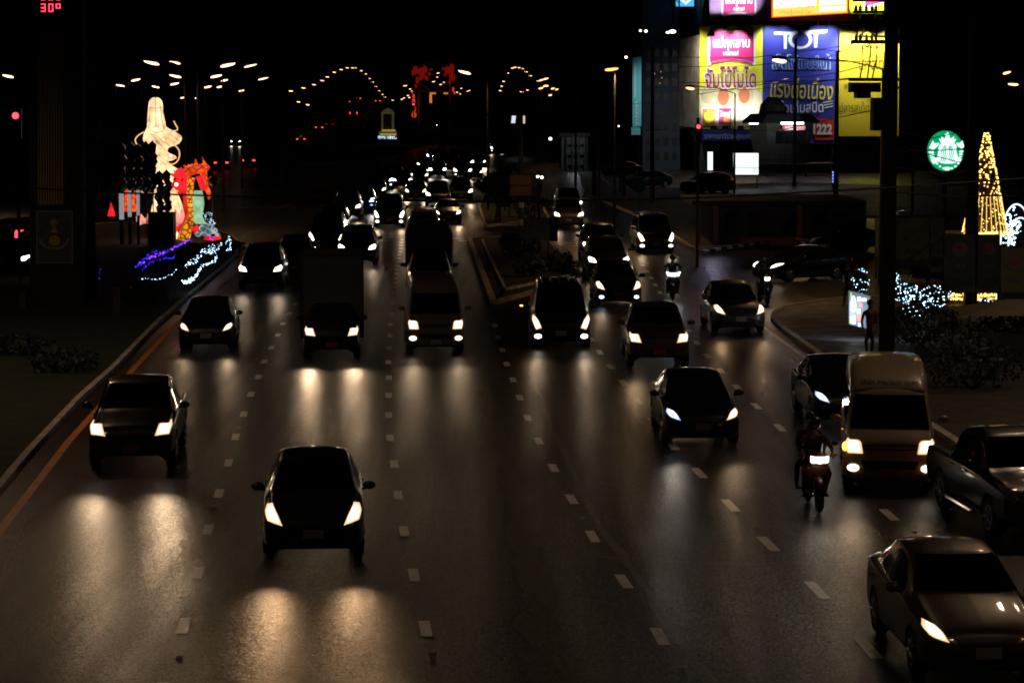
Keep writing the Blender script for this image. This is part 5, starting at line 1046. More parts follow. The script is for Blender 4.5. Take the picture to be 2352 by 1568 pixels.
for x in range(1660, 1900, 26):
    for y in (338, 362): rect_px(x, y, x+16, y+16, YB+1.2, .05, off=.06).build('window', 'glass', r, world=True)
rect_px(1606, 50, 2068, 54, YB+.3, .8, off=.5).build('catwalk', 'darksteel', r, world=True); rect_px(1606, 300, 1760, 302, YB+.3, .6, off=.3).build('catwalk', 'darksteel', r, world=True)
def bb_root(name, x, label): c = at(x, 300, YB); return empty(name, (c.x, YB, 0), label, 'billboard')
def put_(mb, n, m, r): return mb.build(n, m, r, world=True)
def flood(r, x, y, tx, ty, power, col=(1, 1, .96), out=2.2, size=70, sc=1.0):
    p = at(x, y, YB); p.y = YB-out; q = at(tx, ty, YB); fm = MB(); fm.box((p.x, p.y-.1, p.z), (.75*sc, .5, .42*sc), taper=.7); fm.tube([(p.x, p.y, p.z), (p.x, YB, p.z+.1)], .05, 5); put_(fm, 'floodlight', 'trim', r)
    l = light('flood_beam', 'SPOT', (p-r.location)+Vector((0, .1, .0)), power*10, col, r, .15, math.radians(size), .9); l.rotation_euler = (Vector((q.x, q.y, q.z))-p).to_track_quat('-Z', 'Y').to_euler()
# yellow one
r = bb_root('billboard', 1680, 'yellow billboard with magenta emblem, big red Thai lettering and halved eggs')
put_(poly_px([(1606, 296), (1751, 297), (1752, 57.6), (1608, 62.5)], YB, .3), 'panel', 'b_yellow', r)
put_(poly_px([(1607.5, 290), (1750, 291), (1751, 214), (1735, 205), (1700, 210), (1650, 208), (1608, 198)], YB, .02, .03), 'table_scene', 'b_cream', r)
def arch(x0, x1, yt, yb, sag, n=10): return [(lerp(x0, x1, k/n), yb-sag*math.sin(math.pi*k/n)) for k in range(n+1)]+[(lerp(x1, x0, k/n), yt+sag*math.sin(math.pi*k/n)) for k in range(n+1)]
put_(poly_px(arch(1626, 1735, 60, 151, 9), YB, .02, .06), 'emblem_border', 'b_white', r); put_(poly_px(arch(1630.5, 1731, 64, 144, 9), YB, .02, .09), 'emblem', 'b_magenta', r)
put_(poly_px([(lerp(1633, 1728, k/8), 147.5-7.5*math.sin(math.pi*k/8)) for k in range(9)]+[(lerp(1728, 1633, k/8), 144.8-8.5*math.sin(math.pi*k/8)) for k in range(9)], YB, .02, .105), 'emblem_line', 'b_magenta', r)
put_(text_px('แม่กุหลาบ', 1638, 82, 1722, 118, YB, .012, off=.14), 'lettering', 'b_white', r); put_(text_px('นครสวรรค์', 1661, 117, 1696, 128, YB, .02, off=.14), 'lettering', 'b_white', r)
put_(text_px('จัมโบ้โมได', 1617, 150, 1738, 205, YB, .06, off=.14), 'lettering_outline', 'b_white', r); put_(text_px('จัมโบ้โมได', 1619, 153, 1736, 202, YB, .012, off=.18), 'lettering', 'b_darkred', r)
def oval(x, y, rx, ry, n=18): return [(x+rx*math.cos(-k*2*math.pi/n), y+ry*math.sin(-k*2*math.pi/n)) for k in range(n)]
e = MB()
for x, y, rx, ry in ((1627, 220, 17, 20), (1663, 223, 20, 25), (1711, 219, 20, 26)): poly_px(oval(x, y, rx, ry), YB, .02, .07, e)
put_(e, 'egg', 'b_egg', r); e = MB()
for x, y, rx, ry in ((1661, 224, 13, 19), (1709, 219, 13, 19)): put_(poly_px(oval(x, y, rx, ry), YB, .02, .10), 'egg_yolk', 'b_yolk', r)
e = MB(); rect_px(1611, 248, 1646, 289, YB, .02, e, .07); rect_px(1648, 246, 1682, 288, YB, .02, e, .07); put_(e, 'label_border', 'b_white', r)
put_(rect_px(1613.5, 251, 1643, 286, YB, .02, off=.10), 'label', 'b_orange', r); put_(rect_px(1650.5, 249, 1679.5, 285, YB, .02, off=.10), 'label', 'b_magenta', r)
put_(poly_px(oval(1628, 268, 11, 15), YB, .02, .13), 'label_blob', 'b_yellow', r); put_(poly_px(oval(1670, 276, 9, 9), YB, .02, .13), 'label_blob', 'b_orange', r)
put_(text_px('โมจิ', 1620, 256, 1637, 270, YB, .02, off=.16), 'lettering', 'b_darkred', r); put_(text_px('ไดฟู', 1653, 254, 1677, 272, YB, .03, off=.16), 'lettering', 'b_white', r)
for x in (1658, 1697): flood(r, x, 62 if x < 1670 else 66, x-2, 110, 700)
flood(r, 1629, 80, 1640, 120, 300)
for x in (1635, 1661, 1696, 1725): flood(r, x, 293, x+2, 240, 420)
# strip below
r = bb_root('shop_sign', 1672, 'long blue sign strip with pale Thai lettering under the yellow billboard'); r['category'] = 'sign'
put_(rect_px(1612, 299, 1732, 324, YB-.3, .2), 'panel', 'b_blue', r); put_(text_px('ราคาเยาว์รวมสุขนคร', 1618, 306, 1728, 323, YB-.3, .02, off=.05), 'lettering', 'b_lblue', r)
# blue one
r = bb_root('billboard', 1840, 'deep blue billboard with a large white TOT logo and yellow Thai slogan')
put_(poly_px([(1753, 330), (1922, 330), (1926, 55), (1753.5, 57)], YB, .3), 'panel', 'b_blue', r)
zx = lambda x, y: (1521.7+x*.2441, 34.45+y*.2441); lg = MB()
poly_px([zx(1050, 188), zx(1140, 190), zx(1142, 320), zx(1168, 322), zx(1172, 190), zx(1215, 185), zx(1225, 160), zx(1050, 160)], YB, .02, .05, lg)
poly_px([zx(1370, 178), zx(1425, 182), zx(1427, 308), zx(1452, 306), zx(1462, 180), zx(1545, 168), zx(1552, 140), zx(1365, 148)], YB, .02, .05, lg)
n = 28; ro = [zx(1295+112*math.cos(a), 232+92*math.sin(a)) for a in [2*math.pi*k/n for k in range(n)]]; ri = [zx(1297+80*math.cos(a), 236+64*math.sin(a)) for a in [2*math.pi*k/n for k in range(n)]]
vo = [at(x, y, YB) for x, y in ro+ri]; lg.add([(p.x, YB-.07, p.z) for p in vo], [(k, (k+1) % n, n+(k+1) % n, n+k) for k in range(n)]); put_(lg, 'logo', 'b_white', r)
put_(text_px('เน็ตไฟเบอร์แท้', 1773, 124, 1908, 161, YB, .05, off=.06), 'lettering_outline', 'b_lblue', r); put_(text_px('เน็ตไฟเบอร์แท้', 1776, 127, 1906, 158, YB, .02, off=.12), 'lettering', 'b_blue', r)
put_(text_px('แรงต่อเนื่อง', 1768, 176, 1912, 224, YB, .012, skew=4, off=.08, drop=-6), 'lettering', 'b_mustard', r); put_(text_px('เร็วเต็มสปีด', 1785, 232, 1891, 260, YB, .012, off=.08, drop=2), 'lettering', 'b_white', r)
e = MB()
for k in range(3): poly_px([(1890+2*k, 237+6*k), (1890+2*k, 235+6*k), (1913, 231+6*k), (1913, 233+6*k)], YB, .02, .06, e)
put_(e, 'speed_lines', 'b_white', r); put_(rect_px(1872, 273, 1915, 322, YB, .02, off=.05), 'number_field', 'b_red', r); put_(text_px('1222', 1868, 285, 1911, 309, YB, .04, off=.10), 'lettering', 'b_white', r)
for x in (1768, 1797, 1880, 1905): flood(r, x, 56, x, 110, 420 if x != 1797 else 200, (.8, .9, 1), 2.0, 90)
# yellow right
r = bb_root('billboard', 1990, 'plain yellow billboard with thin dark Thai lettering behind the utility pole')
put_(poly_px([(1926, 313), (2064, 313), (2066, 56), (1929, 61)], YB, .3), 'panel', 'b_gold', r)
for s, b4 in (('แห่งใต้', (1973, 127, 2030, 160)), ('พบ', (1938, 192, 1956, 206)), ('ปลารสเด็ด', (1928, 234, 1996, 258)), ('ขอเชิญชม', (1970, 96, 2040, 110)), ('รสชาติ', (1990, 222, 2020, 234))): put_(text_px(s, *b4[:4], YB, .0, off=.05), 'lettering', 'b_brown', r)
for x in (1945, 1985, 2040): flood(r, x, 66 if x != 1945 else 68, x, 130, 1300, (1, .97, .8), 2.2, 90)
# upper row
r = bb_root('billboard', 1700, 'lilac billboard with a magenta emblem at the top edge of the picture')
put_(rect_px(1630, -70, 1768, 50, YB, .3), 'panel', 'b_purple', r); put_(poly_px(arch(1657, 1737, -50, 42, 8), YB, .02, .05), 'emblem_border', 'b_white', r); put_(poly_px(arch(1661, 1733, -46, 36, 8), YB, .02, .08), 'emblem', 'b_magenta', r)
put_(text_px('แม่กุหลาบ', 1666, -14, 1729, 16, YB, .03, off=.12), 'lettering', 'b_white', r); put_(text_px('นครสวรรค์', 1684, 16, 1710, 25, YB, .02, off=.12), 'lettering', 'b_white', r)
for x in (1650, 1685, 1718): flood(r, x, 45, x, 0, 380, (.95, .9, 1))
r = bb_root('led_screen', 1860, 'glaring orange and white screen at the top edge above the blue billboard'); r['category'] = 'screen'
em('scr_yellow', (1, .62, .10), 1.4); em('scr_white', (1, .85, .80), 2.0); em('scr_red', (1, .16, .02), 1.2); em('scr_pink', (.85, .25, .35), 1.0)
put_(poly_px([(1773, 41), (1948, 31), (1948, -60), (1773, -60)], YB, .3), 'border', 'scr_red', r); put_(poly_px([(1776, 38.5), (1945, 28.8), (1945, -60), (1776, -60)], YB, .02, .04), 'screen', 'scr_yellow', r)
put_(poly_px([(1777, 20), (1874, 14), (1874, -60), (1777, -60)], YB, .02, .07), 'bright_field', 'scr_white', r); e = MB(); poly_px([(1882, 13), (1943, 9), (1943, -3), (1882, -1)], YB, .02, .07, e); poly_px([(1882, 27), (1943, 23), (1943, 14), (1882, 17)], YB, .02, .07, e); put_(e, 'bright_field', 'scr_white', r)
put_(text_px('29 บาท เท่านั้น', 1781, -2, 1870, 17, YB, .01, off=.11), 'lettering', 'scr_pink', r); put_(text_px('เศรษฐีปากน้ำโพ', 1790, 22, 1862, 35, YB, .0, off=.11), 'lettering', 'scr_red', r)
r = bb_root('billboard', 1990, 'small yellow billboard with a magenta corner beyond the lattice frame')
put_(rect_px(1951, -60, 2030, 32, YB, .3), 'panel', 'b_yellow', r); put_(poly_px([(1984, 22), (2028, 10), (2028, -30), (1984, -30)], YB, .02, .05), 'emblem_border', 'b_white', r); put_(poly_px([(1987, 16), (2028, 5), (2028, -30), (1987, -30)], YB, .02, .08), 'emblem', 'b_magenta', r)
flood(r, 1975, 40, 1975, 5, 500); flood(r, 2010, 40, 2010, 5, 500)
# dim side panel seen at an angle, teal panels, neighbour building
c = at(1583, 290, YB+5); r = empty('side_banner', (c.x, YB+5, 0), 'faded grey and amber banner on the side wall left of the yellow billboard', 'banner')
a0, a1, b0, b1 = at(1560, 290, YB+11), at(1560, 92, YB+11), at(1606, 294, YB+.3), at(1606, 80, YB+.3)
mb = MB(); mb.add([a0, b0, b1, a1, a0+Vector((.3, .3, 0)), b0+Vector((.3, .3, 0)), b1+Vector((.3, .3, 0)), a1+Vector((.3, .3, 0))], [(0, 1, 2, 3), (7, 6, 5, 4), (0, 4, 5, 1), (3, 2, 6, 7), (0, 3, 7, 4), (1, 5, 6, 2)])
M['faded'] = noisy('faded_banner', (.20, .13, .05), (.30, .28, .25), .6, .6); put_(mb, 'panel', 'faded', r)
l = light('flood_beam', 'SPOT', at(1575, 78, YB)-r.location+Vector((-1, -3, .5)), 3500, (1, .95, .9), r, .2, math.radians(100), .9); l.rotation_euler = (Vector((.4, 1, -1.2))).to_track_quat('-Z', 'Y').to_euler()
c = at(1515, 398, YB+14); r = empty('tower_block', (c.x, YB+14, 0), 'dark bluish tower block with unlit windows left of the billboards', 'building')
M['blue_wall'] = noisy('bluish_wall', (.02, .03, .05), (.03, .045, .07), .5, .8); put_(rect_px(1476, -60, 1562, 400, YB+14, 12), 'wall', 'blue_wall', r); e = MB()
for y in range(10, 380, 34):
    for x in (1484, 1504, 1524, 1544): put_(rect_px(x, y, x+11, y+18, YB+14, .05, off=.05), 'window', 'trim', r)
e = MB()
for x, y in ((1500, 152), (1503, 168), (1517, 164), (1519, 178), (1515, 190), (1499, 185)): rect_px(x, y, x+1.6, y+3, YB+14, .03, e, .12)
em('win_amber', (1, .40, .10), .6); put_(e, 'amber_lamp', 'win_amber', r)
c = at(1463, 400, YB+4); r = empty('lit_banner', (c.x, YB+4, 0), 'tall narrow teal banner lit from above beside the dark tower block', 'banner')
put_(poly_px([(1453, 292), (1473, 290), (1473, 130), (1453, 133)], YB+4, .25), 'panel', 'b_teal', r); put_(rect_px(1450, 293, 1471, 310, YB+4, .25, off=.1), 'panel', 'b_teal', r)
e = MB()
for k in range(7): poly_px([(1459+k % 2, 240+8*k), (1460+k % 2, 232+8*k), (1466-k % 3, 236+8*k)], YB+4, .02, .05, e)
put_(e, 'figure_print', 'b_white', r); rf = rect_px(1457, 145, 1460, 225, YB+4, .02, off=.05); put_(rf, 'pale_stripe', 'b_white', r)
l = light('flood_beam', 'SPOT', at(1460, 126, YB)-r.location+Vector((0, -1.0, .2)), 420, (.55, .85, 1), r, .2, math.radians(120), .9); l.rotation_euler = (Vector((.15, .9, -2))).to_track_quat('-Z', 'Y').to_euler()
l = light('flood_beam', 'SPOT', at(1460, 315, YB)-r.location+Vector((0, -1.6, 0)), 120, (.45, .8, 1), r, .2, math.radians(120), .9); l.rotation_euler = (Vector((.0, .9, 2))).to_track_quat('-Z', 'Y').to_euler()
M['b_sky'] = mat('b_sky', (.05, .35, .60), .5)
c = at(1570, 15, YB+8); r = empty('roof_sign', (c.x, YB+8, 0), 'bright blue sign with a white emblem on a lattice mast at the top edge', 'sign'); em('scr_blue', (.08, .45, .85), 1.2)
put_(rect_px(1553, -50, 1594, 15, YB+8, .3), 'panel', 'scr_blue', r); e = MB(); poly_px([(1558, -30), (1562, 0), (1575, 11), (1588, 0), (1592, -30)][::1], YB+8, .02, .05, e); put_(e, 'emblem', 'sign_white', r); e = MB(); poly_px([(1565, -30), (1567, -2), (1575, 5), (1583, -2), (1585, -30)], YB+8, .02, .08, e); put_(e, 'emblem_field', 'scr_blue', r)
e = MB()
for x in (1546, 1560): e.tube([at(x, -50, YB+8), at(x, 110, YB+8)], .08, 4)
for k in range(9): e.tube([at(1546, -40+16*k, YB+8), at(1560, -24+16*k, YB+8)], .05, 4)
put_(e, 'mast', 'darksteel', r)
for i, (x, y, s, l) in enumerate(((1438, 132, 1.0, 'tiny white floodlight on a short arm above the teal banner'), (1471, 71, .9, 'left tiny white roof lamp left of the billboards'), (1483.5, 72, 1.1, 'right tiny white roof lamp left of the billboards'), (1534, 75, .8, 'small flat white lamp on the bracket over the side banner'), (1544.6, 73, 1.4, 'larger flat white lamp on the bracket over the side banner'), (1421, 290, .6, 'tiny white lamp low beside a concrete pole'), (1264, 319, 1.2, 'small white lamp at the roadside left of the hall'), (784, 335, .01, ''))):
    if not l: continue
    q = at(x, y, YB-6); r = empty('wall_lamp', (q.x, q.y, q.z), l, 'lamp'); k = .14*s; MB().sph((0, 0, 0), (k*(1.8 if 'flat' in l else 1), k, k*.9), 8, 6).build('lens', 'hl_mid', r, True); MB().tube([(0, .2, .05), (.4, 6, .3)], .03, 4).build('bracket', 'darksteel', r)
# pale entrance hall
Yh = 262.0; c = at(1323, 400, Yh); r = empty('entrance_hall', (c.x, Yh, 0), 'pale gridded hall front between dark poles right of the junction', 'building'); M['hall'] = noisy('hall_wall', (.10, .11, .12), (.15, .16, .17), 1, .8)
put_(rect_px(1290, 312, 1350, 396, Yh+.5, 8), 'wall', 'hall', r); e = MB()
for x in (1300, 1314, 1328, 1342): rect_px(x, 314, x+3.4, 396, Yh, .4, e)
for y in (330, 352, 374): rect_px(1303, y, 1342, y+1.5, Yh, .3, e, .05)
put_(e, 'grid_frame', 'concrete', r); put_(rect_px(1285, 306, 1355, 313, Yh, 3), 'roof', 'darkconc', r)
light('wall_light', 'POINT', (0, -3, 4.2), 60, (.9, .95, 1), r, .2)
Yw = 330; c = at(1200, 280, Yw); r = empty('lit_shop', (c.x, Yw, 0), 'far shop front with a white lit window behind the gantry', 'shop'); put_(rect_px(1135, 262, 1260, 352, Yw+1, 5), 'wall', 'darkconc', r); em('win_white', (.8, .9, 1), .9); em('win_warm', (1, .75, .55), .7)
put_(poly_px([(1174, 283), (1183, 283), (1185, 266), (1176, 266)], Yw+.9, .05), 'lit_window', 'win_white', r); put_(rect_px(1197, 266, 1206, 284, Yw+.9, .05), 'lit_window', 'win_warm', r)
# ------------------------------------------------------------------ police booth on its raised platform
Yk = 215.0; c = at(1805, 398, Yk); r = empty('police_booth', (c.x, Yk, 0), 'raised hexagonal police booth with overhanging roof and a lit tube lamp', 'booth'); k = Yk/FPX
M['booth_wall'] = noisy('booth_wall', (.30, .29, .25), (.38, .37, .32), 1, .6); em('tube', (.85, .92, 1), 6)
def hexa(cx, y0, y1, w0, w1, dep=.6, n=6, ph=0.0):
    m = MB(); rs = []
    for y, w_ in ((y0, w0), (y1, w1)):
        z = at(cx, y, Yk).z; x = at(cx, y, Yk).x; rs.append([Vector((x+w_*k*math.cos(2*math.pi*i/n+ph), Yk+4+w_*k*dep*math.sin(2*math.pi*i/n+ph), z)) for i in range(n)])
    return m.loft(rs)
put_(hexa(1805, 378, 284, 62, 74), 'wall', 'booth_wall', r); put_(hexa(1805, 278, 262, 88, 70), 'roof', 'darkconc', r); put_(hexa(1786, 262, 240, 33, 28, n=12), 'dome', 'darkconc', r); put_(hexa(1786, 240, 223, 28, 12, n=12), 'dome_top', 'darkconc', r); put_(hexa(1805, 284, 278, 90, 90), 'eave', 'darkconc', r)
e = MB(); rect_px(1782, 302, 1852, 330, Yk, .1, e); put_(e, 'window', 'glass', r); rt = rect_px(1794, 281, 1846, 285.5, Yk-1, .12); put_(rt, 'tube_lamp', 'tube', r); put_(rect_px(1721, 283, 1742, 285.5, Yk-1, .12), 'tube_lamp', 'tube', r)
put_(rect_px(1798, 288, 1850, 299, Yk-.2, .05), 'notice_strip', 'b_red', r); put_(text_px('ขับรถระวังปลอดภัย', 1802, 289.5, 1847, 294, Yk, .0, off=.32), 'lettering', 'b_white', r); put_(text_px('สภ.เมืองนครสวรรค์', 1800, 294.5, 1848, 298.5, Yk, .0, off=.32), 'lettering', 'b_white', r)
light('tube_light', 'POINT', Vector((at(1820, 288, Yk).x-c.x, -1.6, at(1820, 292, Yk).z)), 170, (.85, .92, 1), r, .3)
e = MB(); rect_px(1705, 376, 1925, 381, Yk-1, 6, e)
for x in (1712, 1760, 1850, 1915): rect_px(x, 381, x+3, 400+6, Yk-1, .2, e)
put_(e, 'platform', 'darksteel', r); e = MB()
for y in (355, 365): rect_px(1708, y, 1922, y+1.1, Yk-1.2, .06, e)
for x in range(1708, 1924, 12): rect_px(x, 355, x+1, 377, Yk-1.2, .06, e)
for x in range(1712, 1912, 18): poly_px([(x, 396), (x+1.5, 396), (x+10.5, 382), (x+9, 382)], Yk-1.2, .06, 0, e); poly_px([(x+18, 396), (x+19.5, 396), (x+10.5, 382), (x+9, 382)], Yk-1.3, .06, 0, e)
put_(e, 'railing', 'steel', r)
# lit signs
def lsign(name, x0, y0, x1, y1, Y, m, label, texts=(), zpost=True):
    c = at((x0+x1)/2, y1, Y); r = empty(name, (c.x, Y, 0), label, 'sign'); put_(rect_px(x0, y0, x1, y1, Y, .3), 'light_box', m, r); e = MB(); rect_px(x0-1.5, y0-1.5, x1+1.5, y0, Y, .4, e, .05); rect_px(x0-1.5, y1, x1+1.5, y1+1.5, Y, .4, e, .05)
    for x in (x0+3, x1-3): e.tube([at(x, y1, Y+.15), Vector((at(x, y1, Y).x, Y+.15, 0))], .06, 5)
    put_(e, 'frame', 'darksteel', r)
    for t_, bx_, mm in texts: put_(text_px(t_, *bx_, Y, .0, off=.04), 'lettering', mm, r)
    return r
r = lsign('light_box_sign', 1685, 352, 1742, 401, 205, 'sign_white', 'glowing white rectangular sign with lines of tiny dark Thai text', (('โปรดจอดรถในที่จอดรถ', (1688, 377, 1740, 384), 'b_grey'), ('ยินดีต้อนรับทุกท่าน', (1690, 356, 1738, 362), 'b_grey'), ('7', (1731, 388, 1736, 397), 'b_red')))
put_(rect_px(1685, 385.5, 1742, 387, 205, .02, off=.06), 'divider', 'b_grey', r)
lsign('light_box_sign', 1626, 349, 1637, 391, 208, 'sign_white', 'narrow upright pale lit sign left of the glowing white sign')
em('neon_blue', (.2, .3, 1), 2.2); em('neon_pink', (1, .2, .5), 2.2)
r = lsign('neon_sign', 1911, 384, 1926, 428, 200, 'screen_black', 'small blue and pink neon sign in a stepped shape'); e = MB()
for x, y in ((1912, 394), (1912, 401), (1912, 408), (1912, 415), (1917, 394), (1917, 401), (1917, 422)): rect_px(x, y, x+3.5, y+4.5, 200, .02, e, .05)
put_(e, 'neon_tile', 'neon_blue', r); e = MB()
for x, y in ((1921, 388), (1921, 394), (1921, 400), (1921, 406), (1921, 414), (1917, 409)): rect_px(x, y, x+3, y+4, 200, .02, e, .05)
put_(e, 'neon_tile', 'neon_pink', r)
# low shop with orange pillars
gS = gr(1690, 580); YS = gS.y; r = empty('corner_shop', (gS.x, YS, 0), 'dark low corner shop with orange pillars and a flat canopy', 'shop'); M['shop_wall'] = noisy('shop_wall', (.06, .055, .05), (.10, .09, .08), 1, .8); M['shop_orange'] = mat('shop_orange', (.30, .07, .015), .6)
gz = gr(1690, 560).y
put_(rect_px(1630, 475, 1990, 565, gz, 7), 'wall', 'shop_wall', r); put_(rect_px(1590, 462, 1990, 472, gz-2.2, 9), 'canopy', 'darkconc', r)
e = MB()
for x, w_ in ((1602, 7), (1640, 10), (1832, 10)): put_(rect_px(x, 472, x+w_, 572, gz-1.5, .4), 'orange_pillar', 'shop_orange', r)
put_(rect_px(1700, 545, 1830, 566, gz-1.0, .3), 'orange_counter', 'shop_orange', r)
for x_ in (0,): e = MB()
for x in (1665, 1720, 1800, 1870, 1920): put_(rect_px(x, 488, x+26, 540, gz, .06, off=.04), 'window', 'glass', r)
e = MB()
for x in (1660, 1694, 1716, 1868, 1900): rect_px(x, 482, x+2.5, 560, gz, .08, e, .08)
put_(e, 'window_frame', 'steel', r)
light('shop_tube', 'POINT', (-1.2, -1.0, 2.2), 26, (.75, .65, 1), r, .3); light('shop_tube', 'POINT', (3.0, -1.0, 2.2), 16, (1, .6, .3), r, .3)
kb = gr(1612, 585); kb2 = gr(1765, 562); n = 12
r = empty('striped_kerb', kb, 'kerb painted in black and white blocks before the corner shop', 'kerb')
for par, m in ((0, 'b_white'), (1, 'trim')):
    e = MB()
    for i in range(par, n, 2): a = kb.lerp(kb2, (i+.5)/n); e.box((a.x, a.y, .16), ((kb2-kb).length/n*.98, .22, .12), math.atan2(kb2.y-kb.y, kb2.x-kb.x))
    e.build('kerb_block', m, r, world=True)
# ------------------------------------------------------------------ round coffee shop sign
Yc = 118.0; c = at(2173, 346, Yc); gx = at(2095, 346, Yc+14)
r = empty('coffee_sign', (c.x, Yc, 0), 'round glowing green and white coffee shop sign with a crowned emblem', 'sign')
em('sb_green', (.0, .30, .10), 1.25); em('sb_white', (.72, .95, .92), 1.35)
S = lambda x, y: (1952.3+x*.30766, 275.6+y*.30766)
put_(poly_px([S(717+131*math.cos(-a), 232+150*math.sin(-a)) for a in [2*math.pi*k/36 for k in range(36)]], Yc, .35), 'light_box', 'sb_green', r)
e = MB()
def SP(pts): poly_px([S(*p) for p in pts], Yc, .02, .04, e)
SP([(728, 88), (735, 106), (752, 108), (740, 118), (745, 136), (728, 126), (711, 136), (716, 118), (704, 108), (721, 106)])
SP([(680, 172), (663, 140), (684, 146), (680, 122), (704, 140), (728, 128), (752, 140), (778, 122), (773, 146), (794, 140), (778, 172), (728, 162)])
SP([(665, 190), (690, 170), (728, 162), (768, 170), (795, 192), (792, 225), (800, 260), (812, 290), (790, 318), (765, 326), (700, 326), (672, 318), (640, 300), (655, 265), (660, 225)])
SP([(590, 210), (618, 155), (630, 175), (668, 172), (650, 200), (620, 222)]); SP([(852, 200), (838, 152), (824, 172), (790, 172), (806, 196), (832, 216)])
for k in range(4): y = 236+k*20; SP([(586+k*6, y), (620+k*3, y-2), (628+k*2, y+6), (620+k*3, y+13), (590+k*6, y+13)]); SP([(846-k*7, y-6), (822-k*2, y-6), (812, y+4), (820-k*2, y+8), (842-k*7, y+6)])
SP([(606, 300), (640, 282), (658, 300), (640, 322), (620, 328)]); SP([(832, 290), (800, 286), (792, 306), (806, 322), (824, 312)])
for k in range(7): a = math.radians(-52+17.5*k); SP([(728+100*math.sin(a)-8, 262+104*math.cos(a)-6), (728+100*math.sin(a)+8, 262+104*math.cos(a)-6), (728+100*math.sin(a)+8, 262+104*math.cos(a)+6), (728+100*math.sin(a)-8, 262+104*math.cos(a)+6)])
SP([(700, 355), (728, 350), (748, 356), (740, 376), (710, 376)])
put_(e, 'emblem', 'sb_white', r); e = MB()
for sx in (-1, 1):
    for d in (18, 32, 46): e.tube([at(*S(728+sx*(d*.55), 196), Yc-.07)-Vector((0, 0, 0)), at(*S(728+sx*d, 240), Yc-.07), at(*S(728+sx*(d-8), 275), Yc-.07), at(*S(728+sx*(d+6), 315), Yc-.07)], .022, 4)
e.tube([at(*S(706+4*k, 190+3*math.sin(k)), Yc-.07) for k in range(4)], .014, 4); e.tube([at(*S(738+4*k, 190), Yc-.07) for k in range(4)], .014, 4); e.tube([at(*S(718+5*k, 214+2*math.sin(k*1.6)), Yc-.07) for k in range(5)], .014, 4)
put_(e, 'emblem_line', 'sb_green', r); MB().tube([(0, .3, 0), (0, .3, c.z)], .12, 8).build('post', 'darksteel', r)
g = gr(2095, 505); o = MB().tube([(0, 0, 0), (0, 0, at(2095, 205, g.y).z), (-.5, 0, at(2085, 202, g.y).z+.1), (-1.6, 0, at(2070, 206, g.y).z)], .09, 8).build('lamp_post', 'steel'); o.location = g; tag(o, 'slender grey lamp post with a bent top left of the round green sign', 'post')
# ------------------------------------------------------------------ cone tree of lights, on its lit box
Yt = 90.0; c = at(2259, 690, Yt); r = empty('light_cone_tree', (c.x, Yt, 0), 'tall cone shaped tree of golden lights on a lit box stage', 'christmas tree'); k = Yt/FPX
zt = at(2259, 306, Yt).z; zb = at(2259, 535, Yt).z; R = 52*k; e = MB(); wv_ = MB()
for i in range(620):
    t = random.random()**.6 if i < 420 else random.random(); z = lerp(zt, zb, t); a = random.uniform(0, 6.283); q = R*(.10+.90*t); s = random.uniform(.012, .026) if t > .55 else random.uniform(.020, .042)
    e.sph((c.x+q*math.cos(a), Yt+q*math.sin(a), z), s, 5, 4)
for sarm in range(26):
    a = 2*math.pi*sarm/26
    for j in range(26): t = .62+.38*j/26; q = R*(.10+.90*t); e.sph((c.x+q*math.cos(a), Yt+q*math.sin(a), lerp(zt, zb, t)), .016, 4, 3)
put_(e, 'bulb', 'led_yellow', r)
put_(MB().loft([MB().ring((c.x, Yt, zb), (0, 0, 1), R*.97, 20), MB().ring((c.x, Yt, zt), (0, 0, 1), R*.06, 20)]), 'cone_net', 'net_gold' if 'net_gold' in M else 'darksteel', r)
e = MB(); 
for i in range(60): x = lerp(2206, 2312, i/59); q = at(x, 534+random.uniform(-5, 2), Yt); e.sph((q.x, Yt-1.0, q.z), .04, 5, 4)
for i in range(46): q = at(2243+random.uniform(-1.5, 1.5), lerp(540, 665, i/45), Yt); e.sph((q.x, Yt-1.0, q.z), .035, 5, 4)
for i in range(110): x = random.uniform(2172, 2296); q = at(x, random.uniform(669, 684), Yt); e.sph((q.x, Yt-1.0, q.z), .03, 5, 4)
put_(e, 'bulb_border', 'led_yellow', r); e = MB(); rect_px(2170, 684, 2297, 687.5, Yt-1.0, .1, e); put_(e, 'light_strip', 'strip_gold', r)
put_(rect_px(2172, 536, 2296, 700, Yt-.8, 2.0), 'stage_box', 'shop_wall', r)
e = MB(); q = at(2207, 519, Yt); e.loft([e.ring((q.x, Yt-.9, at(2207, 539, Yt).z), (0, 0, 1), .09, 8), e.ring((q.x, Yt-.9, q.z), (0, 0, 1), .01, 8)]); put_(e, 'small_cone', 'strip_gold', r)
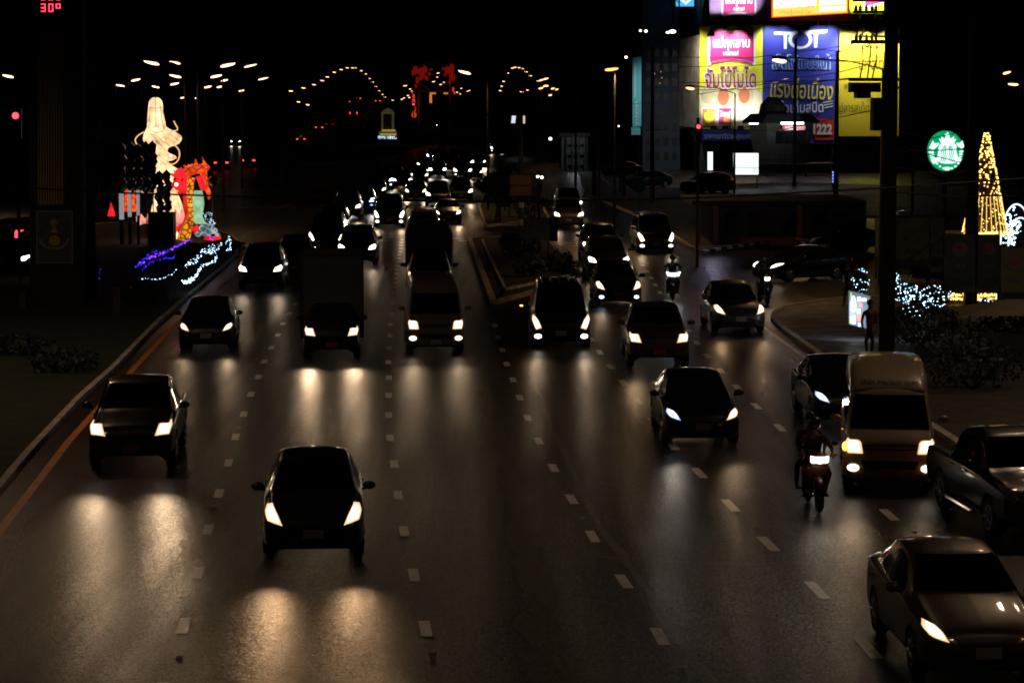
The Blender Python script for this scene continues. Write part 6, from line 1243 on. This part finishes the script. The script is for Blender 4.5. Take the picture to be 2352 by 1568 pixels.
# arches
Ya = 100.0
for j, (x0, x1, yb, yt, l) in enumerate(((2298, 2372, 567, 469, 'large arch of white lights at the right edge, outer one'), (2316, 2372, 565, 500, 'inner arch of white lights at the right edge'))):
    c = at(x0, yb, Ya+j); r = empty('light_arch', (c.x, Ya+j, 0), l, 'light arch', 'white light arches'); P = [at(lerp(x0, x1, .5)-(x1-x0)/2*math.cos(t), yb-(yb-yt)*math.sin(t), Ya+j) for t in [math.pi*k2/22 for k2 in range(23)]]
    e = MB(); e.tube(P, .035, 5); put_(e, 'neon_tube', 'arch_white', r); e = MB(); e.tube([Vector((P[0].x, Ya+j, 0)), P[0]], .05, 5); put_(e, 'leg', 'steel', r)
    e = MB()
    for q in range(60): t = random.uniform(.05, 1.6); m_ = random.uniform(.5, .95); p = at(lerp(x0, x1, .5)-(x1-x0)/2*math.cos(t)*m_, yb-(yb-yt)*math.sin(t)*m_, Ya+j); e.sph(tuple(p), random.uniform(.012, .04), 4, 3)
    put_(e, 'bulb', 'led_white', r)
    e = MB()
    for q in range(5): y = lerp(yb, yt+18, q/4); e.tube([at(x0+4+q, y, Ya+j), at(x1, y-4, Ya+j)], .008, 3)
    put_(e, 'wire_grid', 'steel', r)
# banners
pmB = lambda n, a, b2: M.__setitem__(n, noisy(n, a, b2, 2.5, .7))
pmB('banner_olive', (.085, .080, .020), (.12, .11, .03)); pmB('banner_dark', (.03, .032, .02), (.05, .05, .03)); pmB('banner_pale', (.11, .10, .07), (.15, .14, .10))
M['emblem_grey'] = mat('emblem_grey', (.10, .10, .09), .6); M['emblem_red'] = mat('emblem_red', (.22, .03, .02), .6)
for i, (x0, y0, x1, y1, Y, m, l) in enumerate(((2056, 500, 2134, 630, 86, 'banner_olive', 'olive yellow festival banner, leftmost with a round crest and 2016'), (2137, 500, 2168, 625, 87, 'banner_olive', 'olive festival banner partly covered by the darker one'), (2169, 538, 2240, 672, 84, 'banner_dark', 'dark festival banner left of the golden light column'), (2246, 538, 2297, 672, 84.5, 'banner_dark', 'dark festival banner right of the golden light column'), (2299, 569, 2360, 706, 82, 'banner_olive', 'large olive festival banner at the right edge'))):
    c = at((x0+x1)/2, y1, Y); r = empty('festival_banner', (c.x, Y, 0), l, 'banner', 'festival banners'); put_(rect_px(x0, y0, x1, y1, Y, .06), 'cloth', m, r); xc = (x0+x1)/2; rr_ = min(18, (x1-x0)*.28)
    put_(poly_px([(xc+rr_*math.cos(-a), y0+34+rr_*math.sin(-a)) for a in [2*math.pi*k2/20 for k2 in range(20)]], Y, .02, .04), 'crest', 'emblem_grey', r); put_(rect_px(xc-rr_*.45, y0+27, xc+rr_*.45, y0+41, Y, .02, off=.07), 'crest_square', 'emblem_red', r)
    put_(text_px('2016', xc-14, y0+68, xc+14, y0+80, Y, .02, off=.05), 'lettering', 'emblem_grey', r); put_(rect_px(x0+3, y1-34, x1-3, y1-14, Y, .02, off=.04), 'dark_foot', 'leaf', r)
    e = MB(); p0 = at(x0+1, y0, Y); p1 = at(x1-1, y0, Y)
    for p in (p0, p1): e.tube([Vector((p.x, Y+.1, 0)), Vector((p.x, Y+.1, p.z+.1))], .035, 6)
    put_(e, 'frame', 'steel', r)
for x, y0, y1, Y, l in ((2054, 491, 636, 88, 'thin pinkish lamp post left of the olive banners'), (2131, 512, 640, 88, 'thin grey post between the olive banners')):
    b = at(x, y1, Y); o = MB().tube([(0, 0, 0), (0, 0, at(x, y0, Y).z)], .045, 6); o.tube([(0, 0, at(x, y0, Y).z), (-.12, 0, at(x, y0, Y).z+.02), (.6, 0, at(x, y0-9, Y).z)], .035, 5); o = o.build('lamp_post', 'steel_light'); o.location = (b.x, Y, 0); tag(o, l, 'post')
r = board('notice_hoarding', 2011, 506, 2044, 590, 640, 'banner_pale', 'pale blank panel just right of the big utility pole', 'panel')
# lit bushes
gb = 'fairy lights in the roadside bushes'
def bush_lights(box, n, label, seed, Y0, r_=.03):
    rnd = random.Random(seed); x0, y0, x1, y1 = box; cx, cy = (x0+x1)/2, (y0+y1)/2; rx, ry = (x1-x0)/2, (y1-y0)/2
    c = at(cx, y1, Y0); k = Y0/FPX; r = empty('lit_bush', (c.x, Y0, 0), label, 'bush', gb); f = MB(); zc = at(cx, cy, Y0).z
    leaves(f, (c.x, Y0, zc), (rx*k*1.05, .6, ry*k*1.1), 900, .06, seed); put_(f, 'foliage', 'leaf', r); MB().tube([(0, 0, 0), (0, 0, zc)], .05, 6).build('stem', 'bark', r)
    e = MB()
    for _ in range(int(n*.62)):
        a = rnd.uniform(0, 6.283); q = rnd.random()**.45; x = cx+rx*q*math.cos(a); y = cy+ry*q*math.sin(a); p = at(x, y, Y0-rnd.uniform(.5, .8)); s = r_*rnd.uniform(.25, .78); e.sph(tuple(p), s, 5, 4)
    put_(e, 'light_net', 'led_white', r)
bush_lights((1955, 614, 1998, 675), 48, 'leafy bush dotted with blue white lights above the lit screen panel', 1, 80, .024); bush_lights((2037, 622, 2068, 672), 48, 'lit bush just right of the big utility pole', 2, 82, .024)
bush_lights((2052, 650, 2115, 700), 104, 'wide lit bush below the olive banners', 3, 81, .026); bush_lights((2072, 672, 2150, 735), 160, 'largest lit bush, hanging lowest under the banners', 4, 79, .030)
bush_lights((2108, 655, 2188, 705), 88, 'lit bush at the left end of the golden box stage', 5, 83, .026); bush_lights((2240, 685, 2290, 716), 48, 'small lit bush in front of the golden box stage', 6, 84, .026)
# screen with icons
Yq = 76.0; c = at(1976, 748, Yq); r = empty('screen_kiosk', (c.x, Yq, 0), 'bright icon covered advertising screen beside the utility pole', 'screen')
def skew_panel(x0, y0a, y0b, x1, y1a, y1b, off, t=.1): return poly_px([(x0, y0b), (x1, y1b), (x1, y1a), (x0, y0a)], Yq, t, off)
em('kiosk_dark', (.20, .26, .34), .35); put_(skew_panel(1951, 668, 745, 1999, 680, 756, 0, .25), 'screen', 'kiosk_dark', r)
e = MB(); poly_px([(1960+6*math.cos(-a), 698+20*math.sin(-a)) for a in [2*math.pi*k2/16 for k2 in range(16)]], Yq, .02, .03, e); rect_px(1969, 681, 1977, 692, Yq, .02, e, .03); rect_px(1979, 684, 1990, 692, Yq, .02, e, .03); rect_px(1968, 709, 1976, 720, Yq, .02, e, .03); rect_px(1957, 724, 1965, 744, Yq, .02, e, .03); rect_px(1971, 741, 1976, 750, Yq, .02, e, .03); put_(e, 'icon', 'scr_icon', r)
e = MB(); rect_px(1974, 694, 1981, 705, Yq, .02, e, .03); rect_px(1993, 686, 1997, 690, Yq, .02, e, .03); rect_px(1969, 722, 1978, 738, Yq, .02, e, .03); poly_px([(1960+4*math.cos(-a), 698+13*math.sin(-a)) for a in [2*math.pi*k2/12 for k2 in range(12)]], Yq, .02, .06, e); put_(e, 'icon', 'scr_icon2', r)
e = MB(); rect_px(1953, 671, 1956, 683, Yq, .02, e, .03); rect_px(1994, 695, 1998, 712, Yq, .02, e, .03); rect_px(1952, 726, 1956, 742, Yq, .02, e, .03); put_(e, 'icon', 'scr_icon3', r)
light('screen_glow', 'AREA', (at(1976, 715, Yq)-r.location)+Vector((-.3, -.6, 0)), 22, (.75, .85, 1), r, .8, rot=(math.radians(60), 0, math.radians(-20)))
# tents and stall at the lower right
c = gr(2325, 830); r = empty('tent_stall', c, 'pale canopy stall at the right edge below the banners', 'tent'); e = MB()
z = 1.45; e.loft([[Vector((-1.6, -1.3, z)), Vector((1.9, -1.3, z)), Vector((1.9, 1.5, z)), Vector((-1.6, 1.5, z))], [Vector((-.1, .1, z+.35)), Vector((.3, .1, z+.35)), Vector((.3, .3, z+.35)), Vector((-.1, .3, z+.35))]]); e.build('canopy', 'banner_pale', r); e = MB()
for x, y in ((-1.5, -1.2), (1.8, -1.2), (1.8, 1.4), (-1.5, 1.4)): MB().tube([(x, y, 0), (x, y, z)], .03, 5).build('tent_pole', 'steel', r)
MB().box((0, -.8, .45), (2.2, .6, .9)).build('counter', 'shop_wall', r)
pv = gr(2120, 700); o = car('van', 2122, 702, 'white van with a lit rear window parked behind the lit bushes', 'white', (None, None), beam=0, head=-.5, thin=('fog_light', 'air_intake', 'door_handle'), group='cars parked on the right hand side', sc=.8)
# ------------------------------------------------------------------ utility poles and wires
def upole(px, py, wpx, top, label, extra=None):
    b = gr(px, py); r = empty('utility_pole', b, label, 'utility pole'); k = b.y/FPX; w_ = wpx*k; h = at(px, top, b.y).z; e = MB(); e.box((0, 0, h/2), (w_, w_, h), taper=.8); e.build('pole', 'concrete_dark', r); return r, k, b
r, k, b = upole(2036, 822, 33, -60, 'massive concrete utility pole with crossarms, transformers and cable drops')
Yu = b.y; e = MB()
for x0, x1, y0, y1 in ((1955, 2066, 92, 101), (1960, 2070, -4, 4), (1961, 2066, 25, 31), (1950, 2068, 179, 187), (1968, 2066, 56, 60), (1968, 2066, 82, 86)): put_(rect_px(x0, y0, x1, y1, Yu-.35, .14), 'crossarm', 'darksteel', r)
e = MB()
for x0, x1, y0, y1 in ((1951, 2018, 190, 212), (1964, 1995, 211, 226), (2002, 2022, 225, 300)): q0 = at(x0, y0, Yu); q1 = at(x1, y1, Yu); e.box(((q0.x+q1.x)/2, Yu-.1, (q0.z+q1.z)/2), (abs(q1.x-q0.x), .7, abs(q0.z-q1.z))); put_(e, 'transformer', 'darksteel', r); e = MB()

for x in (1966, 1976, 1990, 2003, 2012, 2055, 2063):
    for yb in (92, -4, 25): q = at(x, yb, Yu-.35); e = MB(); e.loft([e.ring((q.x, Yu-.35, q.z+h_), (0, 0, 1), rr2, 8) for h_, rr2 in ((0, .03), (.04, .07), (.06, .035), (.09, .06), (.12, .03), (.17, .02))]); put_(e, 'insulator', 'trim', r)
e = MB()
for pts in ([(1981, 104), (1982, 140), (1977, 170), (1975, 182)], [(2000, 104), (1998, 135), (1994, 165), (1992, 182)], [(2013, 104), (2014, 130), (2008, 160), (2003, 182)], [(1973, 56), (1990, 66), (2012, 84)], [(2012, 56), (1996, 66), (1973, 84)], [(1970, 100), (1982, 82), (1976, 60)], [(1998, 100), (1993, 108), (1986, 104)]): e.tube([at(x, y, Yu-.4) for x, y in smooth_path(pts, 3)], .022, 5)
rect_px(1968, 56, 1971, 92, Yu-.35, .1, e); rect_px(2012, 56, 2015, 92, Yu-.35, .1, e); put_(e, 'jumper_cable', 'trim', r)
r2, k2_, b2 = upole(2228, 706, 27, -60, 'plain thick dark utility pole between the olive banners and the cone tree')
for px, py, w_, top, l in ((1824, 430, 9, 88, 'dark pole rising in front of the blue billboard'), (1919, 470, 12, 118, 'dark leaning pole at the seam of the blue and yellow billboards'), (1375, 470, 8, 110, 'faint concrete pole left of the amber street lamp'), (1433, 455, 9, 135, 'faint leaning concrete pole right of the amber street lamp'), (1322, 430, 6, 170, 'faint thin concrete pole over the entrance hall'), (1497, 470, 10, 105, 'faint concrete pole in front of the dark tower block'), (1425, 445, 6, 160, 'slim post under the amber street lamp'), (1500, 470, 6, 330, 'short dark post at the right junction corner'), (1365, 450, 10, 262, 'broad dark post beside the parked cars')):
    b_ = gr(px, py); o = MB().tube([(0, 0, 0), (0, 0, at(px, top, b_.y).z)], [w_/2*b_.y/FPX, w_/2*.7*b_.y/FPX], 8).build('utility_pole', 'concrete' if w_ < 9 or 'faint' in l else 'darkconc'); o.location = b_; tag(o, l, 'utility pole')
def wire(pts, label, r_=.012, mul=1.0, name='overhead_wire'):
    P = [at(x, y, Y) for x, y, Y in pts]; Q = []
    for a, b_ in zip(P, P[1:]):
        for k3 in range(8): t = k3/8; q = a.lerp(b_, t); q.z -= .0
        Q += [a.lerp(b_, k3/8) for k3 in range(8)]
    Q.append(P[-1]); o = MB().tube([q-P[0] for q in Q], r_, 4).build(name, 'rubber'); o.location = P[0]; tag(o, label, 'wire', 'overhead wires'); return o
wire([(-60, 426, 45), (300, 444, 45), (700, 456, 45), (1150, 464, 45), (1600, 455, 46), (2030, 432, 47), (2420, 405, 48)], 'black cable crossing the whole street view in one long sag', .016)
for i, (pts, l) in enumerate((([(1555, 131, 120), (1720, 134, 110), (1900, 112, 90), (1975, 98, 71)], 'upper wire over the top of the yellow billboard lettering'), ([(1555, 154, 120), (1720, 152, 110), (1900, 133, 90), (1975, 100, 71)], 'second wire crossing the yellow billboard'), ([(1555, 190, 120), (1740, 190, 110), (1920, 168, 85), (1990, 150, 71)], 'wire crossing over the big red Thai letters'), ([(1555, 208, 120), (1740, 205, 110), (1950, 180, 71)], 'lower wire just above the halved eggs'), ([(1600, 217, 130), (1780, 190, 100), (1960, 182, 71)], 'wire rising towards the transformer platform'), ([(1824, 110, 190), (1925, 118, 120), (2020, 108, 71)], 'wire from the dark pole to the yellow billboard'), ([(1824, 140, 190), (1925, 142, 120), (2020, 141, 71)], 'flat wire across the blue and yellow billboards'), ([(1480, 300, 150), (1620, 292, 120), (1780, 302, 100), (2020, 250, 71)], 'wire in front of the lower edge of the yellow billboard'), ([(2040, 300, 71), (2140, 318, 78), (2225, 300, 88)], 'wire over the left top of the round green sign'), ([(2040, 350, 71), (2170, 345, 78), (2352, 330, 92)], 'wire crossing the middle of the round green sign'), ([(2040, 330, 71), (2200, 372, 80), (2352, 376, 92)], 'wire across the lower part of the cone tree'), ([(2040, 380, 71), (2200, 408, 80), (2352, 402, 92)], 'wire across the middle of the cone tree'), ([(2040, 440, 71), (2200, 452, 80), (2352, 448, 92)], 'thick wire low across the cone tree'), ([(0, 168, 140), (700, 246, 220), (1000, 262, 300)], 'faint wire above the opposite road'), ([(1060, 262, 300), (1200, 250, 250), (1500, 236, 150)], 'wire from the gantry towards the tower block'))):
    wire(pts, l, .014 if 'thick' not in l else .03)
# ------------------------------------------------------------------ people
def person(joints, label, loc, rz=0.0, mats=('cloth_dark', 'cloth_dark', 'skin'), helmet=None, fingers=True, hair=True, name='person'):
    """one skinned body grown over the joints; hands with five fingers"""
    V = []; E = []; Rr = []; G = []
    def v(p, r_, g, par=None):
        V.append(Vector(p)); Rr.append(r_); G.append(g)
        if par is not None: E.append((par, len(V)-1))
        return len(V)-1
    J = joints; hip = v(J['hip'], (.15, .12), 1); wst = v(Vector(J['hip']).lerp(Vector(J['chest']), .45), (.135, .10), 0, hip); ch = v(J['chest'], (.165, .12), 0, wst); nk = v(J['neck'], (.06, .06), 2, ch)
    hd_ = Vector(J['head']); n1 = v(Vector(J['neck']).lerp(hd_, .45), (.07, .075), 2, nk); n2 = v(hd_, (.082, .10), 2, n1); v(hd_+Vector((0, .01, .09)), (.065, .08), 2, n2)
    fw = Vector(J.get('face', (0, -1, 0))).normalized(); v(hd_+fw*.115+Vector((0, 0, -.005)), (.012, .02), 2, n2)
    for s in ('l', 'r'):
        sh = v(J['sh_'+s], (.062, .062), 0, ch); el = v(J['el_'+s], (.042, .042), 0, sh); wr_ = v(J['wr_'+s], (.027, .027), 2, el)
        d = (Vector(J['wr_'+s])-Vector(J['el_'+s])).normalized(); pm_ = v(Vector(J['wr_'+s])+d*.06, (.040, .020), 2, wr_)
        if fingers:
            side = d.orthogonal().normalized(); up = d.cross(side)
            for i, (L, o_) in enumerate(((.065, -.030), (.075, -.010), (.070, .010), (.055, .030))):
                a = v(Vector(J['wr_'+s])+d*.095+side*o_, (.009, .009), 2, pm_); b_ = v(Vector(J['wr_'+s])+d*(.095+L*.55)+side*o_-up*.012, (.008, .008), 2, a); v(Vector(J['wr_'+s])+d*(.095+L*.75)+side*o_-up*.038, (.007, .007), 2, b_)
            t1 = v(Vector(J['wr_'+s])+d*.05+side*-.05-up*.01, (.010, .010), 2, pm_); v(Vector(J['wr_'+s])+d*.085+side*-.062-up*.03, (.008, .008), 2, t1)
        th = v(Vector(J['hip']).lerp(Vector(J['kn_'+s]), .25)+Vector((0, 0, 0)), (.085, .085), 1, hip); kn = v(J['kn_'+s], (.056, .056), 1, th); ca = v(Vector(J['kn_'+s]).lerp(Vector(J['an_'+s]), .35), (.052, .052), 1, kn); an = v(J['an_'+s], (.036, .036), 1, ca); v(Vector(J['toe_'+s]), (.034, .026), 1, an)
    me = bpy.data.meshes.new('body'); me.from_pydata(V, E, []); o = bpy.data.objects.new('tmp', me); COL.objects.link(o)
    sk = o.modifiers.new('s', 'SKIN'); sk.use_smooth_shade = True; sv = me.skin_vertices[0].data
    for i, r_ in enumerate(Rr): sv[i].radius = r_; sv[i].use_root = (i == 0)
    ss = o.modifiers.new('b', 'SUBSURF'); ss.levels = 1; ss.render_levels = 1
    nm = bpy.data.meshes.new_from_object(o.evaluated_get(bpy.context.evaluated_depsgraph_get())); bpy.data.objects.remove(o)
    nm.materials.clear()
    for m in mats: nm.materials.append(M[m])
    for p in nm.polygons:
        c = p.center; bi = min(range(len(V)), key=lambda i: (V[i]-c).length_squared); p.material_index = G[bi]; p.use_smooth = True
    root = bpy.data.objects.new(name, nm); COL.objects.link(root); root.location = loc; root.rotation_euler = (0, 0, rz); tag(root, label, 'person')
    if hair and not helmet:
        h = MB().sph(tuple(hd_-fw*.02+Vector((0, 0, .055))), (.095, .115, .105), 12, 9); h.build('hair', 'hair', root, True)
    if helmet: h = MB().sph(tuple(hd_-fw*.01+Vector((0, 0, .05))), (.125, .14, .125), 14, 10); h.build('helmet', helmet, root, True); vz = MB().sph(tuple(hd_+fw*.09+Vector((0, 0, .02))), (.09, .05, .05), 10, 7); vz.build('visor', 'glass', root, True)
    return root
def sit(pil=False):
    y = .62 if pil else 0
    d = dict(hip=(0, .95+y*.75, .82+(.06 if pil else 0)), chest=(0, .86+y*.75, 1.22+(.05 if pil else 0)), neck=(0, .82+y*.75, 1.42+(.05 if pil else 0)), head=(0, .78+y*.75, 1.54+(.05 if pil else 0)))
    for s, k in (('l', -1), ('r', 1)):
        if pil: d.update({'sh_'+s: (k*.18, .84+y*.75, 1.38), 'el_'+s: (k*.27, .80+y*.5, 1.15), 'wr_'+s: (k*.20, .62+y*.5, 1.02), 'kn_'+s: (k*.26, .95+y*.3, .74), 'an_'+s: (k*.24, 1.10+y*.35, .36), 'toe_'+s: (k*.25, .97+y*.35, .31)})
        else: d.update({'sh_'+s: (k*.19, .82, 1.34), 'el_'+s: (k*.30, .66, 1.12), 'wr_'+s: (k*.29, .44, 1.03), 'kn_'+s: (k*.22, .52, .72), 'an_'+s: (k*.20, .74, .30), 'toe_'+s: (k*.21, .58, .25)})
    return d
def moto(px, py, label, head, paint, hl='hl_mid', beam=.5, wide=.14, sc=1.0, ang=0.0, cat='motorcycle'):
    p = gr(px, py); r = empty('motorcycle', p, label, cat, 'motorcycles in traffic', rz=head); r.scale = (sc, sc, sc)
    def wh(y):
        t = MB(); t.loft([t.ring((x, y, .29), (1, 0, 0), q, 24) for x, q in ((-.03, .215), (-.045, .26), (-.02, .29), (.02, .29), (.045, .26), (.03, .215))]); t = t.build('wheel', 'rubber', r, True)
        q = MB(); q.loft([q.ring((x, y, .29), (1, 0, 0), k3, 20) for x, k3 in ((-.03, .215), (-.03, .195), (.03, .195), (.03, .215))], cap=False)
        for k3 in range(8): a = math.pi*k3/4; q.tube([(0, y, .29), (0, y+.2*math.cos(a), .29+.2*math.sin(a))], .007, 4)
        q.cyl((0, y, .29), (1, 0, 0), .04, .10, 10); q.build('rim', 'rim', t)
    wh(.22); wh(1.45)
    f = MB()
    for s in (-1, 1): f.tube([(s*.07, .24, .29), (s*.07, .40, .70), (s*.05, .46, .90)], .022, 6)
    f.build('front_fork', 'chrome', r, True)
    MB().loft([[Vector((x*w_, y, z)) for x, z in ((-1, z0), (-.7, z1), (0, z1+.03), (.7, z1), (1, z0))] for y, w_, z0, z1 in ((-.02, .05, .42, .50), (.10, .07, .52, .60), (.28, .07, .56, .63), (.44, .06, .50, .58))]).build('front_mudguard', paint, r, True)
    b_ = MB(); b_.loft([[Vector((x*w_, y+.06*abs(x), z)) for x in (-1, -.6, 0, .6, 1)] + [Vector((x*w_*.8, y+.16, z)) for x in (1, .6, 0, -.6, -1)] for z, w_, y in ((.34, .16, .52), (.50, .24, .44), (.68, .27, .36), (.82, .22, .34), (.92, .14, .38))]); b_.build('leg_shield', paint, r, True)
    c_ = MB().sph((0, .36, .98), (.20, .14, .12), 12, 8); c_.build('handlebar_cowl', paint, r, True)
    h = MB().loft([[Vector((x*wide, .17+.05*abs(x), .96+zz+(.035*abs(x)))) for x in (-1, -.55, 0, .55, 1)]+[Vector((x*wide*.8, .26, .96+zz)) for x in (1, .5, 0, -.5, -1)] for zz in (-.055, .02, .055)]); h.build('headlight', hl, r, True)
    hb = MB(); hb.tube([(-.36, .44, 1.04), (-.18, .40, 1.00), (.18, .40, 1.00), (.36, .44, 1.04)], .017, 6); hb.build('handlebar', 'trim', r, True)
    for s in (-1, 1): mi = MB(); mi.tube([(s*.24, .40, 1.02), (s*.30, .42, 1.22)], .008, 4); mi.sph((s*.31, .42, 1.25), (.06, .02, .04), 8, 6); mi.build('mirror', 'trim', r, True)
    MB().loft([[Vector((x*w_, y, z+q)) for x, q in ((-1, -.12), (-1, .03), (0, .06), (1, .03), (1, -.12))] for y, w_, z in ((.70, .10, .68), (.95, .14, .70), (1.3, .14, .74), (1.62, .10, .80))]).build('seat', 'trim', r, True)
    MB().loft([[Vector((x*w_, y, z)) for x, z in ((-1, z0), (-1, z1), (1, z1), (1, z0))] for y, w_, z0, z1 in ((.60, .10, .30, .52), (.9, .13, .26, .64), (1.3, .13, .40, .66), (1.75, .09, .62, .76))]).build('rear_body', paint, r, True)
    ex = MB(); ex.tube([(.16, .85, .26), (.18, 1.2, .28), (.20, 1.7, .38)], [.03, .045, .05], 8); ex.build('exhaust', 'chrome', r, True)
    fr_ = MB(); fr_.tube([(-.26, .68, .23), (.26, .68, .23)], .018, 5); fr_.tube([(-.28, 1.18, .30), (.28, 1.18, .30)], .016, 5); fr_.build('foot_rest', 'trim', r)
    for s in (-1, 1): MB().sph((s*.17, .40, .80), (.03, .03, .02), 6, 5).build('indicator', 'hl_off3', r)
    if beam: light('headlamp_beam', 'SPOT', (0, .15, .98), BEAM*beam, (1, .86, .68) if hl != 'hl_cool' else (.68, .82, 1), r, .05, math.radians(70), 1.0, (math.radians(86), 0, math.pi))
    return r, p
def riders(p, head, label, shirt, helmet, pil=None):
    a = person(sit(), label, p, head, (shirt, 'cloth_dark', 'skin'), helmet)
    if pil: person(sit(True), pil, p, head, ('cloth_grey', 'cloth_dark', 'skin'), None)
m1, p = moto(1886, 1180, 'motorcycle with a wide twin headlight riding in front of the tall cream minibus', .05, 'red', 'hl_mid', .35, .17)
riders(p, .05, 'person in a dark reddish top steering the motorcycle beside the minibus', 'cloth_red', 'black', 'person sitting as passenger behind the rider beside the minibus')
m2, p = moto(1547, 690, 'scooter with a bright blue white V shaped lamp following the black hatchback', -.01, 'navy', 'hl_cool', .8, .24)
riders(p, -.01, 'person in black riding the scooter with the V shaped lamp', 'cloth_dark', 'black')
for s in (-1, 1): MB().tube([(s*.03, .2, .93), (s*.26, .26, 1.06)], [.05, .03], 6).build('light_bar', 'hl_cool', m2, True)
m3, p = moto(1765, 702, 'motorcycle with a small round white lamp before the turning black sedan', .12, 'black', 'hl_mid', .3, .10)
riders(p, .12, 'person riding the motorcycle in front of the turning black sedan', 'cloth_grey', 'white')
def stand(h=1.0, step=.10, bend=0.0):
    d = dict(hip=(0, 0, .90*h), chest=(0, -.02, 1.28*h), neck=(0, -.02, 1.46*h), head=(0, -.04, 1.58*h))
    for s, k3 in (('l', -1), ('r', 1)): d.update({'sh_'+s: (k3*.18, 0, 1.38*h), 'el_'+s: (k3*.25, .03, 1.10*h), 'wr_'+s: (k3*.24, -.06-bend, (.88+bend*.6)*h), 'kn_'+s: (k3*.10, -.05*k3*step*5, .49*h), 'an_'+s: (k3*.11, k3*step, .09*h), 'toe_'+s: (k3*.12, k3*step-.13, .04)})
    return d
person(stand(), 'person in a dull red top standing by the bright icon screen', gr(1996, 832)+Vector((0, 0, .105)), .4, ('cloth_red', 'cloth_dark', 'skin'))
person(stand(1.0, .05), 'person in dark clothes standing left of the icon screen', gr(1946, 712)+Vector((0, 0, .105)), -.5, ('cloth_dark', 'cloth_dark', 'skin'))
# protos that were never placed
for k3, o in PROTO.items():
    if o['used'] == 0: print('UNUSED', k3)
    del o['used']
for o in COL.objects:
    if 'used' in o.keys(): del o['used']
